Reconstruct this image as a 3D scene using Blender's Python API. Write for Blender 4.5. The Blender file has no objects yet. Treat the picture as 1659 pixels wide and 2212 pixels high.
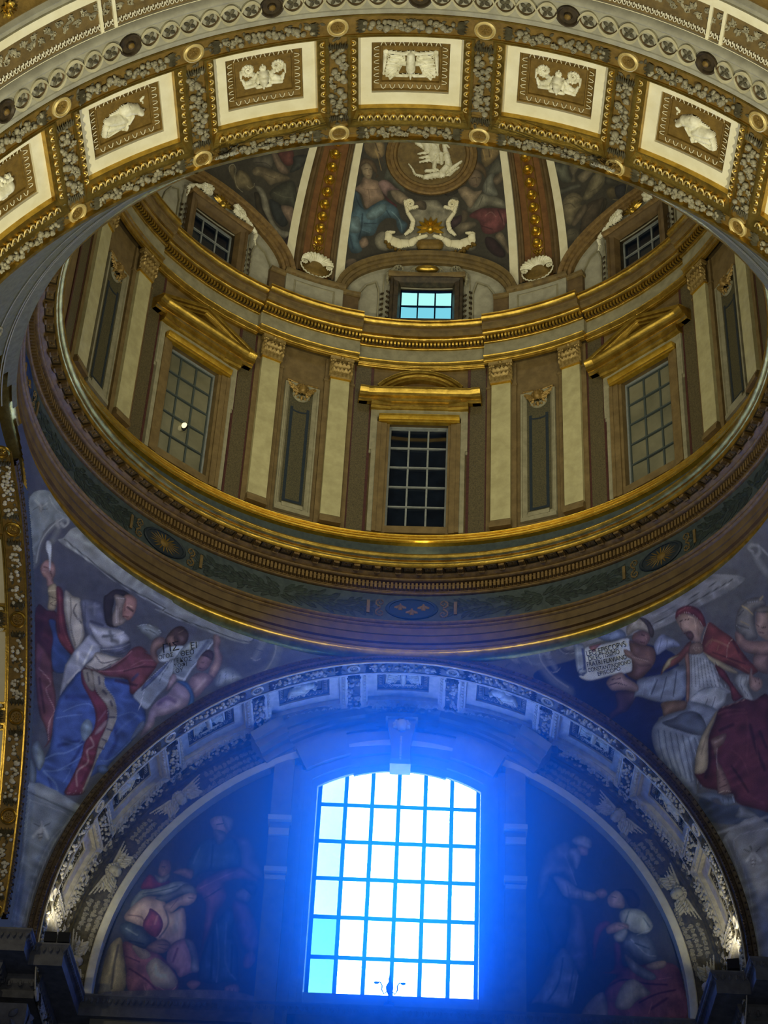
import bpy, math, random
import numpy as np
from mathutils import Matrix, Vector
random.seed(7)
S = bpy.context.scene
COL = S.collection
PI = math.pi
# ------------------------------------------------------------------ camera
CX = 0.3185
def cam_axes(pitch=0.686, yaw=-0.0274, roll=0.0537):
    R = Vector((math.cos(yaw), -math.sin(yaw), 0)); F = Vector((math.sin(yaw), math.cos(yaw), 0)); Z = Vector((0, 0, 1))
    D = F * math.cos(pitch) + Z * math.sin(pitch); U = -F * math.sin(pitch) + Z * math.cos(pitch)
    X = R * math.cos(roll) + U * math.sin(roll); Y = -R * math.sin(roll) + U * math.cos(roll)
    return X, Y, -D
cd = bpy.data.cameras.new('camera'); cam = bpy.data.objects.new('camera', cd); COL.objects.link(cam)
cd.sensor_fit = 'VERTICAL'; cd.sensor_height = 24.0; cd.lens = 24.0 * 4272.1 / 2212.0
cd.clip_end = 300
X_, Y_, Z_ = cam_axes()
cam.matrix_world = Matrix(((X_.x, Y_.x, Z_.x, CX), (X_.y, Y_.y, Z_.y, 0), (X_.z, Y_.z, Z_.z, 0), (0, 0, 0, 1)))
S.camera = cam
# ------------------------------------------------------------------ world, lights, exposure
w = bpy.data.worlds.new('world'); S.world = w; w.use_nodes = True
bg = w.node_tree.nodes['Background']; bg.inputs[0].default_value = (0.36, 0.50, 1.0, 1); bg.inputs[1].default_value = 0.06
S.view_settings.view_transform = 'Standard'; S.view_settings.look = 'None'; S.view_settings.gamma = 1.0
S.view_settings.use_curve_mapping = False; S.view_settings.exposure = 0.0
WARM = (1.0, 0.955, 0.68)
def lamp(kind, name, loc, target, power, color, size=0.3, spot=60, blend=0.6):
    l = bpy.data.lights.new(name, kind); l.energy = power; l.color = color
    if kind == 'AREA': l.size = size
    else: l.shadow_soft_size = size
    if kind == 'SPOT': l.spot_size = math.radians(spot); l.spot_blend = blend
    o = bpy.data.objects.new(name, l); COL.objects.link(o); o.location = loc
    o.rotation_euler = (Vector(target) - Vector(loc)).to_track_quat('-Z', 'Y').to_euler()
    return o
YC = 24.3337
lamp('AREA', 'nave_light', (0, -7, 3), (0, 17, 22), 500, (1.0, 0.94, 0.70), 8)  # unseen fill lamp added behind the camera
for s in (-1, 1):
    lamp('SPOT', 'pier_floodlight', (s * 4.9, 15.3, 9.0), (s * -0.4, 17.1, 21.7), 3300, WARM, 0.12, 78, 0.5)
    lamp('SPOT', 'corner_floodlight', (s * 5.62, 30.85, 15.62), (s * 5.15, 31.3, 19.0), 60, (1.0, 0.92, 0.70), 0.04, 125)
    lamp('SPOT', 'ledge_floodlight', (s * 3.75, YC - 4.70, 23.86), (-s * 2.5, YC + 5.5, 27.2), 820, WARM, 0.12, 100)
    lamp('SPOT', 'ledge_floodlight', (s * 5.88, YC - 1.7, 23.86), (-s * 4.5, YC + 3.5, 27.6), 520, WARM, 0.12, 110)
lamp('SPOT', 'side_floodlight', (-7.3, YC - 1.0, 15.4), (-7.0, YC + 4.2, 19.2), 260, (1, .88, .58), 0.1, 100)
lamp('SPOT', 'ledge_lamp', (0.25, YC + 5.86, 23.77), (0.25, YC + 6.2, 23.96), 7, (1, .88, .45), 0.0, 150)
lamp('AREA', 'dome_skylight', (0.0, YC - 1.0, 36.8), (0, YC + 2, 30), 90, (1.0, .95, .75), 1.6)  # unseen lamp added inside the closed dome, in place of a lantern
# ------------------------------------------------------------------ materials
def lin(c):
    return tuple((x / 12.92 if x <= 0.04045 else ((x + 0.055) / 1.055) ** 2.4) for x in [y / 255.0 for y in c])
def mat(name, c, rough=0.6, metal=0.0, c2=None, scale=6.0, bump=0.0, bscale=30.0, spec=0.3, vcol=False, emit=None):
    m = bpy.data.materials.new(name); m.use_nodes = True; nt = m.node_tree; p = nt.nodes['Principled BSDF']
    p.inputs['Roughness'].default_value = rough; p.inputs['Metallic'].default_value = metal
    p.inputs['Specular IOR Level'].default_value = spec
    p.inputs['Base Color'].default_value = (*lin(c), 1)
    tc = nt.nodes.new('ShaderNodeTexCoord')
    def noise(sc, det=5):
        n = nt.nodes.new('ShaderNodeTexNoise'); n.inputs['Scale'].default_value = sc; n.inputs['Detail'].default_value = det
        n.inputs['Roughness'].default_value = 0.62
        nt.links.new(tc.outputs['Object'], n.inputs['Vector']); return n
    if vcol:
        a = nt.nodes.new('ShaderNodeVertexColor'); a.layer_name = 'Col'
        n = noise(95, 2); r = nt.nodes.new('ShaderNodeMapRange')
        r.inputs[1].default_value = 0.25; r.inputs[2].default_value = 0.75; r.inputs[3].default_value = 0.72; r.inputs[4].default_value = 1.28
        nt.links.new(n.outputs['Fac'], r.inputs[0])
        mx = nt.nodes.new('ShaderNodeMix'); mx.data_type = 'RGBA'; mx.blend_type = 'MULTIPLY'; mx.inputs[0].default_value = 1.0
        nt.links.new(a.outputs['Color'], mx.inputs[6]); nt.links.new(r.outputs[0], mx.inputs[7])
        nt.links.new(mx.outputs[2], p.inputs['Base Color'])
    elif c2:
        n = noise(scale); r = nt.nodes.new('ShaderNodeValToRGB')
        r.color_ramp.elements[0].position = 0.36; r.color_ramp.elements[1].position = 0.64
        r.color_ramp.elements[0].color = (*lin(c), 1); r.color_ramp.elements[1].color = (*lin(c2), 1)
        nt.links.new(n.outputs['Fac'], r.inputs[0]); nt.links.new(r.outputs[0], p.inputs['Base Color'])
    if bump:
        n = noise(bscale); b = nt.nodes.new('ShaderNodeBump'); b.inputs['Strength'].default_value = bump
        b.inputs['Distance'].default_value = 0.02
        nt.links.new(n.outputs['Fac'], b.inputs['Height']); nt.links.new(b.outputs[0], p.inputs['Normal'])
    if emit:
        p.inputs['Emission Color'].default_value = (*emit[0], 1); p.inputs['Emission Strength'].default_value = emit[1]
    return m
GOLD = mat('gold_leaf', (156, 126, 50), 0.30, 0.9, (198, 164, 74), 5, 0.25, 22)
GOLDB = mat('bright_gold', (190, 148, 44), 0.30, 0.85, (214, 176, 70), 7, 0.2, 30)
RIBB = mat('ribbon_stucco', (158, 150, 118), 0.6, 0, (176, 168, 136), 5)
OCHRE = mat('ochre_gilding', (100, 78, 32), 0.55, 0.2, (124, 98, 44), 9, 0.2, 40)
BROWN = mat('bronze_brown_stucco', (92, 76, 46), 0.6, 0.15, (118, 98, 58), 6, 0.2, 30)
UMBER = mat('umber_moulding', (84, 66, 40), 0.6, 0.1, (104, 84, 52), 4, 0.1, 30)
CREAM = mat('cream_stucco', (214, 205, 170), 0.7, 0, (226, 219, 188), 3, 0.05, 25)
WHITE = mat('white_stucco', (205, 200, 178), 0.6, 0, (222, 217, 196), 7, 0.12, 45)
GREYS = mat('grey_stucco', (138, 134, 116), 0.7, 0, (156, 152, 132), 5, 0.1, 30)
FRUIT = mat('stucco_fruit', (116, 110, 88), 0.55, 0, (160, 152, 124), 9, 0.15, 40)
FRUITD = mat('stucco_leaf', (70, 64, 46), 0.6, 0, (98, 92, 70), 9, 0.15, 40)
SHAFT = mat('cream_travertine', (154, 146, 106), 0.65, 0, (172, 164, 122), 4, 0.05, 30)
STONE = mat('brown_stone', (94, 77, 46), 0.6, 0, (112, 93, 58), 5, 0.1, 30)
FACADE = mat('grey_beige_stone', (122, 116, 92), 0.65, 0, (142, 136, 110), 5, 0.1, 30)
SPECK = mat('speckled_marble', (62, 54, 36), 0.5, 0, (92, 82, 56), 40, 0.0)
NICHE = mat('dark_green_marble', (52, 50, 36), 0.5, 0, (84, 78, 54), 45, 0.0)
PURPLE = mat('porphyry', (58, 30, 28), 0.5, 0, (74, 42, 36), 20)
NAVY = mat('navy_inlay', (24, 34, 44), 0.5, 0, (34, 44, 52), 20)
BLUEST = mat('slate_frieze', (46, 56, 60), 0.6, 0, (62, 72, 72), 10)
LEAFG = mat('painted_laurel', (20, 28, 30), 0.6, 0, (44, 56, 52), 14)
DARK = mat('shadowed_bronze', (44, 36, 24), 0.5, 0.2, (70, 58, 38), 9, 0.2, 30)  # dark bronze; its tone also stands for shade behind the dentils
IRON = mat('window_bars', (120, 124, 122), 0.5, 0.1, (136, 140, 136), 9)
IRONB = mat('dark_iron_bars', (10, 22, 46), 0.95, 0.0, (14, 28, 54), 9, spec=0.0)  # dark blue tone puts the backlit silhouette into the colour
PANED = mat('dark_glass', (8, 14, 24), 0.12, 0, (16, 24, 36), 3, 0, spec=0.5)
PANEW = mat('window_glass_reflecting', (96, 94, 76), 0.12, 0, (120, 116, 94), 0.9, 0, spec=0.6)  # beige reflection is put into the pane colour
BLACK = mat('black_housing', (10, 14, 24), 0.5)
MARBLE = mat('white_marble', (196, 190, 160), 0.5, 0, (232, 228, 204), 8, 0.05, 30)
GREYN = mat('warm_grey_mosaic', (92, 92, 72), 0.7, 0, (108, 108, 86), 12, 0.1, 80)
GREYM = mat('grey_mosaic', (112, 118, 116), 0.7, 0, (132, 138, 132), 12, 0.1, 80)
CORN = mat('dim_cornice_stone', (96, 96, 98), 0.6, 0, (120, 120, 120), 5, 0.1, 20)
MOUL = mat('gilt_brown_moulding', (104, 82, 50), 0.5, 0.35, (132, 106, 62), 10, 0.25, 40)
ARCHW = mat('weathered_stucco', (176, 170, 152), 0.6, 0, (206, 200, 182), 8, 0.15, 40)  # greyer and darker than the white stucco
RIBRED = mat('red_ochre', (98, 64, 30), 0.6, 0, (118, 80, 40), 6)
TEXT = mat('lettering', (34, 36, 40), 0.7)
VC = mat('mosaic_tesserae', (128, 128, 128), 0.62, 0, vcol=True, bump=0.12, bscale=110)
def glow(name, c, s):
    m = bpy.data.materials.new(name); m.use_nodes = True; nt = m.node_tree
    nt.nodes.remove(nt.nodes['Principled BSDF']); e = nt.nodes.new('ShaderNodeEmission')
    e.inputs[0].default_value = (*c, 1); e.inputs[1].default_value = s
    nt.links.new(e.outputs[0], nt.nodes['Material Output'].inputs[0]); return m
SKYW = glow("sky_behind_glass", (0.16, 0.23, 1.0), 58.0)
SKYP = glow('pale_tinted_sky', (0.30, 0.60, 1.0), 8.0)
SKYQ = glow('aqua_tinted_sky', (0.14, 0.70, 1.0), 4.5)
GILTRIM = mat('pale_gilt_rim', (186, 164, 104), 0.45, 0.3, (206, 186, 126), 8)
MOUL2 = mat('dull_gilding', (112, 88, 44), 0.45, 0.4, (150, 122, 66), 14, 0.2, 40)
MOULD = mat('dark_carved_moulding', (62, 52, 44), 0.5, 0.3, (92, 78, 60), 12, 0.25, 50)
CAPG = mat('capital_gilding', (126, 104, 58), 0.4, 0.4, (160, 136, 82), 14, 0.2, 40)
SKYC = glow('tinted_sky_behind_glass', (0.42, 0.94, 0.88), 1.05)
SKYD = glow('cyan_sky_behind_glass', (0.20, 0.66, 0.80), 1.0)
# ------------------------------------------------------------------ mesh building
class MB:
    def __init__(s): s.v = []; s.f = []
    def add(s, vf, fn=None):
        v, f = vf; o = len(s.v)
        s.v += [tuple(fn(*p)) for p in v] if fn else [tuple(p) for p in v]
        s.f += [tuple(i + o for i in q) for q in f]; return s
MESHES = {}
def mesh(name, mb, m, ang=35):
    me = bpy.data.meshes.new(name); me.from_pydata(mb.v, [], mb.f); me.update()
    if ang:
        me.polygons.foreach_set('use_smooth', [True] * len(me.polygons)); me.set_sharp_from_angle(angle=math.radians(ang))
    me.materials.append(m); return me
def put(name, me, parent=None, mw=None, kind=None, label=None):
    o = bpy.data.objects.new(name, me); COL.objects.link(o)
    if parent:
        o.parent = parent; o.matrix_parent_inverse = PINV[parent.name]
    o.matrix_basis = mw if mw is not None else Matrix.Identity(4)
    PINV[o.name] = o.matrix_basis.inverted() if parent is None else (PW[parent.name] @ PINV[parent.name] @ o.matrix_basis).inverted()
    PW[o.name] = PINV[o.name].inverted()
    if kind: o['kind'] = kind
    if label: o['label'] = label
    return o
PINV = {}; PW = {}
def build(name, mb, m, parent=None, kind=None, label=None, ang=35):
    return put(name, mesh(name, mb, m, ang), parent, None, kind, label)
def thing(name, loc, label, cat, group=None, kind=None):
    o = bpy.data.objects.new(name, None); COL.objects.link(o); o.location = loc; o.empty_display_size = 0.2
    PW[o.name] = Matrix.Translation(loc); PINV[o.name] = PW[o.name].inverted()
    tag(o, label, cat, group, kind); return o
def tag(o, label, cat, group=None, kind=None):
    o['label'] = label; o['category'] = cat
    if group: o['group'] = group
    if kind: o['kind'] = kind
    return o
# ---- primitive generators (local u, v, w)
def box(u0, u1, v0, v1, w0, w1, nu=1, nv=1):
    V = []; F = []
    def grid(a, b, fn, na, nb):
        o = len(V)
        for j in range(nb + 1):
            for i in range(na + 1): V.append(fn(a[0] + (a[1] - a[0]) * i / na, b[0] + (b[1] - b[0]) * j / nb))
        for j in range(nb):
            for i in range(na):
                k = o + j * (na + 1) + i; F.append((k, k + 1, k + na + 2, k + na + 1))
    U, Vv, Wd = (u0, u1), (v0, v1), (w0, w1)
    grid(U, Vv, lambda a, b: (a, b, w1), nu, nv); grid(U, Vv, lambda a, b: (a, b, w0), nu, nv)
    grid(U, Wd, lambda a, b: (a, v0, b), nu, 1); grid(U, Wd, lambda a, b: (a, v1, b), nu, 1)
    grid(Vv, Wd, lambda a, b: (u0, a, b), nv, 1); grid(Vv, Wd, lambda a, b: (u1, a, b), nv, 1)
    return V, F
def frame(loops, n=1, m=1, cap=False):
    """nested rectangles (u0,u1,v0,v1,h) joined by quads; n, m = subdivisions of u and v sides"""
    V = []; F = []; k = 2 * (n + m)
    for (u0, u1, v0, v1, h) in loops:
        for i in range(n): V.append((u0 + (u1 - u0) * i / n, v0, h))
        for i in range(m): V.append((u1, v0 + (v1 - v0) * i / m, h))
        for i in range(n): V.append((u1 + (u0 - u1) * i / n, v1, h))
        for i in range(m): V.append((u0, v1 + (v0 - v1) * i / m, h))
    for j in range(len(loops) - 1):
        for i in range(k):
            a = j * k + i; b = j * k + (i + 1) % k; F.append((a, b, b + k, a + k))
    if cap:
        u0, u1, v0, v1, h = loops[-1]; g, q = box(u0, u1, v0, v1, h, h, n, m); o = len(V)
        nn = (n + 1) * (m + 1); V += g[:nn]; F += [tuple(x + o for x in f) for f in q[:n * m]]
    return V, F
def sheet(u0, u1, v0, v1, h=0.0, nu=1, nv=1):
    V = [(u0 + (u1 - u0) * i / nu, v0 + (v1 - v0) * j / nv, h) for j in range(nv + 1) for i in range(nu + 1)]
    F = [(j * (nu + 1) + i, j * (nu + 1) + i + 1, (j + 1) * (nu + 1) + i + 1, (j + 1) * (nu + 1) + i) for j in range(nv) for i in range(nu)]
    return V, F
def lathe(prof, n=16, cu=0, cv=0, su=1.0, sv=1.0, a0=0.0, a1=2 * PI):
    """profile of (radius, height) turned about w"""
    V = []; F = []; full = abs(a1 - a0 - 2 * PI) < 1e-6; k = n if full else n + 1
    for (r, h) in prof:
        for i in range(k):
            a = a0 + (a1 - a0) * i / n; V.append((cu + su * r * math.cos(a), cv + sv * r * math.sin(a), h))
    for j in range(len(prof) - 1):
        for i in range(n):
            a = j * k + i; b = j * k + (i + 1) % k; F.append((a, b, b + k, a + k))
    return V, F
def tube(pts, r, n=6, taper=None):
    V = []; F = []; P = [Vector(p) for p in pts]; N = len(P)
    for i, p in enumerate(P):
        t = (P[min(i + 1, N - 1)] - P[max(i - 1, 0)]); t = t.normalized() if t.length > 1e-9 else Vector((1, 0, 0))
        a = t.cross(Vector((0, 0, 1))); a = a.normalized() if a.length > 1e-4 else Vector((1, 0, 0)); b = t.cross(a)
        rr = r * (taper(i / (N - 1)) if taper else 1)
        for k in range(n): V.append(tuple(p + (a * math.cos(2 * PI * k / n) + b * math.sin(2 * PI * k / n)) * rr))
    for i in range(N - 1):
        for k in range(n): F.append((i * n + k, i * n + (k + 1) % n, (i + 1) * n + (k + 1) % n, (i + 1) * n + k))
    F.append(tuple(range(n))); F.append(tuple((N - 1) * n + k for k in range(n)))
    return V, F
def sweep(prof, us, closed=False):
    """profile points (v, w) carried along the list of u"""
    k = len(prof); V = [(u, p[0], p[1]) for u in us for p in prof]; F = []
    for i in range(len(us) - 1):
        for j in range(k if closed else k - 1):
            F.append((i * k + j, i * k + (j + 1) % k, (i + 1) * k + (j + 1) % k, (i + 1) * k + j))
    return V, F
def leaf(cu, cv, ang, L, Wd, h, w0=0.0, seg=4):
    """raised pointed leaf with a midrib"""
    V = []; F = []; ca, sa = math.cos(ang), math.sin(ang)
    for i in range(seg + 1):
        t = i / seg; hw = Wd * 0.5 * math.sin(PI * min(1, t * 0.93 + 0.07)) ** 0.8; z = h * math.sin(PI * (0.15 + 0.7 * t))
        for s, zz in ((-1, 0.25), (0, 1.0), (1, 0.25)):
            x, y = t * L, s * hw; V.append((cu + ca * x - sa * y, cv + sa * x + ca * y, w0 + z * zz))
    for i in range(seg):
        for j in range(2): F.append((i * 3 + j, i * 3 + j + 1, i * 3 + j + 4, i * 3 + j + 3))
    return V, F
def spiral(cx, cy, r0, turns, a0, d=1, shrink=0.12, n=None, wd=0.02, wd1=None):
    """chain of capsules along a scroll"""
    n = n or int(12 * turns); out = []; pv = None
    for i in range(n + 1):
        t = i / n; r = r0 * (1 - t) + r0 * shrink * t; a = a0 + d * 2 * PI * turns * t
        q = (cx + r * math.cos(a), cy + r * math.sin(a), wd + ((wd1 or wd) - wd) * t)
        if pv: out.append((pv[0], pv[1], q[0], q[1], pv[2], q[2], 1.0))
        pv = q
    return out
def relief(caps, u0, u1, v0, v1, nu, nv, depth=0.06, fn=None):
    """sculpted height field: the union of rounded capsules (x1,y1,x2,y2,r1,r2,height)"""
    U, Vv = np.meshgrid(np.linspace(u0, u1, nu), np.linspace(v0, v1, nv)); H = np.zeros_like(U); H2 = H.copy()
    for (x1, y1, x2, y2, r1, r2, hh) in caps:
        dx, dy = x2 - x1, y2 - y1; L = dx * dx + dy * dy + 1e-12
        t = np.clip(((U - x1) * dx + (Vv - y1) * dy) / L, 0, 1); r = r1 + (r2 - r1) * t
        d = np.hypot(U - x1 - t * dx, Vv - y1 - t * dy) / r
        h_ = np.where(d < 1, hh * np.sqrt(np.clip(1 - d * d, 0, 1)) * np.minimum(1, r / (depth * 0.8)) ** 0.5, 0)
        H2 = np.maximum(H2, np.minimum(H, h_)); H = np.maximum(H, h_)
    H = H - .32 * np.exp(-((H - H2) / .10) ** 2) * (H2 > .08); H *= depth; ok = H > depth * 0.05; idx = -np.ones(U.shape, int)
    V = []; F = []
    c = ok[:-1, :-1].astype(int) + ok[1:, :-1] + ok[:-1, 1:] + ok[1:, 1:]
    for j, i in zip(*np.where(c >= 3)):
        q = []
        for a, b in ((j, i), (j, i + 1), (j + 1, i + 1), (j + 1, i)):
            if idx[a, b] < 0: idx[a, b] = len(V); V.append((float(U[a, b]), float(Vv[a, b]), float(H[a, b])))
            q.append(int(idx[a, b]))
        F.append(tuple(q))
    return V, F
def at(fn, u, v, w=0.0, e=1e-3, su=1.0, sv=1.0, sw=1.0, rot=0.0):
    """placement matrix at surface point: local x along u, y along v, z along w"""
    p = Vector(fn(u, v, w)); a = (Vector(fn(u + e, v, w)) - p).normalized(); b = (Vector(fn(u, v + e, w)) - p)
    n = (Vector(fn(u, v, w + e)) - p).normalized(); b = (b - n * b.dot(n)).normalized(); a = (a - n * a.dot(n)).normalized()
    if rot: a, b = a * math.cos(rot) + b * math.sin(rot), b * math.cos(rot) - a * math.sin(rot)
    return Matrix(((a.x * su, b.x * sv, n.x * sw, p.x), (a.y * su, b.y * sv, n.y * sw, p.y), (a.z * su, b.z * sv, n.z * sw, p.z), (0, 0, 0, 1)))
def ball(r, n=8, m=5, sx=1, sy=1, sz=1, dimple=0.0):
    V = []; F = []
    for j in range(m + 1):
        t = PI * j / m
        for i in range(n):
            a = 2 * PI * i / n; z = math.cos(t) - (dimple if j == 0 else 0)
            V.append((r * sx * math.sin(t) * math.cos(a), r * sy * math.sin(t) * math.sin(a), r * sz * z))
    for j in range(m):
        for i in range(n): F.append((j * n + i, j * n + (i + 1) % n, (j + 1) * n + (i + 1) % n, (j + 1) * n + i))
    return V, F
# ---- surfaces of the building
SX, SY, ZF, PH0 = 1.0165, 0.984, 15.46, 1.0
D2R = PI / 180
def drum(phi, z, w):                   # w = inward from radius RW
    r = RW - w; a = (phi + PH0) * D2R
    return (r * SX * math.sin(a), YC + r * SY * math.cos(a), z)
RW = 6.30
def polar(phi, z, r):
    a = (phi + PH0) * D2R; return (r * SX * math.sin(a), YC + r * SY * math.cos(a), z)
def dome(phi, t, w):                   # t = elevation in degrees
    a = (phi * 1.03 + 1.45) * D2R; e = t * D2R; r = (6.15 - w) * math.cos(e)
    return (r * SX * math.sin(a), YC + r * SY * math.cos(a), 30.9 + (7.0 - w) * math.sin(e))
def domez(phi, z, w):                  # by height; below the springing a cylinder
    if z < 30.9:
        a = (phi * 1.03 + 1.45) * D2R; r = 6.15 - w; return (r * SX * math.sin(a), YC + r * SY * math.cos(a), z)
    return dome(phi, math.degrees(math.asin(min(1, (z - 30.9) / 7.0))), w)
def near(a, y, w): r = 6.28 - w; a = (a - 1.0) * D2R; return (r * math.sin(a), y, 15.43 + r * math.cos(a))
def far(a, y, w): r = 6.0 - w; a *= D2R; return (r * math.sin(a), y, ZF + r * math.cos(a))
def left(a, x, w): r = 5.45 - w; a *= D2R; return (-x, YC + r * math.sin(a), ZF + r * math.cos(a))
def right(a, x, w): r = 5.45 - w; a *= D2R; return (x, YC + r * math.sin(a), ZF + r * math.cos(a))
def sphere(az, el, w):
    r = 8.83 - w; a = az * D2R; e = el * D2R
    return (r * math.cos(e) * math.sin(a), YC + r * math.cos(e) * math.cos(a), ZF + r * math.sin(e))
# ================================================================== LARGE STRUCTURE
def arange(a, b, n): return [a + (b - a) * i / n for i in range(n + 1)]
BAYS = [0, 45, -45, 90, -90, 135, -135, 180]
# ---- drum wall with eight window openings
dw = MB()
for b in BAYS:
    for (p0, p1, z0, z1, n) in ((-22.5, -5.5, 23.5, 29.2, 8), (5.5, 22.5, 23.5, 29.2, 8), (-5.5, 5.5, 23.5, 24.62, 6), (-5.5, 5.5, 27.36, 29.2, 6)):
        dw.add(sheet(b + p0, b + p1, z0, z1, 0, n, 1), drum)
wd = build('wall_drum', dw, STONE, kind='structure'); tag(wd, 'curved brown stone drum wall carrying the dome', 'wall')
# ---- dome shell with window openings
dm = MB()
for b in BAYS:
    for (p0, p1, z0, z1) in ((-22.5, -5.2, 29.7, 31.2), (5.2, 22.5, 29.7, 31.2), (-5.2, 5.2, 29.7, 30.2)):
        dm.add(sheet(b + p0, b + p1, z0, z1, 0, 8, 4), domez)
t0 = math.degrees(math.asin(0.3 / 7))
dm.add(sheet(-174.8, 174.7, t0, 89.5, 0, 128, 30), dome)
ce = build('ceiling', dm, GREYS, kind='structure'); tag(ce, 'grey stuccoed shell of the dome above the drum', 'ceiling')
# ---- ring entablature round the foot of the drum
US = arange(-180, 180, 240)
UC = arange(-152, 152, 200)
def ring(name, prof, m, parent, us=US):
    return build(name, MB().add(sweep(prof, us), lambda u, r, z: polar(u, z, r)), m, parent)
t1 = thing('trim_1', (0, YC, 21.5), 'great circular entablature with painted laurel frieze below the drum', 'entablature', kind='structure')
def bead(r, z, h, d, n=6):
    """half-round moulding: bottom z, height h, projecting d inward from r"""
    return [(r - d * math.sin(PI * i / n), z + h * i / n) for i in range(n + 1)]
ring('gilt_torus', [(6.62, 21.47), (6.46, 21.50)] + bead(6.42, 21.52, 0.26, 0.09) + [(6.43, 21.80)], GOLD, t1, UC)
ring('architrave', [(6.43, 21.80), (6.42, 21.86), (6.36, 21.87), (6.36, 21.90), (6.40, 21.92), (6.40, 22.05), (6.375, 22.06), (6.375, 22.21), (6.36, 22.22)], UMBER, t1, UC)
ring('gilt_fillet', bead(6.36, 22.22, 0.06, 0.03) + bead(6.355, 22.28, 0.09, 0.055) + [(6.42, 22.38)], MOUL, t1)
ring('frieze', [(6.42, 22.38), (6.42, 23.02)], BLUEST, t1)
ring('dentil_bed', [(6.42, 23.02)] + bead(6.38, 23.02, 0.05, 0.03) + [(6.36, 23.07), (6.36, 23.25)], MOUL, t1)
ring('gilt_ovolo', [(6.36, 23.25), (6.27, 23.25)] + bead(6.25, 23.25, 0.06, 0.04) + [(6.20, 23.33), (6.15, 23.37)], MOUL, t1)
ring('soffit', [(6.15, 23.37), (6.15, 23.40), (5.99, 23.40)], STONE, t1)
ring('gilt_corona', [(5.99, 23.38), (5.97, 23.38), (5.97, 23.45)] + bead(5.965, 23.46, 0.05, 0.03) + [(5.95, 23.52)] + bead(5.94, 23.52, 0.15, 0.085) + [(5.94, 23.69), (6.05, 23.70)], GOLD, t1)
ring('blocking_course', [(6.05, 23.70), (6.27, 23.72), (6.27, 24.16)], BLUEST, t1)
ring('gilt_base_moulding', [(6.27, 24.13), (6.17, 24.14)] + bead(6.17, 24.15, 0.07, 0.04) + [(6.19, 24.23)] + bead(6.19, 24.24, 0.05, 0.03) + [(6.21, 24.31)] + bead(6.21, 24.32, 0.06, 0.03) + [(6.24, 24.40), (6.30, 24.41)], GOLDB, t1)
# dentils (past counting) and 96 modillions with rosette coffers between
dn = MB()
for i in range(504):
    p = -180 + 360 * i / 504; dn.add(box(p - 0.20, p + 0.20, 23.09, 23.23, 6.36, 6.28), lambda u, z, r: polar(u, z, r))
build('dentil_row', dn, MOUL, t1, kind='stuff', ang=0)
def mod_fn(u, v, w): return (u, v, w)
md = MB()
md.add(box(-0.055, 0.055, -0.075, 0.075, 0, 0.055)).add(tube([(-0.055, 0.06, 0.05), (0.055, 0.06, 0.05)], 0.03, 8)).add(box(-0.064, 0.064, -0.08, 0.085, -0.004, 0.012))
for k in (-0.028, 0, 0.028): md.add(box(k - 0.008, k + 0.008, -0.07, 0.05, 0.05, 0.064))
mdm = mesh('modillion', md, MOUL)
cf = MB(); cf.add(frame([(-0.115, 0.115, -0.082, 0.078, 0.0), (-0.105, 0.105, -0.074, 0.07, 0.022), (-0.095, 0.095, -0.066, 0.062, 0.0), (-0.09, 0.09, -0.062, 0.058, -0.03)], cap=True))
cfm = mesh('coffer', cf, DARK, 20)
rs = MB()
for k in range(6): rs.add(leaf(0.012 * math.cos(k * PI / 3), 0.012 * math.sin(k * PI / 3), k * PI / 3, 0.046, 0.044, 0.03, -0.02))
rs.add(ball(0.016, 7, 4), lambda a, b, c: (a, b, c + 0.006)); rsm = mesh('rosette', rs, MOUL)
def under(u, v, w): return polar(u, 23.395 - w, 6.07 + v)       # underside of the corona
for i in range(96):
    p = -180 + 3.75 * i + 1.1
    if abs(((p + 180) % 360) - 180) > 128: continue
    put('modillion', mdm, t1, at(under, p, 0)); c = put('coffer', cfm, t1, at(under, p + 1.875, 0)); put('rosette', rsm, c, at(under, p + 1.875, 0))
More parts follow.
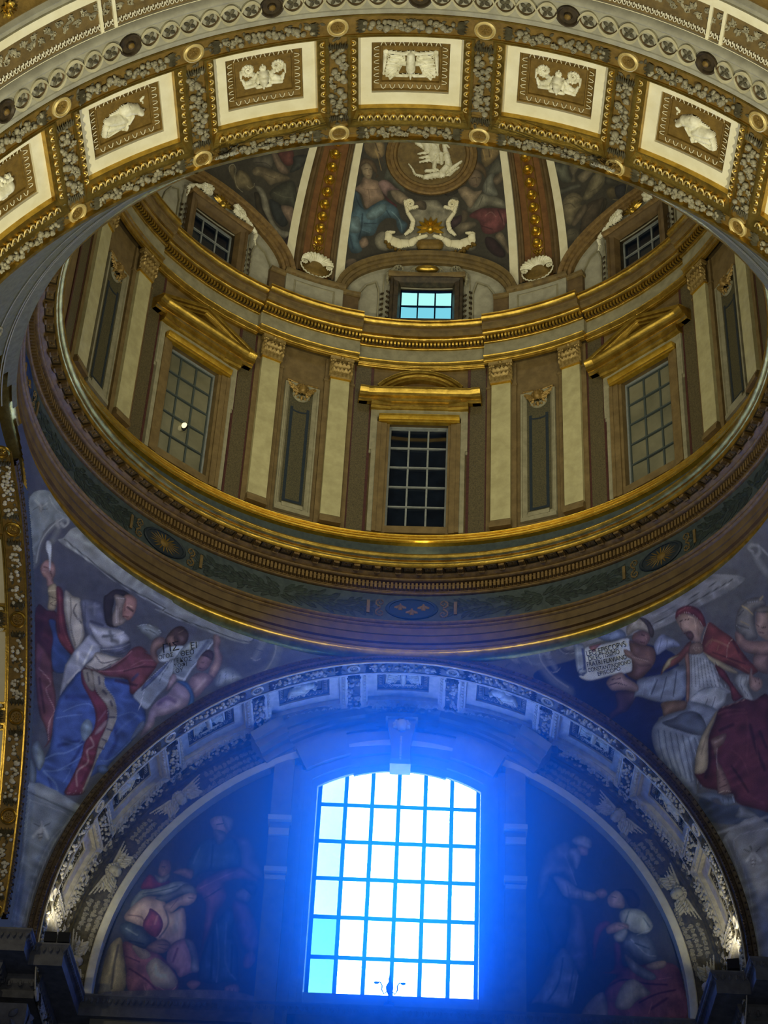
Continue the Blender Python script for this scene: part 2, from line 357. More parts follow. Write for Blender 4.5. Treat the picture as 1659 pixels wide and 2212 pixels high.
# painted laurel garland and medallions on the frieze
def fz(u, v, w): return polar(u, 22.70 + v, 6.415 - w)
RADM = 6.415 * D2R
lg = MB(); rg = random.Random(3)
for b in BAYS[:5]:
    for s in (-1, 1):
        u = 7.0
        while u < 22.4:
            for k in range(4):
                sp = rg.uniform(0.25, 1.0) * (1 if k % 2 else -1); L = rg.uniform(0.14, 0.21)
                dirn = (0 if s < 0 else PI)
                lg.add(leaf((b + s * (u + rg.uniform(0, .8))) * RADM, rg.uniform(-0.06, 0.06) + sp * 0.09, dirn - s * sp * 0.75 + rg.uniform(-.2, .2), L, 0.075, 0.014, 0.003), lambda x, y, z: fz(x / RADM, y, z))
            u += 0.62
build('laurel_garland', lg, LEAFG, t1, kind='stuff')
for b in BAYS[:5]:
    o = build('medallion', MB().add(lathe([(0.0, 0.012), (0.9, 0.012), (0.92, 0.03), (1.0, 0.035), (1.06, 0.02), (1.07, 0.0)], 28, b * RADM, 0, 0.47, 0.235), lambda x, y, z: fz(x / RADM, y, z)), NAVY if b % 90 else mat('blue_ground', (26, 48, 84), 0.6), t1, label='blue oval medallion')
    m = MB()
    if b % 90:
        for k in range(20):
            a = 2 * PI * k / 20; m.add(leaf(b * RADM + 0.10 * math.cos(a), 0.08 * math.sin(a), a, 0.22 + 0.05 * (k % 2), 0.035, 0.012, 0.014), lambda x, y, z: fz(x / RADM, y * 0.62, z))
        m.add(lathe([(0.0, 0.035), (0.07, 0.03), (0.10, 0.012)], 16, b * RADM, 0, 1.0, 0.85), lambda x, y, z: fz(x / RADM, y, z))
        build('gilt_sun', m, OCHRE, o)
    else:
        for q, (dx, dy) in enumerate(((-0.22, 0.05), (0, -0.06), (0.22, 0.05))):
            m = MB(); m.add(relief([(dx, dy - 0.06, dx, dy + 0.01, 0.045, 0.03, 1), (dx, dy + 0.04, dx, dy + 0.05, 0.024, 0.02, .8), (dx, dy + 0.02, dx - 0.09, dy - 0.03, 0.02, 0.034, .6), (dx, dy + 0.02, dx + 0.09, dy - 0.03, 0.02, 0.034, .6)], dx - .15, dx + .15, dy - .13, dy + .1, 26, 22, 0.03), lambda x, y, z: fz((b * RADM + x) / RADM, y, z + 0.012))
            build('gilt_bee', m, OCHRE, o)
    sc = MB()
    for s in (-1, 1):
        for t in (-1, 1):
            sc.add(relief([(x1, y1, x2, y2, r1, r2, h) for (x1, y1, x2, y2, r1, r2, h) in spiral(0.60, 0.12 * t, 0.10, 1.4, -PI / 2 * t, t, 0.15, 16, 0.022, 0.012)], 0.42, 0.78, min(0, 0.26 * t), max(0, 0.26 * t), 26, 20, 0.03), lambda x, y, z: fz((b * RADM + s * x) / RADM, y, z))
        sc.add(box(0.80, 0.86, -0.15, 0.15, 0, 0.03), lambda x, y, z: fz((b * RADM + s * x) / RADM, y, z))
    build('scrollwork', sc, BROWN, o)
# ---- upper entablature of the drum, breaking forward over each pilaster pair
def res(u): return 0.12 if abs(((u + 360) % 45) - 22.5) < 10.3 else 0.0
UR = []
for b in BAYS:
    UR += [b + x for x in (0, 5, 10.2, 12.195, 12.205, 16, 19, 22.5, 26, 29, 32.795, 32.805, 35, 40, 45)]
UR = sorted(set(UR))
def ring2(name, prof, m, parent): return build(name, MB().add(sweep(prof, UR), lambda u, r, z: polar(u, z, r - res(u))), m, parent)
t2 = thing('trim_2', (0, YC, 28.85), 'gilded upper entablature of the drum with small dentils', 'entablature', kind='structure')
ring2('gilt_architrave', [(6.30, 28.86), (6.24, 28.86), (6.24, 28.90)] + bead(6.235, 28.90, 0.035, 0.02) + [(6.225, 28.94), (6.225, 29.0)] + bead(6.22, 29.01, 0.06, 0.045) + [(6.26, 29.10)], GOLD, t2)
ring2('frieze', [(6.24, 29.09), (6.24, 29.42)], FACADE, t2)
ring2('gilt_bed', [(6.24, 29.42)] + bead(6.22, 29.42, 0.035, 0.025) + [(6.18, 29.46)], GOLD, t2)
ring2('dentil_ground', [(6.18, 29.46), (6.18, 29.57)], DARK, t2)  # dark strip puts the shade of the dentil gaps into the colour
ring2('gilt_ovolo', [(6.18, 29.57), (6.11, 29.57)] + bead(6.10, 29.57, 0.07, 0.05) + [(6.03, 29.66)], GOLD, t2)
ring2('soffit', [(6.03, 29.66), (5.97, 29.69), (5.97, 29.78)], BROWN, t2)
ring2('cornice_face', [(5.97, 29.78), (5.955, 29.79), (5.955, 29.84)], UMBER, t2)
ring2('gilt_cornice', [(5.955, 29.84)] + bead(5.95, 29.84, 0.13, 0.08) + [(5.90, 29.98), (5.90, 30.01), (6.4, 30.02)], GOLD, t2)
dn = MB()
for i in range(504):
    p = -180 + 360 * (i + .5) / 504; q = res(p)
    dn.add(box(p - 0.19, p + 0.19, 29.475, 29.56, 6.18 - q, 6.11 - q), lambda u, z, r: polar(u, z, r))
build('dentil_row', dn, GOLD, t2, kind='stuff', ang=0)
# ---- the coffered arches and lunette wall
WY = 32.62
RL = 5.27
def build_wall_back():
    m = MB(); n = 48; A = arange(-90, 90, n)
    # lunette wall plane with a hole for the window: strips of constant x
    xs = sorted(set([-RL * math.cos(PI * i / n) for i in range(n + 1)] + [-1.56, 1.56])); F = []
    for a, b in zip(xs[:-1], xs[1:]):
        za = ZF + math.sqrt(max(0, RL * RL - a * a)); zb = ZF + math.sqrt(max(0, RL * RL - b * b)); mid = (a + b) / 2
        if abs(mid) < 1.56:
            top = lambda x: 20.30 + 0.26 * (1 - (x / 1.56) ** 2)
            m.add(([(a, WY, top(a)), (b, WY, top(b)), (b, WY, zb), (a, WY, za)], [(0, 1, 2, 3)]))
            m.add(([(a, WY, 14.0), (b, WY, 14.0), (b, WY, 15.62), (a, WY, 15.62)], [(0, 1, 2, 3)]))
            m.add(([(a, WY, top(a)), (b, WY, top(b)), (b, WY + .5, top(b)), (a, WY + .5, top(a))], [(0, 1, 2, 3)]))
        else: m.add(([(a, WY, 14.0), (b, WY, 14.0), (b, WY, zb), (a, WY, za)], [(0, 1, 2, 3)]))
    for s in (-1.56, 1.56): m.add(([(s, WY, 15.62), (s, WY + .5, 15.62), (s, WY + .5, 20.3), (s, WY, 20.3)], [(0, 1, 2, 3)]))
    m.add(([(-1.56, WY, 15.62), (1.56, WY, 15.62), (1.56, WY + .5, 15.62), (-1.56, WY + .5, 15.62)], [(0, 1, 2, 3)]))
    o = build('wall_back', m, GREYS, kind='structure', ang=0); tag(o, 'plain end wall behind the great bright window', 'wall'); return o
wb = build_wall_back()
# ---- pendentive shells (spherical triangles)
def pend(az0, az1, el1, n, m):
    """grid of (az, el) inside the pendentive; yields a mask"""
    az = np.linspace(az0, az1, n); el = np.linspace(0, el1, m); A, E_ = np.meshgrid(az, el)
    x = 8.83 * np.cos(E_ * D2R) * np.sin(A * D2R); y = 8.83 * np.cos(E_ * D2R) * np.cos(A * D2R)
    return A, E_, (np.abs(x) <= 6.47) & (np.abs(y) <= 6.30)
def mask_mesh(A, E_, ok, fn, w=0.0):
    mb = MB(); idx = -np.ones(A.shape, int)
    c = ok[:-1, :-1] & ok[1:, :-1] & ok[:-1, 1:] & ok[1:, 1:]
    for j, i in zip(*np.where(c)):
        q = []
        for a, b in ((j, i), (j, i + 1), (j + 1, i + 1), (j + 1, i)):
            if idx[a, b] < 0: idx[a, b] = len(mb.v); mb.v.append(fn(A[a, b], E_[a, b], w))
            q.append(int(idx[a, b]))
        mb.f.append(tuple(q))
    return mb
for nm, a0, lab in (('wall_near_left', -180, 'near left pendentive'), ('wall_near_right', 90, 'near right pendentive')):
    A, E_, ok = pend(a0, a0 + 90, 43.4, 140, 70); ok = ok & (-8.83 * np.cos(E_ * D2R) * np.cos(A * D2R) < 6.10)
    o = build(nm, mask_mesh(A, E_, ok, sphere), GREYN, kind='structure'); tag(o, lab + ' of plain grey mosaic beside the near arch', 'wall')
    mb = MB()                                                        # painted frame lines on the grey ground
    for de in (1.0, 1.35, 3.2):
        mb.add(sweep([(42.4 - de, 0.02), (42.4 - de - 0.16, 0.02)], arange(a0 + 6, a0 + 84, 50)), sphere)
    sg = -1 if a0 < 0 else 1
    for az in (113, 158):
        mb.add(relief(spiral(0, 0, 1.1, 2.2, 0, 1, 0.1, 30, 0.16, 0.07), -1.4, 1.4, -1.4, 1.4, 40, 40, 0.05), lambda x, y, z: sphere(sg * az + x / .72, 38.4 + y, z))
    build('painted_frame', mb, GREYS, o)
# ================================================================== COFFERED ARCHES
FR = [mesh('fruit', MB().add(ball(1.0, 9, 6, 1, 1, .9, .35)), FRUIT, 60),
      mesh('fruit', MB().add(ball(.8, 8, 5, 1, 1.25, .9)).add(lathe([(0.34, .6), (0.42, .95), (0.25, .85)], 7)), FRUIT, 60),
      mesh('fruit', MB().add(ball(.95, 8, 5, 1, 1, .8)).add(lathe([(.5, .5), (.42, .82), (.28, .55), (0, .5)], 8)), FRUIT, 50)]
fl = MB()
for k in range(5): fl.add(leaf(0.15 * math.cos(k * 1.257), 0.15 * math.sin(k * 1.257), k * 1.257, 1.0, 0.9, 0.45, .1))
fl.add(ball(.3, 6, 4), lambda a, b, c: (a, b, c + .45)); FR.append(mesh('fruit', fl, FRUIT))
# sculpted coffer reliefs (local metres, about 0.86 x 0.62)
def mask_relief():
    c = []
    for s in (-1, 1):
        c += [(s * a, b, s * x, y, r, q, h) for (a, b, x, y, r, q, h) in spiral(0.20, 0.13, 0.095, 1.6, -2.2, 1, 0.2, 22, 0.034, 0.022)]
        c += [(s * .10, .03, s * .15, -.06, .03, .04, .8), (s * .15, -.06, s * .26, -.10, .05, .03, .8), (s * .26, -.10, s * .29, -.02, .035, .02, .8), (s * .12, -.12, s * .25, -.15, .045, .03, .9),
              (s * .30, .12, s * .315, -.02, .03, .012, .7), (s * .015, .12, s * .09, .02, .02, .02, .5), (s * .05, .0, s * .085, -.10, .03, .035, .9)]
    c += [(0, .15, 0, .20, .022, .004, .7), (0, .12, 0, .02, .05, .08, .55), (0, -.03, 0, -.11, .075, .055, 1.5), (0, .03, 0, .0, .07, .085, 1.2), (0, -.06, 0, -.09, .014, .02, 1.9),
          (-.03, -.04, -.028, -.04, .016, .016, 1.75), (.03, -.04, .028, -.04, .016, .016, 1.75), (-.09, -.17, .09, -.17, .035, .035, .9), (0, -.17, 0, -.22, .035, .015, 1)]
    return c
def wing_relief():
    c = [(.20, .08, .27, -.14, .13, .11, .5), (-.20, .08, -.27, -.14, .13, .11, .5), (0, .16, 0, -.08, .055, .07, 1.2), (0, -.08, 0, -.14, .03, .015, 1), (0, -.18, 0, -.26, .03, .012, .9), (-.03, .2, .0, .14, .03, .03, .8), (.03, .2, 0, .14, .03, .03, .8)]
    for s in (-1, 1):
        c += [(s * .06, .17, s * .34, .20, .03, .035, .8), (s * .34, .20, s * .37, -.18, .04, .02, .8), (s * .05, .0, s * .17, .02, .04, .05, .7), (s * .05, -.19, s * .25, -.20, .035, .02, .9)]
        for k in range(6): c.append((s * (.12 + .02 * k), .10 - .055 * k, s * (.33 - .01 * k), .12 - .075 * k, .034, .022, .7 + .08 * (k % 2)))
        for k in range(4): c.append((s * (.14 + .03 * k), -.05 - .02 * k, s * (.26 + .025 * k), -.16 - .02 * k, .02, .014, .9))
    return c
def figure_relief(s=1):
    c = [(.24, -.02, .20, .02, .055, .05, 1.6), (.30, -.01, .26, -.02, .02, .03, 1.2), (.05, .08, .17, .05, .12, .085, 1.3), (.0, .0, .10, .02, .10, .09, 1.1),
         (.12, .0, .03, -.13, .045, .035, 1.5), (.03, -.13, .0, -.20, .035, .03, 1.5), (.0, -.20, -.05, -.19, .022, .018, 1.3),
         (-.02, -.02, -.24, .02, .11, .07, 1.2), (-.24, .02, -.32, -.16, .06, .045, 1.1), (-.04, -.09, -.26, -.09, .09, .06, 1.0), (-.20, -.14, -.30, -.20, .04, .03, .9), (-.08, -.17, -.26, -.22, .03, .02, .9),
         (-.02, .12, -.18, .10, .04, .02, .7), (.29, .14, .33, .18, .03, .02, .6), (.30, .14, .31, .08, .018, .015, .6)]
    for k in range(5): c.append((.09 - .02 * k, .15 - .05 * k, -.02 - .03 * k, .07 - .05 * k, .018, .012, 1.75))
    for k in range(6): c.append((-.06 - .01 * k, .03 - .03 * k, -.27, .03 - .04 * k, .016, .010, 1.55))
    return [(s * a, b, s * x, y, r, q, h) for (a, b, x, y, r, q, h) in c]
def bowl_relief():
    c = [(-.05, -.10, .12, -.10, .10, .10, 1.2), (-.14, -.01, .20, -.01, .03, .03, 1.0), (.0, -.2, .06, -.2, .04, .04, .8)]
    for k in range(6): c.append((-.12 + .05 * k, -.03, -.08 + .035 * k, -.17, .016, .012, 1.5))
    for k in range(9): c.append((-.10 + .033 * k, .05 + .04 * math.sin(k * 1.9), -.10 + .033 * k, .06 + .04 * math.sin(k * 1.9), .035, .035, 1 + .2 * (k % 2)))
    return c
RELS = {'mask': mask_relief(), 'wing': wing_relief(), 'fig': figure_relief(1), 'fig2': figure_relief(-1), 'bowl': bowl_relief()}
RELM = {k: mesh('relief', MB().add(relief(c, -.42, .42, -.30, .30, 110, 80, 0.085)), MARBLE, 55) for k, c in RELS.items()}
EGG = mesh('egg', MB().add(ball(1, 8, 5, .034, .062, .034)), GOLD, 60)
EGGS = mesh('egg', MB().add(ball(1, 8, 5, .026, .034, .03)), GOLD, 60)
def arch_rim(mb, u, v, r1, r2, h, fn, rot=0, tr=.0065):
    """the raised U-shaped shell round an egg"""
    ps = []
    for k in range(9):
        a = PI * k / 8; x, y = r1 * math.cos(a), r2 * math.sin(a) - r2 * .35
        ps.append((u + x * math.cos(rot) - y * math.sin(rot), v + x * math.sin(rot) + y * math.cos(rot), h))
    mb.add(tube(ps, tr, 4), fn)
def garland_mesh(n, L, Wd, rnd, r0, r1, leaves=True, end=True):
    """stuff mesh of small fruit and leaves along local u (0..L)"""
    fm = MB(); lm = MB()
    for i in range(n):
        u = rnd.uniform(.1, .9) * L; v = rnd.uniform(-.40, .40) * Wd; r = rnd.uniform(r0, r1)
        g = ball(r, 7, 4, 1, rnd.uniform(.9, 1.2), .9); fm.add(g, lambda a, b, c: (a + u, b + v, c + r * .5 + rnd.uniform(0, .012)))
    for i in range(int(L / .045)):
        u = rnd.uniform(.02, .98) * L; v = rnd.uniform(-.42, .42) * Wd
        lm.add(leaf(u, v, rnd.uniform(0, 2 * PI), rnd.uniform(.06, .10), .045, .022, .008, 3))
    if end:
        for e in (0, 1):
            for k in range(9): lm.add(leaf(.13 * L if not e else L * .87, (k - 4) * Wd * .1, (PI if not e else 0) + (k - 4) * .06 * (1 if e else -1), .10 + .03 * (k % 2), .03, .035, .02, 3))
    return fm, lm
def coffered_arch(name, fn, R, ycs, label, angs, rels, hi, mats, V, dens=1.0):
    """fn(angle, along, inward); V = dict of stations along the vault"""
    rad = R * D2R; rnd = random.Random(len(name)); m_white, m_gold, m_ochre = mats
    p0 = fn(0, (V['a'] + V['z']) / 2, 0); T = thing(name, p0, label, 'arch')
    L = lambda x, y, z: fn(x / rad, y, z)                # metres along the curve
    half = 7.75 * rad; a0, a1 = min(angs) - 9, max(angs) + 9
    # soffit with openings for the coffers
    sb = MB(); nn = (len(angs)) * 6
    sb.add(sheet(a0, a1, V['a'], V['c0'], 0, nn, 1), fn); sb.add(sheet(a0, a1, V['c1'], V['z'], 0, nn, 1), fn)
    for a in angs: sb.add(sheet(a + 7.75, a + 10.25, V['c0'], V['c1'], 0, 2, 2), fn)
    sb.add(sheet(angs[0] - 10.25, angs[0] - 7.75, V['c0'], V['c1'], 0, 2, 2), fn)
    build('soffit', sb, m_ochre, T)
    fb = MB(); e = .012
    for y in (V['a'] + .02, V['g0'], V['g1'] - .0, V['z'] - .02):
        fb.add(sweep([(y - e, 0), (y - e, .022), (y + e, .022), (y + e, 0)], arange(a0, a1, nn)), fn)
    for a in [angs[0] - 18] + list(angs):
        for s in (-1, 1):
            q = (a + 9 + s * 1.25) * rad; fb.add(sweep([(q - e, 0), (q - e, .022), (q + e, .022), (q + e, 0)], [V['c0'], V['c1']]), lambda u, v, z: L(v, u, z))
    if hi: fb.add(sweep([(V['z'], -.05), (V['z'] + .015, .0), (V['z'] + .015, .075), (V['z'] - .035, .08), (V['z'] - .045, 0)], arange(a0, a1, nn)), fn)
    build('gilt_fillet', fb, m_gold, T)
    # coffers
    for a, rl in zip(angs, rels):
        c = a * rad; wu, vi0, vi1 = 6.45 * rad, V['w0'], V['w1']; iu = wu - .185; j0, j1 = vi0 + .17, vi1 - .20
        base = MB().add(frame([(c - half, c + half, V['c0'], V['c1'], 0), (c - half, c + half, V['c0'], V['c1'], .03), (c - half + .025, c + half - .025, V['c0'] + .02, V['c1'] - .02, .03),
                               (c - wu - .03, c + wu + .03, vi0 - .02, vi1 + .03, -.035), (c - wu, c + wu, vi0 - .0, vi1 + .0, -.035), (c - wu, c + wu, vi0, vi1, -0.120)], 12, 8), L)
        co = build('coffer', base, m_gold, T)
        wb_ = MB().add(frame([(c - wu, c + wu, vi0, vi1, -0.120), (c - iu, c + iu, j0, j1, -0.120), (c - iu, c + iu, j0, j1, -0.160)], 12, 8), L)
        build('white_border', wb_, m_white, co)
        gi = MB().add(frame([(c - iu, c + iu, j0, j1, -0.160), (c - iu + .025, c + iu - .025, j0 + .025, j1 - .025, -0.155), (c - iu + .03, c + iu - .03, j0 + .03, j1 - .03, -0.170),
                             (c - iu + .115, c + iu - .115, j0 + .10, j1 - .115, -0.200), (c - iu + .12, c + iu - .12, j0 + .105, j1 - .12, -0.185), (c - iu + .135, c + iu - .135, j0 + .12, j1 - .135, -0.185), (c - iu + .14, c + iu - .14, j0 + .125, j1 - .14, -0.210)], 10, 8), L)
        build('gilt_inner_frame', gi, m_ochre, co)
        build('panel', MB().add(sheet(c - iu + .14, c + iu - .14, j0 + .125, j1 - .14, -0.210, 6, 4), L), m_ochre, co)
        tm = MB(); nt = 6                                                # pale leaf teeth round the inner frame
        for k in range(nt + 1):
            u = c - iu + .16 + (2 * iu - .32) * k / nt
            for (y, sgn) in ((j1 - .068, 1), (j0 + .06, -1)):
                ps = [(u - .035, y - sgn * .03, -0.170), (u - .02, y + sgn * .02, -0.165), (u, y + sgn * .036, -0.165), (u + .02, y + sgn * .02, -0.165), (u + .035, y - sgn * .03, -0.170)]
                tm.add(tube(ps, .006, 4), L)
        for k in range(6):
            y = j0 + .14 + (j1 - j0 - .29) * k / 5
            for s in (-1, 1):
                x = c + s * (iu - .068); ps = [(x - s * .03, y - .03, -0.173), (x + s * .02, y - .018, -0.165), (x + s * .034, y, -0.165), (x + s * .02, y + .018, -0.165), (x - s * .03, y + .03, -0.173)]
                tm.add(tube(ps, .006, 4), L)
        build('leaf_teeth', tm, m_white, co, kind='stuff')
        put('relief', RELM[rl], co, at(L, c, (j0 + j1) / 2 - .005, -0.213, sv=-1 if hi else -1, su=1.0 if hi else .9))
        rm = MB(); ne = 13 if hi else 10
        for k in range(ne):
            u = c - wu + .04 + (2 * wu - .08) * k / (ne - 1); y = (vi1 + V['c1']) / 2 + .01
            if hi: put('egg', EGG, co, at(L, u, y, 0.0))
            else: rm.add(ball(1, 6, 4, .03, .05, .03), lambda a, b, z: L(a + u, b + y, z))
            arch_rim(rm, u, y + .0, .048, .085, .028, L, PI, .010)
        for k in range(9):
            y = vi0 + .06 + (vi1 - vi0 - .12) * k / 8
            for s in (-1, 1):
                u = c + s * (wu + half) / 2
                if hi: put('egg', EGGS, co, at(L, u, y, .0))
                else: rm.add(ball(1, 6, 4, .026, .034, .03), lambda a, b, z: L(a + u, b + y, z))
                arch_rim(rm, u, y, .04, .05, .02, L, PI / 2 * s, .009)
        build('egg_and_dart', rm, GILTRIM if hi else m_white, co, kind='stuff')
    # garlands between, and roundels at the crossings
    gl = []
    for a in [angs[0] - 18] + list(angs):
        for y in (V['r0'], V['r1']): gl.append((a + 10.4, a + 25.6, y, None))
        gl.append((a + 9, None, V['c0'] + .01, V['c1'] - .01))
    cnt = 0
    for (u0, u1, y0, y1) in gl:
        if u1 is not None:
            Lg = (u1 - u0) * rad; Wd = V['gw']; f = lambda x, y, z, q=u0, yy=y0: fn(q + x / rad, yy + y, z)
            if u0 > max(angs) + 4: continue
        else:
            Lg = y1 - y0; Wd = .28; f = lambda x, y, z, q=u0, yy=y0: fn(q + y / rad, yy + x, z)
        fm, lm = garland_mesh(int(Lg * (24 if hi else 30) * dens), Lg, Wd, rnd, .024, .040)
        g = build('fruit_garland', MB().add((fm.v, fm.f), f), FRUIT if hi else ARCHW, T, kind='stuff', ang=60)
        build('leaves', MB().add((lm.v, lm.f), f), FRUITD, g, kind='stuff')
        if hi:
            for k in range(12):
                x = (.16 + .68 * (k + .5) / 12) * Lg; y = ((k % 3) - 1) * .24 * Wd + rnd.uniform(-.02, .02); r = rnd.uniform(.042, .056)
                put('fruit', rnd.choice(FR[:3] + FR), g, at(f, x, y, .035, su=r, sv=r, sw=r, rot=rnd.uniform(0, 6)))
    prof = [(.15, .0), (.145, .03), (.125, .042), (.118, .025), (.108, .035), (.098, .028), (.09, -.012), (0, -.016)]
    rm_ = mesh('roundel', MB().add(lathe(prof, 28)), GILTRIM if hi else m_gold)
    rf = MB()
    for k in range(8): rf.add(leaf(.02 * math.cos(k * PI / 4), .02 * math.sin(k * PI / 4), k * PI / 4, .06, .04, .022, -.012, 3))
    rf.add(ball(.02, 6, 4)); rfm = mesh('rosette', rf, OCHRE if hi else m_gold)
    for a in [angs[0] - 18] + list(angs):
        for y in (V['r0'], V['r1']):
            r = put('roundel', rm_, T, at(fn, a + 9, y, 0, su=V.get('rs', 1), sv=V.get('rs', 1))); put('rosette', rfm, r, at(fn, a + 9, y, 0))
    return T
VN = dict(a=16.06, z=18.19, g0=16.395, g1=17.945, c0=16.41, c1=17.93, w0=16.46, w1=17.68, r0=16.25, r1=18.05, gw=.19)
near_arch = coffered_arch('coffered_arch', near, 6.28, None, 'near gilded arch overhead with white-bordered coffers and fruit garlands', [-72, -54, -36, -18, 0, 18, 36, 54, 72],
    ['wing', 'bowl', 'fig', 'mask', 'wing', 'mask', 'fig2', 'bowl', 'wing'], True, (CREAM, GOLD, OCHRE), VN)
VF = dict(a=30.63, z=32.42, g0=30.99, g1=32.12, c0=31.0, c1=32.11, w0=31.04, w1=31.98, r0=30.81, r1=32.20, gw=.24, rs=.85)
far_arch = coffered_arch('coffered_arch', far, 6.0, None, 'far arch of pale coffers framing the blue-lit lunette window', [-90, -72, -54, -36, -18, 0, 18, 36, 54, 72, 90],
    ['mask', 'mask', 'fig', 'wing', 'fig', 'wing', 'fig2', 'wing', 'fig2', 'mask', 'mask'], False, (ARCHW, ARCHW, FRUITD), VF)
VS = dict(a=6.46, z=8.2, g0=6.80, g1=7.95, c0=6.82, c1=7.93, w0=6.86, w1=7.80, r0=6.63, r1=8.05, gw=.24)
left_arch = coffered_arch('coffered_arch', left, 5.45, None, 'side arch at the left edge seen at a glancing angle', [9, 27, 45, 63, 81], ['wing', 'fig', 'mask', 'wing', 'fig'], False, (CREAM, GOLD, OCHRE), VS)
# ---- mouldings on the faces of the arches
def face_moulding(name, fn, R, d, us, label, m, y0, teeth=True):
    """fn(angle, along, inward); moulded band outside radius R on the face at y0; d = towards the dome"""
    T = thing(name, fn(0, y0, -.1), label, 'moulding')
    prof = [(y0 + d * .0, .0), (y0 - d * .03, .0), (y0 - d * .03, -.035), (y0 - d * .055, -.05), (y0 - d * .055, -.12), (y0 - d * .035, -.14), (y0 - d * .06, -.165), (y0 - d * .075, -.20), (y0 - d * .06, -.225), (y0 + d * .05, -.23)]
    build('band', MB().add(sweep(prof, us), fn), m, T)
    t = MB(); n = int((us[-1] - us[0]) * R * D2R / .062)
    for i in range(n):
        u = us[0] + (us[-1] - us[0]) * (i + .5) / n; w = .018 / (R * D2R)
        t.add(box(u - w, u + w, y0 - d * .055, y0 - d * .075, -.055, -.085), fn)
        if i % 2: t.add(ball(1, 5, 3, .5, .02, .022), lambda a, b, c: fn(u + a * .05 / (R * D2R), y0 - d * .07 + b, -.18 + c))
    build('leaf_and_dart', t, m, T, kind='stuff', ang=0); return T
face_moulding('arch_moulding', far, 6.0, 1, arange(-94, 94, 150), 'dark carved moulding around the far arch below both pendentives', MOULD, 30.66)
face_moulding('arch_moulding', left, 5.45, 1, arange(4, 90, 80), 'dark carved moulding of the side arch beside the left pendentive', MOULD, 6.50)
# side arch face between its moulding and the soffit is plain grey wall (outside the frame to the right)
# ---- front bands of the near arch towards the nave
T = thing('arch_rib', near(0, 15.6, 0), 'grey rib with interlaced guilloche along the top of the picture', 'arch')
NA = arange(-66, 66, 150)
build('ground', MB().add(sheet(-66, 66, 15.62, 15.97, .016, 130, 1), near), BROWN, T)
build('grey_band', MB().add(sweep([(16.06, 0), (16.05, .03), (15.98, .035), (15.97, .02), (15.62, .02), (15.61, .035), (15.585, .05), (15.56, .05), (15.53, .03), (15.50, -.02), (15.49, -.06)], NA), near), GREYS, T)
g = MB(); rad = 6.28 * D2R; step = 2.57
gm = MB(); fm_ = MB()
flower = MB()
for k in range(4): flower.add(leaf(.01 * math.cos(k * PI / 2 + .6), .01 * math.sin(k * PI / 2 + .6), k * PI / 2 + .6, .085, .06, .03, 0.0, 3))
flower.add(ball(.022, 6, 4)); flm = mesh('flower', flower, FRUITD)
disc = mesh('oval', MB().add(lathe([(.118, .012), (.112, .022), (.10, .0), (0, -.006)], 20)), UMBER)
bossm = mesh('boss', MB().add(lathe([(.165, .0), (.16, .03), (.14, .03), (.12, .0), (.06, .0), (.05, .03), (0, .06)], 22)), DARK)
bdm = mesh('gilt_button', MB().add(ball(.05, 8, 5, 1, 1, .8)), OCHRE)
k = -24
for k in range(-24, 25):
    a = k * step + 1.0; y = 15.79
    if k % 7 == 0:
        b = put('boss', bossm, T, at(near, a, y, .022)); put('gilt_button', bdm, b, at(near, a, y, .05)); continue
    d_ = put('oval', disc, T, at(near, a, y, .02, su=1.05, sv=.92)); put('flower', flm, d_, at(near, a, y, .028))
    for s in (-1, 1):                                       # the interlacing ribbons
        ps = [(a - step / 2 + step * i / 10, y + s * .135 * math.cos(PI * (i / 10 - .5)) ** .7 * (1 if k % 2 else -1) if 0 < i < 10 else y, .012 * s * (1 - i / 5)) for i in range(11)]
        build('ribbon', MB().add(sweep([(0, .018), (0.0, .05), (.048, .055), (.048, .018)], list(range(11))), lambda u, v, z, ps=ps: near(ps[int(u)][0], ps[int(u)][1] + v - .024, z + ps[int(u)][2])), RIBB, T)
# acanthus panels of the next vault
T = thing('vault_border', near(0, 15.2, -.1), 'acanthus border of the nave vault in the top corners', 'vault')
def vault(a, y, w): return near(a, y, -.06 + w)
build('ground', MB().add(sheet(-66, 66, 14.98, 15.49, 0, 120, 2), vault), BROWN, T)
cb = MB()
for y0, y1 in ((15.49, 15.50), (14.86, 14.99)): cb.add(box(-66, 66, y0, y1, 0, .035, 120, 1), vault)
for a in (-56, -54.2, -38, -36.2, -20, -18.2, 18.2, 20, 36.2, 38, 54.2, 56): cb.add(box(a - .2, a + .2, 14.99, 15.49, 0, .03), vault)
build('cream_band', cb, CREAM, T)
ac = MB(); rr = random.Random(5)
for i in range(150):
    a = -64 + 128 * i / 149
    if abs(a) < 24: continue
    s = 1 if i % 2 else -1
    ac.add(relief(spiral(0, 0, .055, 1.3, rr.uniform(0, 6), s, .2, 12, .016, .012), -.09, .09, -.09, .09, 15, 15, .035), lambda x, y, z: vault(a + x / rad, 15.16 + .05 * s + y, z))
    ac.add(leaf(a * rad, 15.16 + .02 * s, rr.uniform(0, 6.2), .10, .05, .03, 0, 3), lambda x, y, z: vault(x / rad, y, z))
build('acanthus_scroll', ac, FRUIT, T, kind='stuff')
ac = MB()
for i in range(220):
    a = -64 + 128 * i / 219
    if abs(a) < 20: continue
    arch_rim(ac, a * rad, 15.40, .026, .07, .02, lambda x, y, z: vault(x / rad, y, z), 0)
    ac.add(ball(1, 5, 3, .014, .03, .02), lambda x, y, z: vault(a + x / rad, 15.39 + y, z))
build('leaf_moulding', ac, WHITE, T, kind='stuff')
build('outer_mouldings', MB().add(sweep([(14.86, 0), (14.82, .04), (14.78, .03), (14.75, .05), (14.70, .0)], NA), vault), GREYS, T)
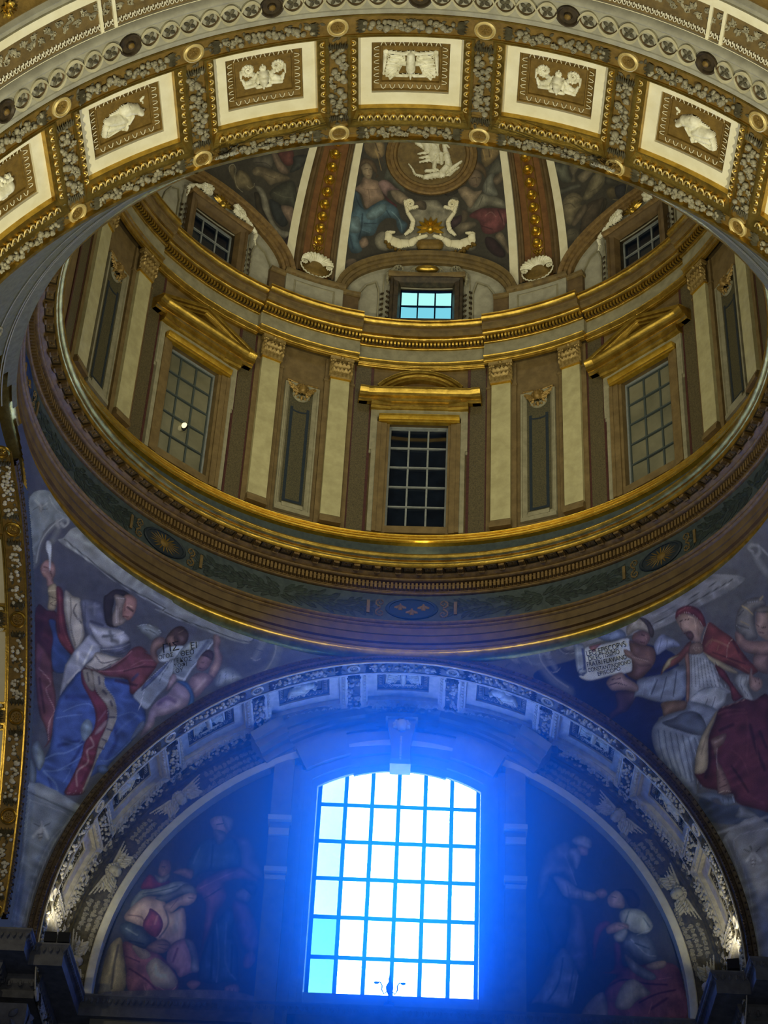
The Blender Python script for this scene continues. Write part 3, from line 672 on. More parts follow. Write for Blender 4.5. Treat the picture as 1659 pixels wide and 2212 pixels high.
build('gilt_strip', MB().add(sweep([(14.70, 0), (14.66, .03), (14.62, 0), (14.2, -.05)], NA), vault), OCHRE, T)
build('leaves', MB(), GOLD, T) if 0 else None
ros = MB()
for k in range(10): ros.add(leaf(.03 * math.cos(k * .628), .03 * math.sin(k * .628), k * .628, .10, .06, .05, 0, 3))
ros.add(ball(.05, 8, 5)); rom = mesh('gilt_rosette', ros, GOLD)
for a in (-56, -49.5, 46.5, 53): put('gilt_rosette', rom, T, at(vault, a, 14.52, 0))
# ================================================================== DRUM: PILASTERS, PANELS, WINDOWS
RAD = RW * D2R
def dl(p0):                                    # drum surface in metres about azimuth p0
    return lambda x, z, w: drum(p0 + x / RAD, z, w)
SIDE = {0: 'centre', 45: 'right', -45: 'left', 90: 'far right', -90: 'far left'}
def prism(poly, w0, w1):
    n = len(poly); V = [(x, y, w0) for x, y in poly] + [(x, y, w1) for x, y in poly]
    return V, [tuple(range(n)), tuple(range(n, 2 * n))] + [(i, (i + 1) % n, n + (i + 1) % n, n + i) for i in range(n)]
def pathsweep(path, prof, caps=True):
    """moulding (n, w) carried along a polyline (u, v), mitred; n points to the left of travel"""
    N = len(path); k = len(prof); V = []; F = []
    for i in range(N):
        a = Vector(path[max(i - 1, 0)]); b = Vector(path[i]); c = Vector(path[min(i + 1, N - 1)])
        d1 = (b - a).normalized() if i else (c - b).normalized(); d2 = (c - b).normalized() if i < N - 1 else d1
        n1 = Vector((-d1.y, d1.x)); n2 = Vector((-d2.y, d2.x)); m = (n1 + n2); m = m / max(m.dot(n1), .3)
        for (n_, w_) in prof: V.append((b.x + m.x * n_, b.y + m.y * n_, w_))
    for i in range(N - 1):
        for j in range(k - 1): F.append((i * k + j, i * k + j + 1, (i + 1) * k + j + 1, (i + 1) * k + j))
    if caps: F += [tuple(range(k)), tuple((N - 1) * k + j for j in range(k))]
    return V, F
def acanthus(mb, x, z, h, wd, w0, fn, lean=.05):
    """one curling leaf standing on (x, z)"""
    V = []; F = []
    for i in range(7):
        t = i / 6; hw = wd * .5 * (1 - .25 * t) * (1 + .12 * (i % 2)); zz = z + h * min(t * 1.12, 1.0) - (h * .12 if i == 6 else 0); ww = w0 + .012 + lean * t ** 2.2 + (.03 if i >= 5 else 0)
        for s, q in ((-1, -.012), (-.5, .004), (0, .014), (.5, .004), (1, -.012)): V.append((x + s * hw, zz - abs(s) * .02 * (1 + t), ww + q))
    for i in range(6):
        for j in range(4): F.append((i * 5 + j, i * 5 + j + 1, (i + 1) * 5 + j + 1, (i + 1) * 5 + j))
    mb.add((V, F), fn)
def capital_mesh():
    f = lambda x, z, w: (x, z, w); m = MB(); hw = .205
    m.add(box(-hw, hw, 0, .44, .08, .15)).add(box(-hw - .05, hw + .05, .46, .54, .08, .215)).add(box(-hw - .02, hw + .02, -.02, .02, .08, .175))
    for k in range(5): acanthus(m, -hw + .03 + k * (2 * hw - .06) / 4, .02, .20, .105, .15, f, .05)
    for k in range(4): acanthus(m, -hw + .075 + k * (2 * hw - .15) / 3, .10, .26, .11, .15, f, .06)
    for s in (-1, 1):
        m.add(relief([(s * a, b, s * x, y, r, q, h) for (a, b, x, y, r, q, h) in spiral(.19, .395, .062, 1.5, 2.6, -1, .2, 16, .022, .014)], min(0, s * .29), max(0, s * .29), .29, .49, 26, 20, .05), lambda x, y, z: (x, y, z + .19))
        m.add(relief([(s * a, b, s * x, y, r, q, h) for (a, b, x, y, r, q, h) in spiral(.055, .395, .04, 1.3, 2.2, 1, .2, 12, .016, .01)], min(0, s * .12), max(0, s * .12), .33, .46, 18, 18, .035), lambda x, y, z: (x, y, z + .17))
        for k in range(3): acanthus(m, s * (hw + .0), .02 + .1 * k, .16, .09, .14, f, .06)
    m.add(ball(.045, 8, 5), lambda x, y, z: (x, y + .50, z + .215)); return mesh('capital', m, CAPG, 50)
CAP = capital_mesh()
GR = 'cream pilasters around the drum'
def pilaster(p, lab):
    T = thing('pilaster', drum(p, 24.42, 0.05), lab, 'pilaster', GR); f = dl(p)
    build('counter_pilaster', MB().add(box(-.29, .29, 24.42, 28.84, 0, .06)), STONE, T) if 0 else None
    build('counter_pilaster', MB().add(box(-.31, .31, 24.42, 28.27, 0, .05), f).add(box(-.33, .33, 28.22, 28.27, .0, .065), f).add(box(-.31, .31, 28.27, 28.86, 0, .05), f), STONE, T)
    pf = [(24.42, .17), (24.50, .17), (24.50, .15), (24.53, .155), (24.56, .14), (24.57, .125), (24.61, .125), (24.62, .10)]
    bm = MB()
    for (a, b) in zip(pf[:-1], pf[1:]): bm.add(box(-.20 - b[1] * .3 + .03, .20 + b[1] * .3 - .03, a[0], b[0] + 1e-3, 0, b[1]), f)
    build('base', bm, STONE, T)
    build('shaft', MB().add(box(-.202, .202, 24.62, 28.28, .0, .125), f), SHAFT, T)
    build('astragal', MB().add(box(-.22, .22, 28.255, 28.285, 0, .15), f), GOLDB, T, label='bright gold astragal')
    put('capital', CAP, T, at(f, 0, 28.30, 0.0), label='gilt acanthus capital')
pl = {-16.0 - 0: 0}
for b in (-45, 0, 45):
    for s in (-1, 1):
        p = b + s * 15.5
        n = SIDE[b]
        pilaster(p, 'cream pilaster on the %s of the %s drum window' % ('right' if s > 0 else 'left', n))
for s, n in ((-1, 'far left'), (1, 'far right')):
    pilaster(s * 74.5, 'cream pilaster at the %s end of the drum, half behind the near arch' % n)
# ---- narrow panels between paired pilasters, each with a cherub head
def cherub_caps():
    c = [(0, .02, 0, -.03, .085, .075, 1.6), (0, -.05, 0, -.07, .03, .02, 1.9), (-.035, .0, -.03, .0, .02, .02, 1.75), (.035, .0, .03, .0, .02, .02, 1.75), (0, -.0, 0, -.03, .014, .02, 2.0)]
    for k in range(7): a = PI * k / 6; c.append((.085 * math.cos(a), .03 + .07 * math.sin(a), .09 * math.cos(a), .035 + .075 * math.sin(a), .033, .03, 1.4))
    for s in (-1, 1):
        for k in range(4): c.append((s * .08, .0 - .02 * k, s * (.27 - .035 * k), .13 - .055 * k, .034, .02, .9 + .1 * (k % 2)))
        c += [(s * .10, .14, s * .26, .17, .03, .02, .8), (s * .09, -.09, s * .14, -.17, .03, .012, .8)]
    for k in range(7): a = PI + PI * k / 6; c.append((.12 * math.cos(a), -.06 + .13 * math.sin(a), .145 * math.cos(a), -.07 + .15 * math.sin(a), .022, .018, .8))
    return c + [(0, -.16, 0, -.22, .035, .015, 1.0)]
CHER = mesh('cherub_head', MB().add(relief(cherub_caps(), -.34, .34, -.28, .24, 68, 52, .09)), MOUL2, 60)
for p, n in ((22.5, 'right of centre'), (-22.5, 'left of centre'), (67.5, 'at the far right'), (-67.5, 'at the far left')):
    T = thing('niche_panel', drum(p, 24.5, 0), 'narrow dark marble panel with gilt cherub head between pilasters, ' + n, 'panel', 'niche panels of the drum'); f = dl(p)
    build('frame', MB().add(frame([(-.37, .37, 24.55, 27.92, 0), (-.37, .37, 24.55, 27.92, .06), (-.34, .34, 24.58, 27.90, .06), (-.33, .33, 24.60, 27.89, .035), (-.30, .30, 24.66, 27.86, .045), (-.28, .28, 24.70, 27.84, .03), (-.25, .25, 24.74, 27.82, .0)], 1, 1), f).add(box(-.37, .37, 24.50, 24.60, 0, .08), f).add(box(-.22, .22, 24.62, 24.72, 0, .07), f), FACADE, T)
    build('marble_field', MB().add(sheet(-.25, .25, 24.74, 27.84, .004, 2, 1), f), NICHE, T)
    fr = MB(); W = .205; iw = .145; top = 27.32
    fr.add(box(-W, -iw, 24.80, top, .004, .010), f).add(box(iw, W, 24.80, top, .004, .010), f).add(box(-W, W, 24.80, 24.86, .004, .010), f)
    for i in range(10):
        x0, x1 = -W + 2 * W * i / 10, -W + 2 * W * (i + 1) / 10; z = lambda x: top - .10 * math.sqrt(max(0, 1 - (x / W) ** 2))
        fr.add(prism([(x0, z(x0) - .04), (x1, z(x1) - .04), (x1, z(x1)), (x0, z(x0))], .004, .010), f)
    build('inlay_border', fr, NAVY, T, label='dark blue inlay line')
    put('cherub_head', CHER, T, at(f, 0, 27.78, .03, su=1.22, sv=1.2), label='gilt cherub head with wings')
    build('shell_bib', MB().add(lathe([(.19, .0), (.18, .03), (.15, .04), (.13, .02), (.02, .01)], 12, 0, 27.68, 1, 1, PI, 2 * PI), f), FACADE, T)
# ---- marble strips of the wall
for b in (0, 45, -45, 90, -90):
    for s in (-1, 1):
        if abs(b) == 90 and s * b > 0: continue
        f = dl(b); a0, a1 = 1.0, 1.42
        q = sorted((s * a0, s * a1)); build('marble_strip', MB().add(box(q[0], q[1], 24.42, 28.86, 0, .02), f), SPECK, wd, label='dark speckled marble strip')
        for (x0, x1) in ((.985, 1.04), (1.36, 1.425)):
            q = sorted((s * x0, s * x1)); build('porphyry_border', MB().add(box(q[0], q[1], 24.42, 28.86, 0, .026), f), PURPLE, wd)
# ---- windows of the drum
def bars_and_panes(W, f, x0, x1, z0, z1, nc, nr, wd_, bar, pane_m, bar_m, jit=None, edge=.05):
    bm = MB()
    for i in range(nc + 1):
        x = x0 + (x1 - x0) * i / nc; h = edge if i in (0, nc) else bar; bm = MB().add(box(x - h / 2, x + h / 2, z0, z1, wd_ - .02, wd_ + .025), f)
        build('bar', bm, bar_m, W, ang=0)
    for j in range(nr + 1):
        z = z0 + (z1 - z0) * j / nr; h = edge if j in (0, nr) else bar
        build('bar', MB().add(box(x0, x1, z - h / 2, z + h / 2, wd_ - .018, wd_ + .022), f), bar_m, W, ang=0)
    for i in range(nc):
        for j in range(nr):
            xa, xb = x0 + (x1 - x0) * i / nc, x0 + (x1 - x0) * (i + 1) / nc; za, zb = z0 + (z1 - z0) * j / nr, z0 + (z1 - z0) * (j + 1) / nr
            t = (random.uniform(-.004, .004)); m = pane_m(i, j) if callable(pane_m) else pane_m
            build('pane', MB().add(box(xa, xb, za, zb, wd_ - .012 + t, wd_ - .004 + t), f), m, W, ang=0)
for k, (b, n) in enumerate(((0, 'centre'), (-45, 'left'), (45, 'right'))):
    f = dl(b); W = thing('window_%d' % (k + 2), drum(b, 24.8, -.1), ('dark fifteen-pane window in the middle of the drum' if b == 0 else 'grey fifteen-pane window on the %s side of the drum' % n), 'window', kind='structure')
    build('reveal', MB().add(frame([(-.605, .605, 24.62, 27.36, 0), (-.605, .605, 24.62, 27.36, -.22)]), f), STONE, W)
    build('casement', MB().add(frame([(-.605, .605, 24.64, 27.36, -.10), (-.57, .57, 24.70, 27.32, -.10), (-.57, .57, 24.70, 27.32, -.16)]), f), IRON, W)
    bars_and_panes(W, f, -.575, .575, 24.72, 27.33, 3, 5, -.15, .035, PANED if b == 0 else PANEW, IRON if b == 0 else mat('dark_glazing_bar_%d' % k, (62, 70, 68), .5))
for b in (90, -90, 135, -135, 180):            # shut openings out of view
    build('blind_window', MB().add(sheet(-.62, .62, 24.75, 27.4, -.15), dl(b)), PANED, wd)
for b, n in ((0, 'centre'), (-45, 'left'), (45, 'right')):
    f = dl(b); seg = b == 0
    T = thing('window_surround', drum(b, 24.42, .05), ('stone window surround with gilded curved pediment over the centre drum window' if seg else 'stone window surround with gilded triangular pediment over the %s drum window' % n), 'window surround', 'window surrounds of the drum')
    jm = MB()
    for s in (-1, 1):
        for (x0, x1, w) in ((.60, .66, .05), (.66, .78, .085), (.78, .86, .10)):
            q = sorted((s * x0, s * x1)); jm.add(box(q[0], q[1], 24.42, 27.30, 0, w), f)
    for (z0, z1, w) in ((27.34, 27.40, .05),): jm.add(box(-.80, .80, z0, z1, 0, w), f)
    jm.add(box(-.66, .66, 24.43, 24.60, 0, .05), f)
    build('jamb', jm, STONE, T)
    em = MB()
    for s in (-1, 1):
        q = sorted((s * .86, s * .955)); em.add(box(q[0], q[1], 24.42, 27.70, 0, .075), f); q = sorted((s * .955, s * 1.0)); em.add(box(q[0], q[1], 26.55, 27.72, 0, .07), f)
        em.add(box(q[0] - .0, q[1], 26.48, 26.55, 0, .04), f)
    em.add(box(-.90, .90, 27.46, 27.66, 0, .07), f); build('outer_face', em, FACADE, T)
    build('gilt_lintel', MB().add(pathsweep([(-.84, 27.31), (.84, 27.31)], [(0, 0), (0, .10), (.03, .11), (.04, .14), (.07, .155), (.10, .165), (.13, .18), (.155, .18), (.155, 0)]), f), GOLDB, T)
    pr = [(0, 0), (0, .11), (.03, .12), (.045, .15), (.07, .155), (.075, .22), (.14, .225), (.15, .24), (.20, .28), (.235, .295), (.26, .295), (.26, 0)]
    cm = MB(); zc = 27.70
    cm.add(pathsweep([(-1.27, zc + .10), (1.27, zc + .10)], pr), f)
    for s in (-1, 1): q = sorted((s * .60, s * 1.02)); cm.add(pathsweep([(q[0], zc - .06), (q[1], zc - .06)], [(0, 0), (0, .15), (.05, .17), (.06, .2), (.16, .21), (.16, 0)]), f); q = sorted((s * 1.10, s * 1.29)); cm.add(pathsweep([(q[0], zc + .10), (q[1], zc + .10)], [(a, c * 1.15 if c else 0) for a, c in pr]), f)
    cm.add(pathsweep([(-1.02, zc - .05), (1.02, zc - .05)], [(0, 0), (0, .10), (.05, .12), (.06, .14), (.15, .145), (.15, 0)]), f)
    build('gilt_cornice', cm, GOLD, T)
    zb = zc + .34
    rk = [(-.10, 0), (-.10, .16), (-.07, .17), (-.05, .21), (-.01, .23), (.0, .28), (.04, .30), (.06, .30), (.06, 0)]
    if seg: path = [(1.22 * math.sin(a), zb - .98 + 1.53 * math.cos(a)) for a in arange(-.80, .80, 24)]
    else: path = [(-1.27, zb - .02), (0, zb + .56), (1.27, zb - .02)]
    build('pediment', MB().add(pathsweep(path, rk), f), GOLD, T)
    if seg: ip = [(.80 * math.sin(a), zb - .75 + 1.02 * math.cos(a)) for a in arange(-.72, .72, 16)]
    else: ip = [(-.62, zb + .06), (0, zb + .34), (.62, zb + .06)]
    build('tympanum', MB().add(prism(([(-1.2, zb - .12)] + path[::1] + [(1.2, zb - .12)]), 0, .03), f), UMBER, T)
    build('inner_moulding', MB().add(pathsweep(ip, [(-.04, 0), (-.04, .07), (.03, .09), (.03, 0)]), f), MOUL, T)
# ---- lamp glimpsed through the left drum window
f = dl(-45)
T = thing('lamp', f(.02, 25.62, -.1), 'small lit lamp shining in the lower panes of the left drum window', 'lamp')
build('shade', MB().add(lathe([(.02, .10), (.05, .06), (.095, 0), (.09, -.005)], 12), lambda a, b, c: f(a * .6 + .05 + c * .9, 25.62 + b + c * .9, -.125 + a * .05 + .03)), BLACK, T)
build('bulb', MB().add(ball(1, 10, 6, .055, .085, .03), lambda a, b, c: f(.06 + a + b * .35, 25.68 + b, -.10 + c)), glow('lamp_glow', (1.0, .86, .45), 1.6), T)
# ================================================================== DOME
RD = 6.15 * 1.03 * D2R
def ml(p0, z0=None):                           # dome surface in metres, v = height
    return lambda x, z, w: domez(p0 + x / RD, z, w)
def ell_arch(ax, az, z0, n=40, a0=0, a1=PI): return [(ax * math.cos(a), z0 + az * math.sin(a)) for a in arange(a1, a0, n)]
ribs = {}
for k, p in enumerate((-22.5, 22.5, -67.5, 67.5)):
    n = {-22.5: 'left of centre', 22.5: 'right of centre', -67.5: 'at the far left', 67.5: 'at the far right'}[p]
    T = thing('rib', domez(p, 31.0, 0), 'red-brown dome rib studded with gilt rosettes, ' + n, 'rib', 'ribs of the dome'); ts = arange(1.2, 78, 40)
    f = lambda x, t, w, p=p: dome(p + x, t, w)
    build('red_field', MB().add(sweep([(-2.9, .0), (-2.9, .05), (2.9, .05), (2.9, .0)], ts), lambda t, x, w: f(x, t, w)), RIBRED, T)
    eb = MB()
    for s in (-1, 1): eb.add(sweep([(s * 2.8, .05), (s * 2.9, .085), (s * 3.3, .10), (s * 3.5, .07), (s * 3.9, .07), (s * 4.2, .03), (s * 4.3, .0)], ts), lambda t, x, w: f(x, t, w))
    build('edge_moulding', eb, UMBER, T)
    for s in (-1, 1): q = sorted((s * 4.4, s * 6.1)); build('cream_strip', MB().add(box(q[0], q[1], 0.3, 78, 0, .025, 1, 40), f), CREAM, T)
    build('gilt_strip', MB().add(frame([(-1.5, 1.5, 6.4, 29.5, .05), (-1.45, 1.45, 6.6, 29.3, .075), (-1.2, 1.2, 6.9, 29.0, .055)], 1, 20, True), f), OCHRE, T)
    rm = MB()
    rm.add(lathe([(.13, 0), (.125, .03), (.10, .055), (.06, .06)], 16)).add(ball(.095, 12, 7, 1, 1, 1), lambda a, b, c: (a, b + .015, c + .05)).add(lathe([(.05, .03), (.045, .07), (.02, .05)], 8, 0, -.085))
    for q in range(5): rm.add(leaf(.0, -.05, -PI / 2 + (q - 2) * .5, .09, .03, .03, .05, 3))
    rsm = mesh('gilt_boss', rm, GOLDB)
    for i in range(9):
        t = 9.6 + 2.72 * i; put('gilt_boss', rsm, T, at(f, 0, t, .055, e=.01, su=.95, sv=.95))
    om = MB().add(relief(cherub_caps(), -.3, .3, -.26, .22, 50, 40, .05)); put('gilt_pendant', mesh('gilt_pendant', om, GOLD), T, at(f, 0, 7.6, .05, e=.01, su=.45, sv=.5))
    # scallop shell at the foot
    Sh = thing('shell', domez(p, 31.0, .1), 'white scallop shell with gilt heart at the foot of the rib ' + n, 'shell', 'shells at the feet of the ribs')
    g = lambda x, y, w, p=p: domez(p + x / RD, 31.24 + y, w + .06)
    sh = MB(); V = []; F = []; NA_, NR = 56, 5
    for i in range(NA_ + 1):
        a = -.15 + (PI + .3) * i / NA_
        for j in range(NR + 1):
            r = .12 + .25 * j / NR; fl_ = (.5 + .5 * math.cos(i * 2 * PI / 4.0)) * .05 * j / NR
            V.append((r * 1.02 * math.cos(a), r * .78 * math.sin(a) + .03, .10 + .08 * math.sin(PI * j / NR * .8) + fl_))
    for i in range(NA_):
        for j in range(NR): F.append((i * (NR + 1) + j, i * (NR + 1) + j + 1, (i + 1) * (NR + 1) + j + 1, (i + 1) * (NR + 1) + j))
    build('ribbed_rim', MB().add((V, F), g), MARBLE, Sh, ang=60)
    for s in (-1, 1): build('volute', MB().add(relief([(s * a, b, s * x, y, r, q, h) for (a, b, x, y, r, q, h) in spiral(.28, .02, .085, 1.9, 2.0, -1, .1, 22, .026, .014)], min(s * .15, s * .42), max(s * .15, s * .42), -.14, .16, 34, 34, .05), lambda x, y, z: g(x, y, z + .12)), MARBLE, Sh)
    build('lower_lip', MB().add(tube([(.36 * math.cos(a), -.02 + .30 * math.sin(a) + .016 * math.sin(a * 24), .10) for a in arange(PI, 2 * PI, 60)], .016, 5), g), MARBLE, Sh)
    build('gilt_heart', MB().add(ball(1, 16, 8, .34, .25, .10), lambda x, y, z: g(x, y - .03, z + .03)), mat('gilt_heart_%d' % k, (96, 76, 36), .5, .4, (124, 100, 48), 6), Sh)
# ---- attic pedestals under the ribs
for p, n in ((-22.5, 'left of'), (22.5, 'right of')):
    T = thing('pedestal', domez(p, 30.03, .05), 'grey attic pedestal with brown cap under the rib %s centre' % n, 'pedestal', 'attic pedestals'); f = ml(p)
    build('block', MB().add(box(-.66, .66, 30.02, 30.74, 0, .16, 6, 1), f), GREYS, T)
    build('panel', MB().add(frame([(-.48, .48, 30.12, 30.62, .16), (-.44, .44, 30.16, 30.58, .175), (-.42, .42, 30.18, 30.56, .15)], 4, 1, True), f), FACADE, T)
    build('cap', MB().add(pathsweep([(x, 30.72) for x in arange(-.70, .70, 8)], [(0, 0), (0, .18), (.03, .19), (.05, .22), (.09, .24), (.12, .24), (.12, 0)]), f), BROWN, T)
    for s in (-1, 1):
        q = sorted((s * .66, s * 1.02)); build('side_block', MB().add(box(q[0], q[1], 30.02, 30.68, 0, .10, 3, 1), f), UMBER, T)
        build('side_cap', MB().add(pathsweep([(x, 30.66) for x in arange(q[0], q[1] + .03 * (s > 0), 4)], [(0, 0), (0, .12), (.03, .13), (.05, .16), (.10, .17), (.10, 0)]), f), BROWN, T)
# ---- lunette windows and their arches
def creature_caps(s):
    c = []
    for i in range(6): c.append((s * (.95 - .10 * i), .02 + .10 * i - .012 * i * i, s * (.86 - .10 * i), .11 + .10 * i - .012 * i * i - .02, .05 + .012 * (i > 1), .062, 1))
    for i in range(5): c.append((s * (.62 - .05 * i), .30 + .03 * i, s * (.58 - .05 * i), .40 + .02 * i, .04, .03, 1.2))
    return c + [(s * .98, -.05, s * .96, -.2, .05, .03, 1), (s * .96, -.2, s * 1.0, -.34, .03, .02, .9), (s * .40, .36, s * .34, .42, .06, .05, 1.2), (s * .42, .44, s * .44, .50, .02, .01, 1)]
for k, (p, n) in enumerate(((0, 'centre'), (-45, 'left'), (45, 'right'))):
    f = ml(p); mid = p == 0
    W = thing('window_%d' % (k + 5), f(0, 30.2, -.2), ('small bright cyan six-pane window at the foot of the dome' if mid else 'small dark six-pane dome window on the %s' % n), 'window', kind='structure')
    build('reveal', MB().add(frame([(-.56, .56, 30.22, 31.24, .02), (-.56, .56, 30.22, 31.24, -.40)]), f), DARK, W)
    bars_and_panes(W, f, -.55, .55, 30.33, 31.22, 3, 2, -.12, .03, (lambda i, j: [SKYC, SKYD][(i + j) % 2] if 0 else (SKYC if j else SKYD)) if mid else PANED, IRONB if mid else IRON, edge=.05)
    build('outside', MB().add(sheet(-.8, .8, 30.0, 31.4, -.5), f), PANED, W) if not mid else None
    T = thing('dome_window_frame', f(0, 30.03, .1), ('dark moulded frame with scrolls around the bright centre dome window' if mid else 'dark moulded frame with shell and carved scrolls around the %s dome window' % n), 'window surround', 'dome window frames')
    build('architrave', MB().add(frame([(-.80, .80, 30.02, 31.42, 0), (-.80, .80, 30.02, 31.42, .16), (-.74, .74, 30.06, 31.36, .18), (-.72, .72, 30.08, 31.32, .15), (-.62, .62, 30.16, 31.29, .14), (-.60, .60, 30.18, 31.27, .10), (-.56, .56, 30.22, 31.24, .02)]), f), DARK if mid else UMBER, T)
    build('cornice', MB().add(pathsweep([(x, 31.40) for x in arange(-.86, .86, 6)], [(0, 0), (0, .18), (.03, .2), (.05, .24), (.09, .25), (.09, 0)]), f), BROWN if mid else MOUL, T)
    sc = MB()
    if mid:
        for s in (-1, 1):
            sc.add(relief([(s * a, b, s * x, y, r, q, h) for (a, b, x, y, r, q, h) in spiral(.62, .19, .12, 1.5, -.4, 1, .2, 24, .034, .02) + [(.74, .16, .86, .02, .05, .06, 1), (.86, .02, .88, -.16, .05, .04, 1), (.88, -.16, .83, -.32, .04, .015, 1), (.50, .12, .30, .06, .03, .025, .8)] + spiral(.31, .16, .075, 1.2, -PI / 2, 1, .25, 14, .024, .016) + [(.31, .235, .2, .30, .03, .03, 1), (.2, .30, .0, .315, .03, .03, 1)]], -1, 1, -.38, .40, 100, 44, .07), lambda x, y, z: f(x, 31.48 + y, z + .10))
        build('scrolls', sc, FACADE, T, label='pale scrolls')
        build('cushion', MB().add(ball(1, 18, 8, .26, .10, .11), lambda x, y, z: f(x, 31.68 + y, z + .14)), GOLD, T, label='gilt cushion')
    else:
        for s in (-1, 1): sc = MB().add(relief(creature_caps(s), min(.2 * s, s * 1.1), max(.2 * s, s * 1.1), -.42, .6, 60, 60, .09), lambda x, y, z: f(x, 31.42 + y, z + .16)); build('carved_scroll', sc, MARBLE, T, label='white carved scroll')
        sm = MB()
        for q in range(9): a = PI * (q + .5) / 9; sm.add(leaf(0, 0, a, .26, .075, .06, .02, 4), lambda x, y, z: f(x, 31.62 + y, z + .16))
        sm.add(ball(.10, 10, 6), lambda x, y, z: f(x, 31.60 + y, z + .2)); build('shell', sm, GOLD, T, label='gilt shell')
    dr = MB()
    for s in (-1, 1):
        for i in range(12): dr.add(leaf(s * .90 + .03 * (-1) ** i, 31.05 - .08 * i, -PI / 2 + .6 * (-1) ** i, .12, .07, .04, 0, 3), lambda x, y, z: f(x, y, z + .05))
    build('leaf_drops', dr, DARK, T, kind='stuff')
    A = thing('window_arch', f(0, 32.2, .05), 'brown moulded arch over the %s dome window' % n, 'arch', 'window arches of the dome')
    pr = [(-.27, 0), (-.27, .10), (-.24, .12), (-.20, .12), (-.19, .15), (-.11, .15), (-.10, .18), (-.05, .21), (0.0, .21), (.01, 0)]
    build('archivolt', MB().add(pathsweep([(x, z) for x, z in ell_arch(2.02, 1.44, 30.74, 48)], pr), lambda x, z, w: domez(p + x / RD, z, w)), BROWN if mid else MOUL, A)
    build('infill', MB().add(frame([(-.92, .92, 30.02, 31.5, .012), (-.95, .95, 30.02, 31.55, .012)]), f), FACADE, A)
    lf = MB()
    pts = ell_arch(1.80, 1.22, 30.74, 30)
    lf.add(([(x, z, .03) for x, z in pts] + [(x, 30.02, .03) for x, z in pts], [(i, i + 1, i + 32, i + 31) for i in range(30)]), lambda x, z, w: domez(p + x / RD, max(z, 30.02), w - (.0 if abs(x) > .86 else .06)))
    for s in (-1, 1): build('side_panel_moulding', MB().add(pathsweep([(s * 1.02, 30.1), (s * 1.02, 31.0), (s * 1.10, 31.3), (s * 1.32, 31.16), (s * 1.48, 30.85), (s * 1.55, 30.5), (s * 1.56, 30.1)], [(0, .0), (.0, .05), (.025, .05), (.025, 0)]), f), FACADE, A)
# ================================================================== LUNETTE WALL
def fr_(a, r, d, y=32.44): a *= D2R; return (r * math.sin(a), y - d, ZF + r * math.cos(a))
T = thing('stucco_band', fr_(0, 5.9, 0), 'carved stucco band with winged cherub heads framing the lunette', 'frieze')
LA = arange(-92, 92, 120)
build('ground', MB().add(sweep([(6.02, .0), (5.36, .0)], LA), fr_), FRUITD, T)
build('plain_rim', MB().add(sweep([(5.42, 0), (5.42, .05), (5.40, .07), (5.30, .07), (5.27, .05), (5.27, -.22)], LA), fr_), WHITE, T, label='plain white inner rim')
eb = MB()
eb.add(sweep([(6.0, .16), (5.97, .17), (5.95, .15), (5.93, .04), (5.90, .05), (5.88, .0)], LA), fr_)
build('edge_moulding', eb, FRUITD, T)
eg = MB()
for i in range(110):
    a = -91 + 182 * i / 109
    if abs(a) < 26: continue
    eg.add(ball(1, 6, 4, .035, .045, .03), lambda x, y, z: fr_(a + x / (5.95 * D2R), 5.965 + y, .13 + z)); arch_rim(eg, a * 6 * D2R, 5.97, .055, .075, .15, lambda x, y, z: fr_(x / (6 * D2R), y, z), PI)
build('egg_and_dart', eg, FRUIT, T, kind='stuff')  # darker stucco puts the shade on the egg band into its colour
CH2 = []
def big_cherub():
    c = [(0, .02, 0, -.04, .115, .10, 1.8), (-.045, .01, -.04, .01, .026, .026, 2.0), (.045, .01, .04, .01, .026, .026, 2.0), (0, -.0, 0, -.03, .02, .026, 2.25), (-.035, -.07, .035, -.07, .02, .02, 1.9), (-.06, -.04, -.055, -.04, .04, .04, 1.9), (.06, -.04, .055, -.04, .04, .04, 1.9)]
    for k in range(9): a = -.15 + (PI + .3) * k / 8; c.append((.115 * math.cos(a), .03 + .10 * math.sin(a), .12 * math.cos(a), .035 + .11 * math.sin(a), .045, .04, 1.5 + .2 * (k % 2)))
    for s in (-1, 1):
        for k in range(6): c.append((s * .17, .11 - .045 * k, s * (.63 - .065 * k), .17 - .068 * k, .036, .016, .75 + .12 * (k % 2)))
        for k in range(5): c.append((s * (.14 + .05 * k), -.05 + .0 * k, s * (.19 + .05 * k), -.10 - .01 * k, .042, .035, 1.0 + .15 * (k % 2)))
        for k in range(4): c.append((s * (.16 + .06 * k), .05, s * (.21 + .06 * k), .02, .042, .035, 1.0 + .15 * (k % 2)))
    return c
BC = MB().add(relief(big_cherub(), -.66, .66, -.24, .24, 150, 56, .075)); BCM = mesh('cherub_head', BC, ARCHW, 60)
for a in (-85.2, -66, -46.7, 46.7, 66, 85.2):
    g = lambda x, y, z: fr_(x / (5.66 * D2R), 5.66 + y, z)
    put('cherub_head', BCM, T, at(g, a * 5.66 * D2R, 0, .005, su=.98))
sc = MB(); rr = random.Random(11)
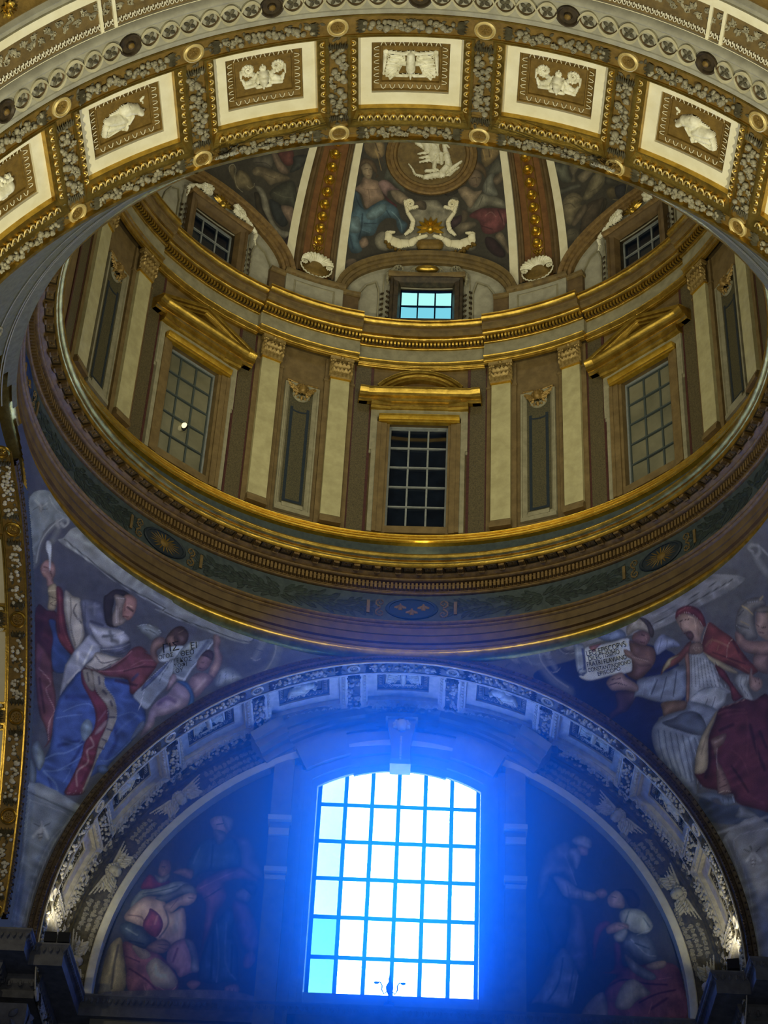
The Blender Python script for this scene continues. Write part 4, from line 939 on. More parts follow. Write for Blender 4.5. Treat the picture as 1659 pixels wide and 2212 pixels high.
for i in range(190):
    a = -90 + 180 * i / 189
    if abs(a) < 27: continue
    dd = min(abs(abs(a) - q) for q in (85.2, 66, 46.7))
    for (r, sz) in ((5.50, .055), (5.78, .05), (5.64, .05)):
        if dd < 6.6 and r != 5.50: continue
        if dd < 2.6: continue
        s = rr.choice((-1, 1)); ra = rr.uniform(0, 6.28)
        sc.add(relief(spiral(0, 0, sz, 1.4, ra, s, .2, 11, .017, .013), -.08, .08, -.08, .08, 13, 13, .05), lambda x, y, z: fr_(a + x / (r * D2R), r + y, z))
        if i % 2: sc.add(leaf(a * 5.6 * D2R + .02, r, ra, .09, .05, .04, 0, 3), lambda x, y, z: fr_(x / (5.6 * D2R), y, z))
build('acanthus_scroll', sc, mat('weathered_scroll', (134, 130, 114), .6, 0, (158, 152, 134), 9), T, kind='stuff', ang=60)  # plain mid-grey stucco for the scrolls
# ---- great window
W = thing('window_1', (0, WY + .3, 15.6), 'great bright white arched window of thirty-six panes glowing blue', 'window', kind='structure')
GY = 33.0
def gp(x, z, w): return (x, GY - w, z)
top = lambda x: 20.30 + 0.24 * (1 - (x / 1.56) ** 2)
zs = [15.66, 16.50, 17.31, 18.11, 18.90, 19.70, None]; xs = [-1.53 + .51 * i for i in range(7)]
for i in range(6):
    for j in range(6):
        m = MB(); xa, xb = xs[i], xs[i + 1]
        if j < 5: m.add(box(xa, xb, zs[j], zs[j + 1], -.004, .004), gp)
        else:
            P = [(xa, zs[5]), (xb, zs[5])] + [(xb + (xa - xb) * k / 4, top(xb + (xa - xb) * k / 4)) for k in range(5)]; m.add(prism(P, -.004, .004), gp)
        build('pane', m, SKYQ if i == 0 and j < 2 else (SKYP if i == 0 else SKYW), W, ang=0)
for i in range(7):
    e = .09 if i in (0, 6) else .078; build('bar', MB().add(box(xs[i] - e / 2, xs[i] + e / 2, zs[0], top(xs[i]) - .0, -.02, .022), gp), IRONB, W, ang=0)
for j in range(6):
    e = .09 if j == 0 else .078; build('bar', MB().add(box(xs[0], xs[6], zs[j] - e / 2, zs[j] + e / 2, -.02, .02), gp), IRONB, W, ang=0)
# ---- moulded window surround on the wall
def wall(x, z, w): return (x, WY - w, z)
T = thing('window_surround', wall(0, 15.5, .1), 'broad stone surround with stepped jambs around the great window', 'window surround', 'great window stonework')
for s in (-1, 1):
    m = MB()
    for (x0, x1, w) in ((1.56, 1.66, .10), (1.66, 1.80, .16), (1.80, 1.88, .20), (1.88, 2.22, .12), (2.22, 2.30, .2)): q = sorted((s * x0, s * x1)); m.add(box(q[0], q[1], 14.8, 20.1 if x0 < 1.85 else 20.25, 0, w), wall)
    build('jamb', m, FACADE, T)
    q = sorted((s * 2.02, s * 2.40)); pb = MB()
    for (z0, z1, e, w) in ((18.92, 19.02, .03, .34), (18.62, 18.76, .0, .30), (17.84, 17.94, .02, .32), (17.70, 17.78, .0, .28)): pb.add(box(q[0] - e, q[1] + e, z0, z1, 0, w), wall)
    build('bracket_bands', pb, CREAM, T)
    build('side_pilaster', MB().add(box(q[0], q[1], 14.8, 20.3, 0, .24), wall), FACADE, T)
hd = MB()
for k, (r, w) in enumerate(((.0, .10), (.12, .16), (.24, .20), (.34, .24))):
    pts = [(x, top(x) + r * 1.02) for x in arange(-1.56 - r * .7, 1.56 + r * .7, 24)]
    hd.add(pathsweep(pts, [(0, 0), (0, w), (.09, w), (.09, 0)]), wall)
build('head_moulding', hd, FACADE, T)
T = thing('window_pediment', wall(0, 21, .3), 'curved stone pediment stepping forward over the great window', 'pediment', 'great window stonework')
RC, ZC_ = 4.30, 17.36
def carc(a0, a1, dr=0, n=20): return [((RC + dr) * math.sin(a * D2R), ZC_ + (RC + dr) * math.cos(a * D2R)) for a in arange(a0, a1, n)]
pr = [(-.62, 0), (-.62, .18), (-.50, .19), (-.49, .24), (-.36, .25), (-.34, .34), (-.30, .36), (-.27, .44), (-.14, .46), (-.13, .52), (-.08, .56), (-.03, .60), (0, .62), (.0, 0)]
for (a0, a1) in ((-33, -10.5), (10.5, 33)): build('cornice', MB().add(pathsweep(carc(a0, a1, -.06), pr), wall), FACADE, T)
for (a0, a1) in ((-42, -32.5), (32.5, 42)): build('end_block', MB().add(pathsweep(carc(a0, a1, -.0, 8), [(n, w * 1.18) for n, w in pr]), wall), FACADE, T)
for (a0, a1) in ((-10.5, -6.8), (6.8, 10.5)): build('step_block', MB().add(pathsweep(carc(a0, a1, .02, 6), [(n * .9, w * 1.12) for n, w in pr]), wall), FACADE, T)
build('centre_block', MB().add(pathsweep(carc(-7.4, 7.4, .10, 10), [(n * .95, w * 1.28) for n, w in pr]), wall), FACADE, T)
pr2 = [(-.75, 0), (-.75, .05), (-.62, .06), (-.60, .10), (-.42, .11), (-.40, .17), (-.30, .19), (-.14, .26), (-.05, .3), (0, .3), (0, 0)]
for (a0, a1) in ((-33, -17), (17, 33)): build('lower_arch_side', MB().add(pathsweep(carc(a0, a1, -.62), [(n, w * 1.4) for n, w in pr2]), wall), FACADE, T)
build('lower_arch', MB().add(pathsweep(carc(-17.5, 17.5, -.66), pr2), wall), FACADE, T)
K = thing('keystone', wall(0, 20.7, .4), 'carved keystone console with a small head above the great window', 'keystone')
ky = MB(); st = [(21.16, .27, .52), (21.0, .26, .50), (20.75, .20, .44), (20.5, .175, .42), (20.28, .19, .46), (20.2, .20, .40)]
V = []; F = []
for (z, hw, w) in st: V += [(-hw, z, .0), (-hw, z, w), (hw, z, w), (hw, z, .0)]
for i in range(len(st) - 1):
    for j in range(3): F.append((i * 4 + j, i * 4 + j + 1, i * 4 + j + 5, i * 4 + j + 4))
F += [(0, 1, 2, 3), (20, 21, 22, 23)]
build('console', MB().add((V, F), wall), FACADE, K, ang=20)
build('cap', MB().add(box(-.31, .31, 21.14, 21.22, 0, .6), wall), FACADE, K)
hc = [(0, .02, 0, -.05, .11, .085, 1.6), (-.035, .0, -.035, .0, .022, .022, 1.8), (.035, .0, .035, 0, .022, .022, 1.8), (0, -.02, 0, -.05, .017, .024, 2.1), (-.02, -.085, .02, -.085, .016, .016, 1.8)]
for k in range(8): a = -.3 + (PI + .6) * k / 7; hc.append((.13 * math.cos(a), .0 + .11 * math.sin(a), .145 * math.cos(a), .0 + .125 * math.sin(a), .045, .04, 1.3))
build('carved_head', MB().add(relief(hc, -.24, .24, -.2, .2, 48, 42, .10), lambda x, y, z: wall(x, 21.0 + y, z + .47)), CREAM, K)
build('bead_drop', MB().add(relief([(0, .25 - .06 * i, 0, .25 - .06 * i, .032, .032, 1) for i in range(9)], -.06, .06, -.3, .3, 14, 60, .04), lambda x, y, z: wall(x, 20.52 + y, z + .43)), CREAM, K)
# ---- stand lamp silhouetted against the window foot
T = thing('candelabrum', (-.02, 32.60, 15.38), 'small dark two-armed lamp standing against the foot of the great window', 'lamp')
c = lambda x, z, w: (-.02 + x, 32.6 - w, z)
build('stem', MB().add(lathe([(.10, 15.40), (.09, 15.46), (.03, 15.50), (.022, 15.62), (.06, 15.70), (.07, 15.78), (.045, 15.84), (.02, 15.88), (.03, 15.93), (.01, 16.0)], 12), lambda x, y, z: (-.02 + x, 32.6 + y, z)), IRONB, T)
for s in (-1, 1):
    build('arm', MB().add(tube([(s * .03, 15.70, 0), (s * .10, 15.64, 0), (s * .14, 15.72, 0), (s * .135, 15.80, 0), (s * .17, 15.86, 0), (s * .23, 15.86, 0)], .011, 6), c), IRONB, T)
    build('cup', MB().add(ball(1, 8, 5, .05, .025, .03), lambda x, y, z: c(s * .24 + x, 15.85 + y, z)), IRONB, T)
# ================================================================== MAIN ENTABLATURE UNDER THE ARCHES
PATH = [(-9.0, 29.97), (-5.99, 29.97), (-5.99, 30.47), (-5.42, 30.47), (-5.37, 32.36), (5.35, 32.36), (5.36, 30.47), (5.93, 30.47), (5.93, 29.92), (9.0, 29.92)]
def plan(path, off):
    out = []
    for i in range(len(path)):
        a = Vector(path[max(i - 1, 0)]); b = Vector(path[i]); c_ = Vector(path[min(i + 1, len(path) - 1)])
        d1 = (b - a).normalized() if i else (c_ - b).normalized(); d2 = (c_ - b).normalized() if i < len(path) - 1 else d1
        n1 = Vector((-d1.y, d1.x)); n2 = Vector((-d2.y, d2.x)); m = n1 + n2; m /= max(m.dot(n1), .3); q = b + m * off; out.append((q.x, q.y))
    return out
def plansweep(prof):
    V = []; F = []; N = len(PATH)
    for (o, z) in prof: V += [(x, y, z) for x, y in plan(PATH, o)]
    for j in range(len(prof) - 1):
        for i in range(N - 1): F.append((j * N + i, j * N + i + 1, (j + 1) * N + i + 1, (j + 1) * N + i))
    return V, F
T3 = thing('trim_3', (0, 32.3, 14.9), 'shadowed blue-grey main cornice running below the lunette and piers', 'cornice', kind='structure')
build('top_ledge', MB().add(plansweep([(.9, 15.34), (0.0, 15.30), (0, 15.27)])), CORN, T3, ang=20)
build('cyma', MB().add(plansweep([(0, 15.27), (.02, 15.25), (.05, 15.20), (.09, 15.14), (.10, 15.12), (.10, 15.10)])), CORN, T3, ang=20)
build('corona', MB().add(plansweep([(.10, 15.10), (.10, 14.93), (.13, 14.93), (.13, 14.95), (.50, 14.95)])), CORN, T3, ang=20)
build('ovolo', MB().add(plansweep([(.50, 14.95), (.50, 14.90), (.54, 14.80), (.62, 14.74), (.64, 14.72)])), CORN, T3, ang=20)
build('lower_fascia', MB().add(plansweep([(.64, 14.72), (.60, 14.70), (.60, 14.56), (.66, 14.56), (.80, 14.54)])), CORN, T3, ang=20)
build('frieze', MB().add(plansweep([(.80, 14.54), (.82, 14.3), (.85, 12.0)])), CORN, T3, ang=20)
def along(path_off, step):
    P = plan(PATH, path_off)
    for (a, b) in zip(P[:-1], P[1:]):
        L = math.hypot(b[0] - a[0], b[1] - a[1]); n = max(1, int(L / step))
        for i in range(n): t = (i + .5) / n; yield a[0] + (b[0] - a[0]) * t, a[1] + (b[1] - a[1]) * t, (b[0] - a[0]) / L, (b[1] - a[1]) / L
lm = MB()
for (x, y, dx, dy) in along(.04, .105):
    if abs(x) > 7.2: continue
    f = lambda u, v, w: (x + dx * u + dy * (w), y + dy * u - dx * (w), 15.20 + v)
    lm.add(leaf(0, .055, -PI / 2, .125, .075, .03, .0, 3), f); arch_rim(lm, 0, .0, .042, .07, .02, f, PI)
build('leaf_moulding', lm, CORN, T3, kind='stuff')
lm = MB()
for (x, y, dx, dy) in along(.56, .15):
    if abs(x) > 7.2: continue
    f = lambda u, v, w: (x + dx * u + dy * (w), y + dy * u - dx * (w), 14.82 + v)
    lm.add(ball(1, 7, 5, .045, .075, .05), f); arch_rim(lm, 0, .0, .062, .11, .03, f, PI)
build('egg_and_dart', lm, CORN, T3, kind='stuff')
for s, n in ((-1, 'left'), (1, 'right')):
    T = thing('capital', (s * 6.5, 31.0, 13.6), 'dim blue foliage capital under the cornice at the bottom %s corner' % n, 'capital', 'pier capitals')
    bx = MB(); rr = random.Random(2)
    bx.add(box(-7.6, -6.02, 30.72, 31.6, 12.5, 14.30)); build('bell', bx if s < 0 else MB().add(([(-v[0] - .06, v[1], v[2]) for v in bx.v], bx.f)), CORN, T, ang=20)
    lv = MB()
    for k in range(60):
        x = rr.uniform(-7.5, -6.1); z = rr.uniform(13.0, 14.25)
        lv.add(leaf(0, 0, -PI / 2 + rr.uniform(-.9, .9), rr.uniform(.18, .32), .13, .09, 0, 4), lambda u, v, w: ((x + u) * (1 if s < 0 else -1), 30.71 - w, z + v))
    for k in range(30):
        y = rr.uniform(30.8, 31.5); z = rr.uniform(13.2, 14.25)
        lv.add(leaf(0, 0, -PI / 2 + rr.uniform(-.9, .9), rr.uniform(.18, .3), .13, .09, 0, 4), lambda u, v, w: ((-6.01 + w) * (1 if s < 0 else -1), y + u, z + v))
    build('foliage', lv, CORN, T, kind='stuff')
# ---- floodlights standing on the cornice
def flood(x, y, z, rz, lab):
    T = thing('floodlight', (x, y, z), lab, 'lamp', 'floodlights on the cornice'); ca, sa = math.cos(rz), math.sin(rz)
    f = lambda a, b, c: (x + a * ca - b * sa, y + a * sa + b * ca, z + c)
    build('housing', MB().add(box(-.10, .10, -.06, .06, .07, .25), f), BLACK, T, ang=20)
    fb = MB()
    for k in range(5): fb.add(box(-.085 + .04 * k, -.075 + .04 * k, .06, .085, .09, .23), f)
    build('cooling_fins', fb, BLACK, T, kind='stuff', ang=0)
    build('bracket', MB().add(tube([(-.11, 0, .16), (-.125, 0, .02), (0, 0, 0), (.125, 0, .02), (.11, 0, .16)], .012, 5), f), IRON, T)
flood(-5.80, 30.66, 15.32, 0.0, 'left one of two black floodlights side by side on the left cornice')
flood(-5.57, 30.66, 15.32, 0.0, 'right one of two black floodlights side by side on the left cornice')
flood(5.78, 30.62, 15.32, -.25, 'single black tilted floodlight on the right cornice')
# ---- mosaic pictures: coloured fields (part, colour, roundness, outline) and strokes in the coordinates of the wall they lie on
PL = [
 ('border',(112,116,106),0,[-6550,4168,-6542,4330,-6262,4451,-5981,4422,-5372,4449,-4523,4484,-3773,4460,-3288,4480,-2631,4448,-2644,4412,-2647,4238,-3195,4209,-3743,4200,-4382,4169,-4269,4210,-4914,4221,-5472,4207,-6039,4165,-6578,4100]),
 ('~',(40,42,42),0.077,0.8,[-6522,4165,-5875,4201,-5282,4212,-4299,4245,-4238,4199,-3756,4218,-3293,4242,-2643,4261,-2627,4410]),
 ('~',(150,152,140),0.049,0.6,[-6524,4138,-5885,4178,-5276,4191,-4284,4227,-4224,4182,-3742,4198]),
 ('~',(136,140,126),0.328,0.5,[-6390,4300,-5854,4337,-5285,4380,-4456,4416,-4137,4281,-3523,4346,-2759,4396]),
 ('saint',(60,25,33),1,[-6132,3375,-5955,3437,-5829,3492,-5717,3423,-5614,3303,-5355,3092,-5332,2927,-5584,2802]),
 ('saint',(36,56,100),1,[-5835,3361,-5741,3410,-5652,3341,-5482,3255,-5238,3204,-5148,3014,-5332,2927,-5505,3075,-5624,3241]),
 ('saint',(124,88,76),2,[-6488,3724,-6532,3798,-6489,3873,-6346,3882,-6217,3807,-6197,3745,-6123,3713,-6191,3640,-6291,3692,-6376,3692]),
 ('~',(70,42,40),0.088,0.8,[-6471,3772,-6380,3800,-6246,3766]),
 ('~',(160,124,104),0.077,0.7,[-6430,3722,-6373,3743]),
 ('~',(160,124,104),0.077,0.7,[-6457,3755,-6406,3773]),
 ('quill',(150,158,158),0,[-6745,3999,-6653,4016,-6474,3907,-6339,3799,-6361,3799,-6530,3899,-6660,3935]),
 ('saint',(134,118,78),2,[-6176,3636,-6115,3730,-5957,3660,-5888,3578,-5849,3493,-5960,3458,-6058,3558]),
 ('~',(70,58,40),0.077,0.8,[-6064,3579,-5934,3601,-5974,3520,-5867,3543]),
 ('~',(190,172,120),0.066,0.7,[-6128,3615,-6042,3674]),
 ('~',(180,162,110),0.066,0.7,[-6000,3542,-5909,3579]),
 ('saint',(98,36,38),2,[-6064,3722,-5927,3724,-5744,3584,-5599,3483,-5401,3351,-5200,3256,-5201,3199,-5494,3249,-5690,3379,-5838,3534,-5986,3644]),
 ('~',(140,66,60),0.077,0.7,[-5956,3684,-5750,3522,-5524,3371,-5307,3284]),
 ('~',(52,18,24),0.12,0.7,[-5761,3481,-5567,3326]),
 ('saint',(94,50,52),2,[-5790,3053,-5658,3076,-5451,3012,-5414,2987,-5245,2815,-5128,2706,-5011,2522,-4927,2314,-4918,2201,-4956,2120,-4955,2216,-5084,2338,-5225,2422,-5454,2659]),
 ('~',(160,118,104),0.088,0.8,[-5565,2857,-5345,2822,-5285,2785,-5306,2709,-5213,2645,-5044,2550,-5038,2381,-4943,2221]),
 ('~',(50,22,30),0.219,0.7,[-5470,2761,-5315,2617,-5169,2471]),
 ('~',(150,112,100),0.142,0.6,[-5037,2424,-4994,2284]),
 ('saint',(150,142,118),3,[-5900,3751,-5731,3755,-5588,3780,-5401,3638,-5213,3498,-5177,3401,-5178,3288,-5220,3280,-5378,3363,-5564,3466,-5768,3606]),
 ('~',(74,68,58),0.098,0.8,[-5749,3722,-5596,3600,-5490,3480,-5236,3317]),
 ('~',(60,56,54),0.142,0.8,[-5598,3705,-5560,3618,-5351,3570]),
 ('~',(176,168,142),0.098,0.7,[-5797,3697,-5643,3576,-5452,3441]),
 ('~',(176,168,142),0.077,0.7,[-5472,3603,-5298,3515,-5203,3355]),
 ('saint',(82,86,100),3,[-5576,3786,-5304,3894,-5165,3865,-5000,3766,-4706,3778,-4511,3700,-4427,3632,-4533,3501,-4847,3437,-5073,3472,-5228,3514,-5417,3654]),
 ('~',(112,116,124),0.241,0.7,[-5393,3770,-5255,3847]),
 ('~',(112,116,124),0.219,0.7,[-5340,3842,-5236,3740]),
 ('~',(44,48,66),0.219,0.7,[-5234,3648,-5016,3691]),
 ('~',(44,48,66),0.077,0.7,[-5490,3793,-5216,3519]),
 ('saint',(150,152,152),3,[-5243,3621,-5061,3647,-4804,3737,-4672,3758,-4499,3705,-4658,3562,-4844,3472,-5032,3501]),
 ('~',(86,90,94),0.241,0.9,[-4921,3584,-4747,3670]),
 ('~',(172,172,164),0.219,0.8,[-4759,3665,-4662,3745]),
 ('~',(92,96,98),0.274,0.9,[-4867,3676,-4754,3600]),
 ('~',(96,98,98),0.306,0.8,[-4754,3600,-4656,3619]),
 ('~',(60,62,80),0.109,0.6,[-5166,3576,-5020,3507,-4850,3480]),
 ('saint',(132,136,140),2,[-5115,3520,-4842,3450,-4872,3348,-4932,3222,-4952,3126,-5033,2902,-5071,2732,-5162,2931,-5229,3076,-5216,3080,-5211,3250,-5170,3393]),
 ('~',(190,190,172),0.219,0.9,[-4993,3417,-4972,3193]),
 ('~',(190,188,170),0.274,0.9,[-5139,3261,-5092,3194]),
 ('~',(160,164,160),0.252,0.9,[-5085,3175,-4974,3093]),
 ('~',(186,184,168),0.219,0.9,[-4992,3097,-5056,2914]),
 ('saint',(152,144,122),2,[-4875,3391,-4574,3452,-4472,3482,-4612,3292,-4753,3190,-4930,3178,-4887,3286]),
 ('~',(66,60,58),0.098,0.8,[-4872,3348,-4708,3318,-4502,3459]),
 ('~',(60,54,56),0.088,0.8,[-4912,3197,-4717,3226,-4583,3359]),
 ('~',(60,62,70),0.088,0.8,[-4847,3437,-4606,3494,-4458,3631]),
 ('~',(150,150,140),0.077,0.7,[-4835,3442,-4585,3569,-4472,3670]),
 ('saint',(40,34,34),2,[-5264,3960,-5248,4014,-5188,4112,-5041,4166,-4931,4167,-4823,4131,-4886,4104,-4982,4110,-5091,4039,-5058,3971,-5003,3880,-4867,3790,-4782,3769,-4955,3717,-5126,3825]),
 ('saint',(142,96,76),3,[-4982,4110,-4897,4169,-4759,4157,-4680,4074,-4655,3970,-4692,3897,-4801,3886,-4894,3985]),
 ('saint',(122,108,92),3,[-5137,4065,-4940,4104,-4897,4007,-4816,3903,-4724,3896,-4742,3820,-4850,3751,-4964,3839,-5009,3958]),
 ('~',(40,26,26),0.12,0.9,[-4827,4025,-4700,4020]),
 ('~',(200,160,120),0.066,0.8,[-4846,4046,-4751,4057]),
 ('~',(60,34,30),0.098,0.8,[-4804,3908,-4722,3931]),
 ('~',(166,152,132),0.088,0.8,[-4997,3964,-4843,3800]),
 ('~',(166,152,132),0.088,0.8,[-5078,4044,-4957,4085]),
 ('~',(70,56,52),0.077,0.8,[-4931,3969,-4786,3813]),
 ('~',(90,52,44),0.142,0.7,[-4924,4088,-4833,3976]),
 ('saint',(46,72,132),3,[-5065,2735,-5022,2929,-4946,3118,-4594,3181,-4247,3286,-4130,3286,-4084,3162,-3916,3116,-3788,3032,-3738,2879,-3805,2686,-3921,2455,-4015,2263,-3995,2187,-4127,2138,-4441,1743,-4550,1699,-4904,1703,-4985,1813,-4896,2010,-4900,2219,-5018,2487,-5054,2632]),
 ('~',(28,42,96),0.438,0.7,[-4963,2760,-4666,2889]),
 ('~',(26,40,92),0.383,0.6,[-4297,2824,-4040,2623,-4067,2349]),
 ('~',(24,38,90),0.274,0.7,[-4777,2221,-4484,2387,-4520,2087]),
 ('~',(28,44,96),0.274,0.6,[-4742,1836,-4620,1711]),
 ('~',(84,114,164),0.098,0.8,[-4974,2485,-4809,2590,-4645,2672]),
 ('~',(84,114,164),0.098,0.8,[-4915,2598,-4771,2736,-4622,2821,-4510,2803]),
 ('~',(90,120,166),0.142,0.8,[-4892,2002,-4775,2116,-4629,2199,-4475,2369]),
 ('~',(84,114,164),0.12,0.8,[-4842,1877,-4648,1971,-4408,2238]),
 ('~',(90,120,160),0.142,0.8,[-4837,1868,-4626,1813,-4543,1712]),
 ('~',(80,110,160),0.088,0.8,[-4666,1953,-4499,2044,-4521,1867]),
 ('~',(76,106,160),0.098,0.7,[-4156,2845,-3973,2967,-3820,2935]),
 ('~',(76,106,160),0.098,0.7,[-4143,2289,-4007,2361,-3842,2652]),
 ('~',(70,100,156),0.219,0.6,[-4062,2668,-3999,2808,-3885,2955]),
 ('~',(74,106,160),0.164,0.6,[-4749,2296,-4542,2342,-4489,2448]),
 ('saint',(126,154,164),6,[-4590,2555,-4551,2657,-4454,2633,-4407,2524,-4455,2409,-4532,2452]),
 ('saint',(112,132,160),6,[-3816,2873,-3760,2924,-3732,2839,-3828,2678,-3848,2692]),
 ('saint',(104,50,52),3,[-4948,3161,-4712,3219,-4560,3326,-4448,3491,-4414,3615,-4293,3706,-4114,3673,-4186,3670,-4076,3666,-3919,3612,-3978,3351,-3992,3250,-4107,3154,-4247,3286,-4553,3209,-4823,3161]),
 ('~',(150,94,86),0.12,0.8,[-4565,3334,-4448,3491,-4389,3603]),
 ('~',(150,90,84),0.098,0.7,[-4706,3211,-4358,3363,-4105,3547]),
 ('~',(52,24,34),0.131,0.7,[-4352,3355,-4142,3489,-3923,3567]),
 ('~',(140,84,80),0.098,0.7,[-4289,3443,-4162,3568,-4003,3626]),
 ('~',(44,22,36),0.219,0.7,[-4406,3213,-4078,3273]),
 ('~',(36,52,100),0.274,0.7,[-4173,3312,-4135,3392]),
 ('saint',(100,38,50),2,[-4952,3126,-4800,3171,-4624,3005,-4392,2937,-4297,2824,-4244,2652,-4243,2441,-4214,2188,-4222,1945,-4228,1839,-4456,1748,-4442,1920,-4423,2106,-4421,2264,-4450,2400,-4402,2590,-4468,2755,-4626,2873,-4855,2993]),
 ('~',(160,130,112),0.164,0.8,[-4400,2484,-4310,2414,-4372,2326,-4301,2207,-4398,2053,-4331,1902]),
 ('~',(62,20,36),0.274,0.6,[-4247,2176,-4277,1955]),
 ('saint',(152,118,116),3,[-4357,2608,-4285,2753,-4258,2678,-4311,2573,-4358,2533]),
 ('~',(132,92,94),0.164,0.7,[-4346,2836,-4383,2704]),
 ('saint',(122,116,98),1,[-4794,3184,-4600,3189,-4524,3100,-4309,3012,-4187,2888,-4145,2775,-4155,2559,-4191,2334,-4198,2038,-4228,1839,-4237,1981,-4221,2259,-4260,2476,-4251,2692,-4327,2876,-4601,2992,-4734,3100]),
 ('saint',(116,108,88),1,[-4940,3131,-4800,3171,-4641,3008,-4687,2967,-4838,3033]),
 ('~',(58,56,70),0.186,0.9,[-4664,3151,-4606,3088]),
 ('~',(58,56,70),0.186,0.9,[-4514,3039,-4445,3023]),
 ('~',(58,56,70),0.186,0.9,[-4339,2968,-4290,2934]),
 ('~',(58,56,70),0.131,0.9,[-4266,2793,-4186,2824]),
 ('~',(58,56,70),0.131,0.9,[-4221,2661,-4144,2669]),
 ('~',(58,56,70),0.131,0.9,[-4234,2529,-4153,2528]),
 ('~',(58,56,70),0.131,0.9,[-4234,2423,-4158,2431]),
 ('~',(150,146,130),0.055,0.8,[-4588,3183,-4513,3094,-4303,3015,-4190,2886,-4151,2773,-4155,2559,-4200,2299]),
 ('~',(140,132,110),0.055,0.8,[-4770,3172,-4606,3001,-4370,2924,-4298,2802]),
 ('~',(60,56,60),0.164,0.8,[-4857,3124,-4780,3058]),
 ('saint',(70,98,150),3,[-4159,2210,-4079,2261,-3994,2229,-4035,2162,-4109,2155]),
 ('~',(150,120,110),0.055,0.8,[-4427,1770,-4388,1796]),
 ('~',(150,120,110),0.044,0.8,[-4337,1796,-4316,1867]),
 ('~',(150,120,110),0.044,0.8,[-4254,1839,-4236,1919]),
 ('drapery',(100,115,115),3,[-5122,2044,-5083,2147,-4910,2036,-4876,1945,-4908,1848,-5040,1945]),
 ('drapery',(95,110,110),3,[-5084,1925,-4949,1850,-4893,1708,-4978,1691]),
 ('peeking_cherub',(122,130,120),3,[-4515,3890,-4386,3974,-4187,3992,-4090,3949,-4176,3829,-4283,3844,-4411,3863]),
 ('~',(70,76,74),0.077,0.8,[-4362,3904,-4248,3925,-4127,3913]),
 ('~',(160,166,152),0.055,0.8,[-4503,3895,-4379,3965,-4180,3983,-4096,3958]),
 ('peeking_cherub',(122,92,78),4,[-4157,3824,-4101,3900,-3988,3918,-3963,3838,-4020,3741,-3917,3656,-3919,3612,-4027,3639,-4118,3705]),
 ('peeking_cherub',(62,45,42),2,[-3981,3931,-3938,4069,-3828,4139,-3673,4100,-3632,3992,-3711,3900,-3856,3863,-3937,3869]),
 ('peeking_cherub',(126,92,76),4,[-3969,3936,-3886,3997,-3785,3942,-3806,3880,-3894,3873]),
 ('peeking_cherub',(112,84,70),4,[-3822,4019,-3732,4048,-3676,4011,-3728,3950]),
 ('~',(40,28,28),0.088,0.9,[-3861,3984,-3811,3934]),
 ('~',(120,96,70),0.088,0.7,[-3828,4050,-3770,4102]),
 ('scroll',(140,150,148),1,[-3965,3705,-3910,3829,-3710,3923,-3632,3920,-3652,3832,-3693,3753,-3807,3672,-3911,3647]),
 ('scroll',(100,112,118),1,[-3693,3753,-3662,3895,-3601,3991,-3457,4057,-3297,4147,-3222,4125,-3281,3966,-3370,3756,-3411,3647,-3403,3552,-3561,3578,-3631,3599,-3674,3672]),
 ('scroll',(136,146,140),2,[-3619,3875,-3601,3991,-3457,4057,-3445,3962]),
 ('~',(56,66,92),0.328,0.6,[-3314,4099,-3382,3882]),
 ('~',(154,164,168),0.219,0.95,[-3222,4125,-3291,3931,-3377,3743,-3403,3660,-3425,3567]),
 ('~',(150,160,164),0.219,0.95,[-3425,3567,-3511,3567,-3597,3567]),
 ('~',(70,80,96),0.055,0.8,[-3251,4095,-3311,3914,-3395,3749]),
 ('scroll',(122,134,140),1,[-4064,3158,-3966,3355,-3822,3623,-3718,3745,-3636,3608,-3633,3426,-3712,3260,-3788,3063,-3948,3103]),
 ('scroll',(70,85,120),1,[-3966,3355,-3762,3719,-3815,3516,-3961,3249]),
 ('~',(60,70,90),0.055,0.8,[-3732,3719,-3750,3603,-3780,3507,-3764,3404]),
 ('~',(170,176,174),0.044,0.8,[-3959,3369,-3762,3719]),
 ('~',(176,180,184),0.066,0.95,[-3941,3278,-3911,3138,-3894,3004]),
 ('reaching_cherub',(142,112,106),4,[-3262,4190,-3182,4212,-3110,4155,-3082,4065,-2969,3965,-2961,3806,-2995,3701,-3089,3718,-3112,3819,-3098,3931,-3184,4059]),
 ('reaching_cherub',(134,108,112),5,[-3353,3567,-3279,3697,-3099,3737,-2991,3691,-3065,3554,-3151,3412,-3257,3488]),
 ('~',(170,148,148),0.274,0.6,[-3116,3657,-3203,3493]),
 ('reaching_cherub',(116,86,86),4,[-3343,3840,-3302,3950,-3215,4007,-3126,3956,-3122,3838,-3189,3744,-3304,3743]),
 ('reaching_cherub',(66,52,58),2,[-3324,3911,-3259,4005,-3147,3993,-3114,3905,-3175,3910,-3255,3920]),
 ('~',(52,36,42),0.077,0.9,[-3282,3836,-3239,3838]),
 ('~',(60,36,42),0.066,0.9,[-3271,3763,-3203,3772]),
 ('reaching_cherub',(128,142,162),4,[-2965,3666,-2957,3797,-2857,3887,-2685,3886,-2557,3821,-2604,3767,-2772,3673,-2918,3625]),
 ('~',(80,92,124),0.077,0.8,[-2922,3784,-2889,3654]),
 ('~',(80,92,124),0.077,0.8,[-2847,3836,-2789,3680]),
 ('~',(80,92,124),0.066,0.8,[-2740,3852,-2693,3746]),
 ('reaching_cherub',(152,132,150),6,[-3520,3505,-3349,3504,-3237,3419,-3236,3303,-3356,3182,-3522,3077,-3618,3024,-3608,2921,-3706,2761,-3737,2772,-3718,2927,-3741,3079,-3687,3214,-3583,3334]),
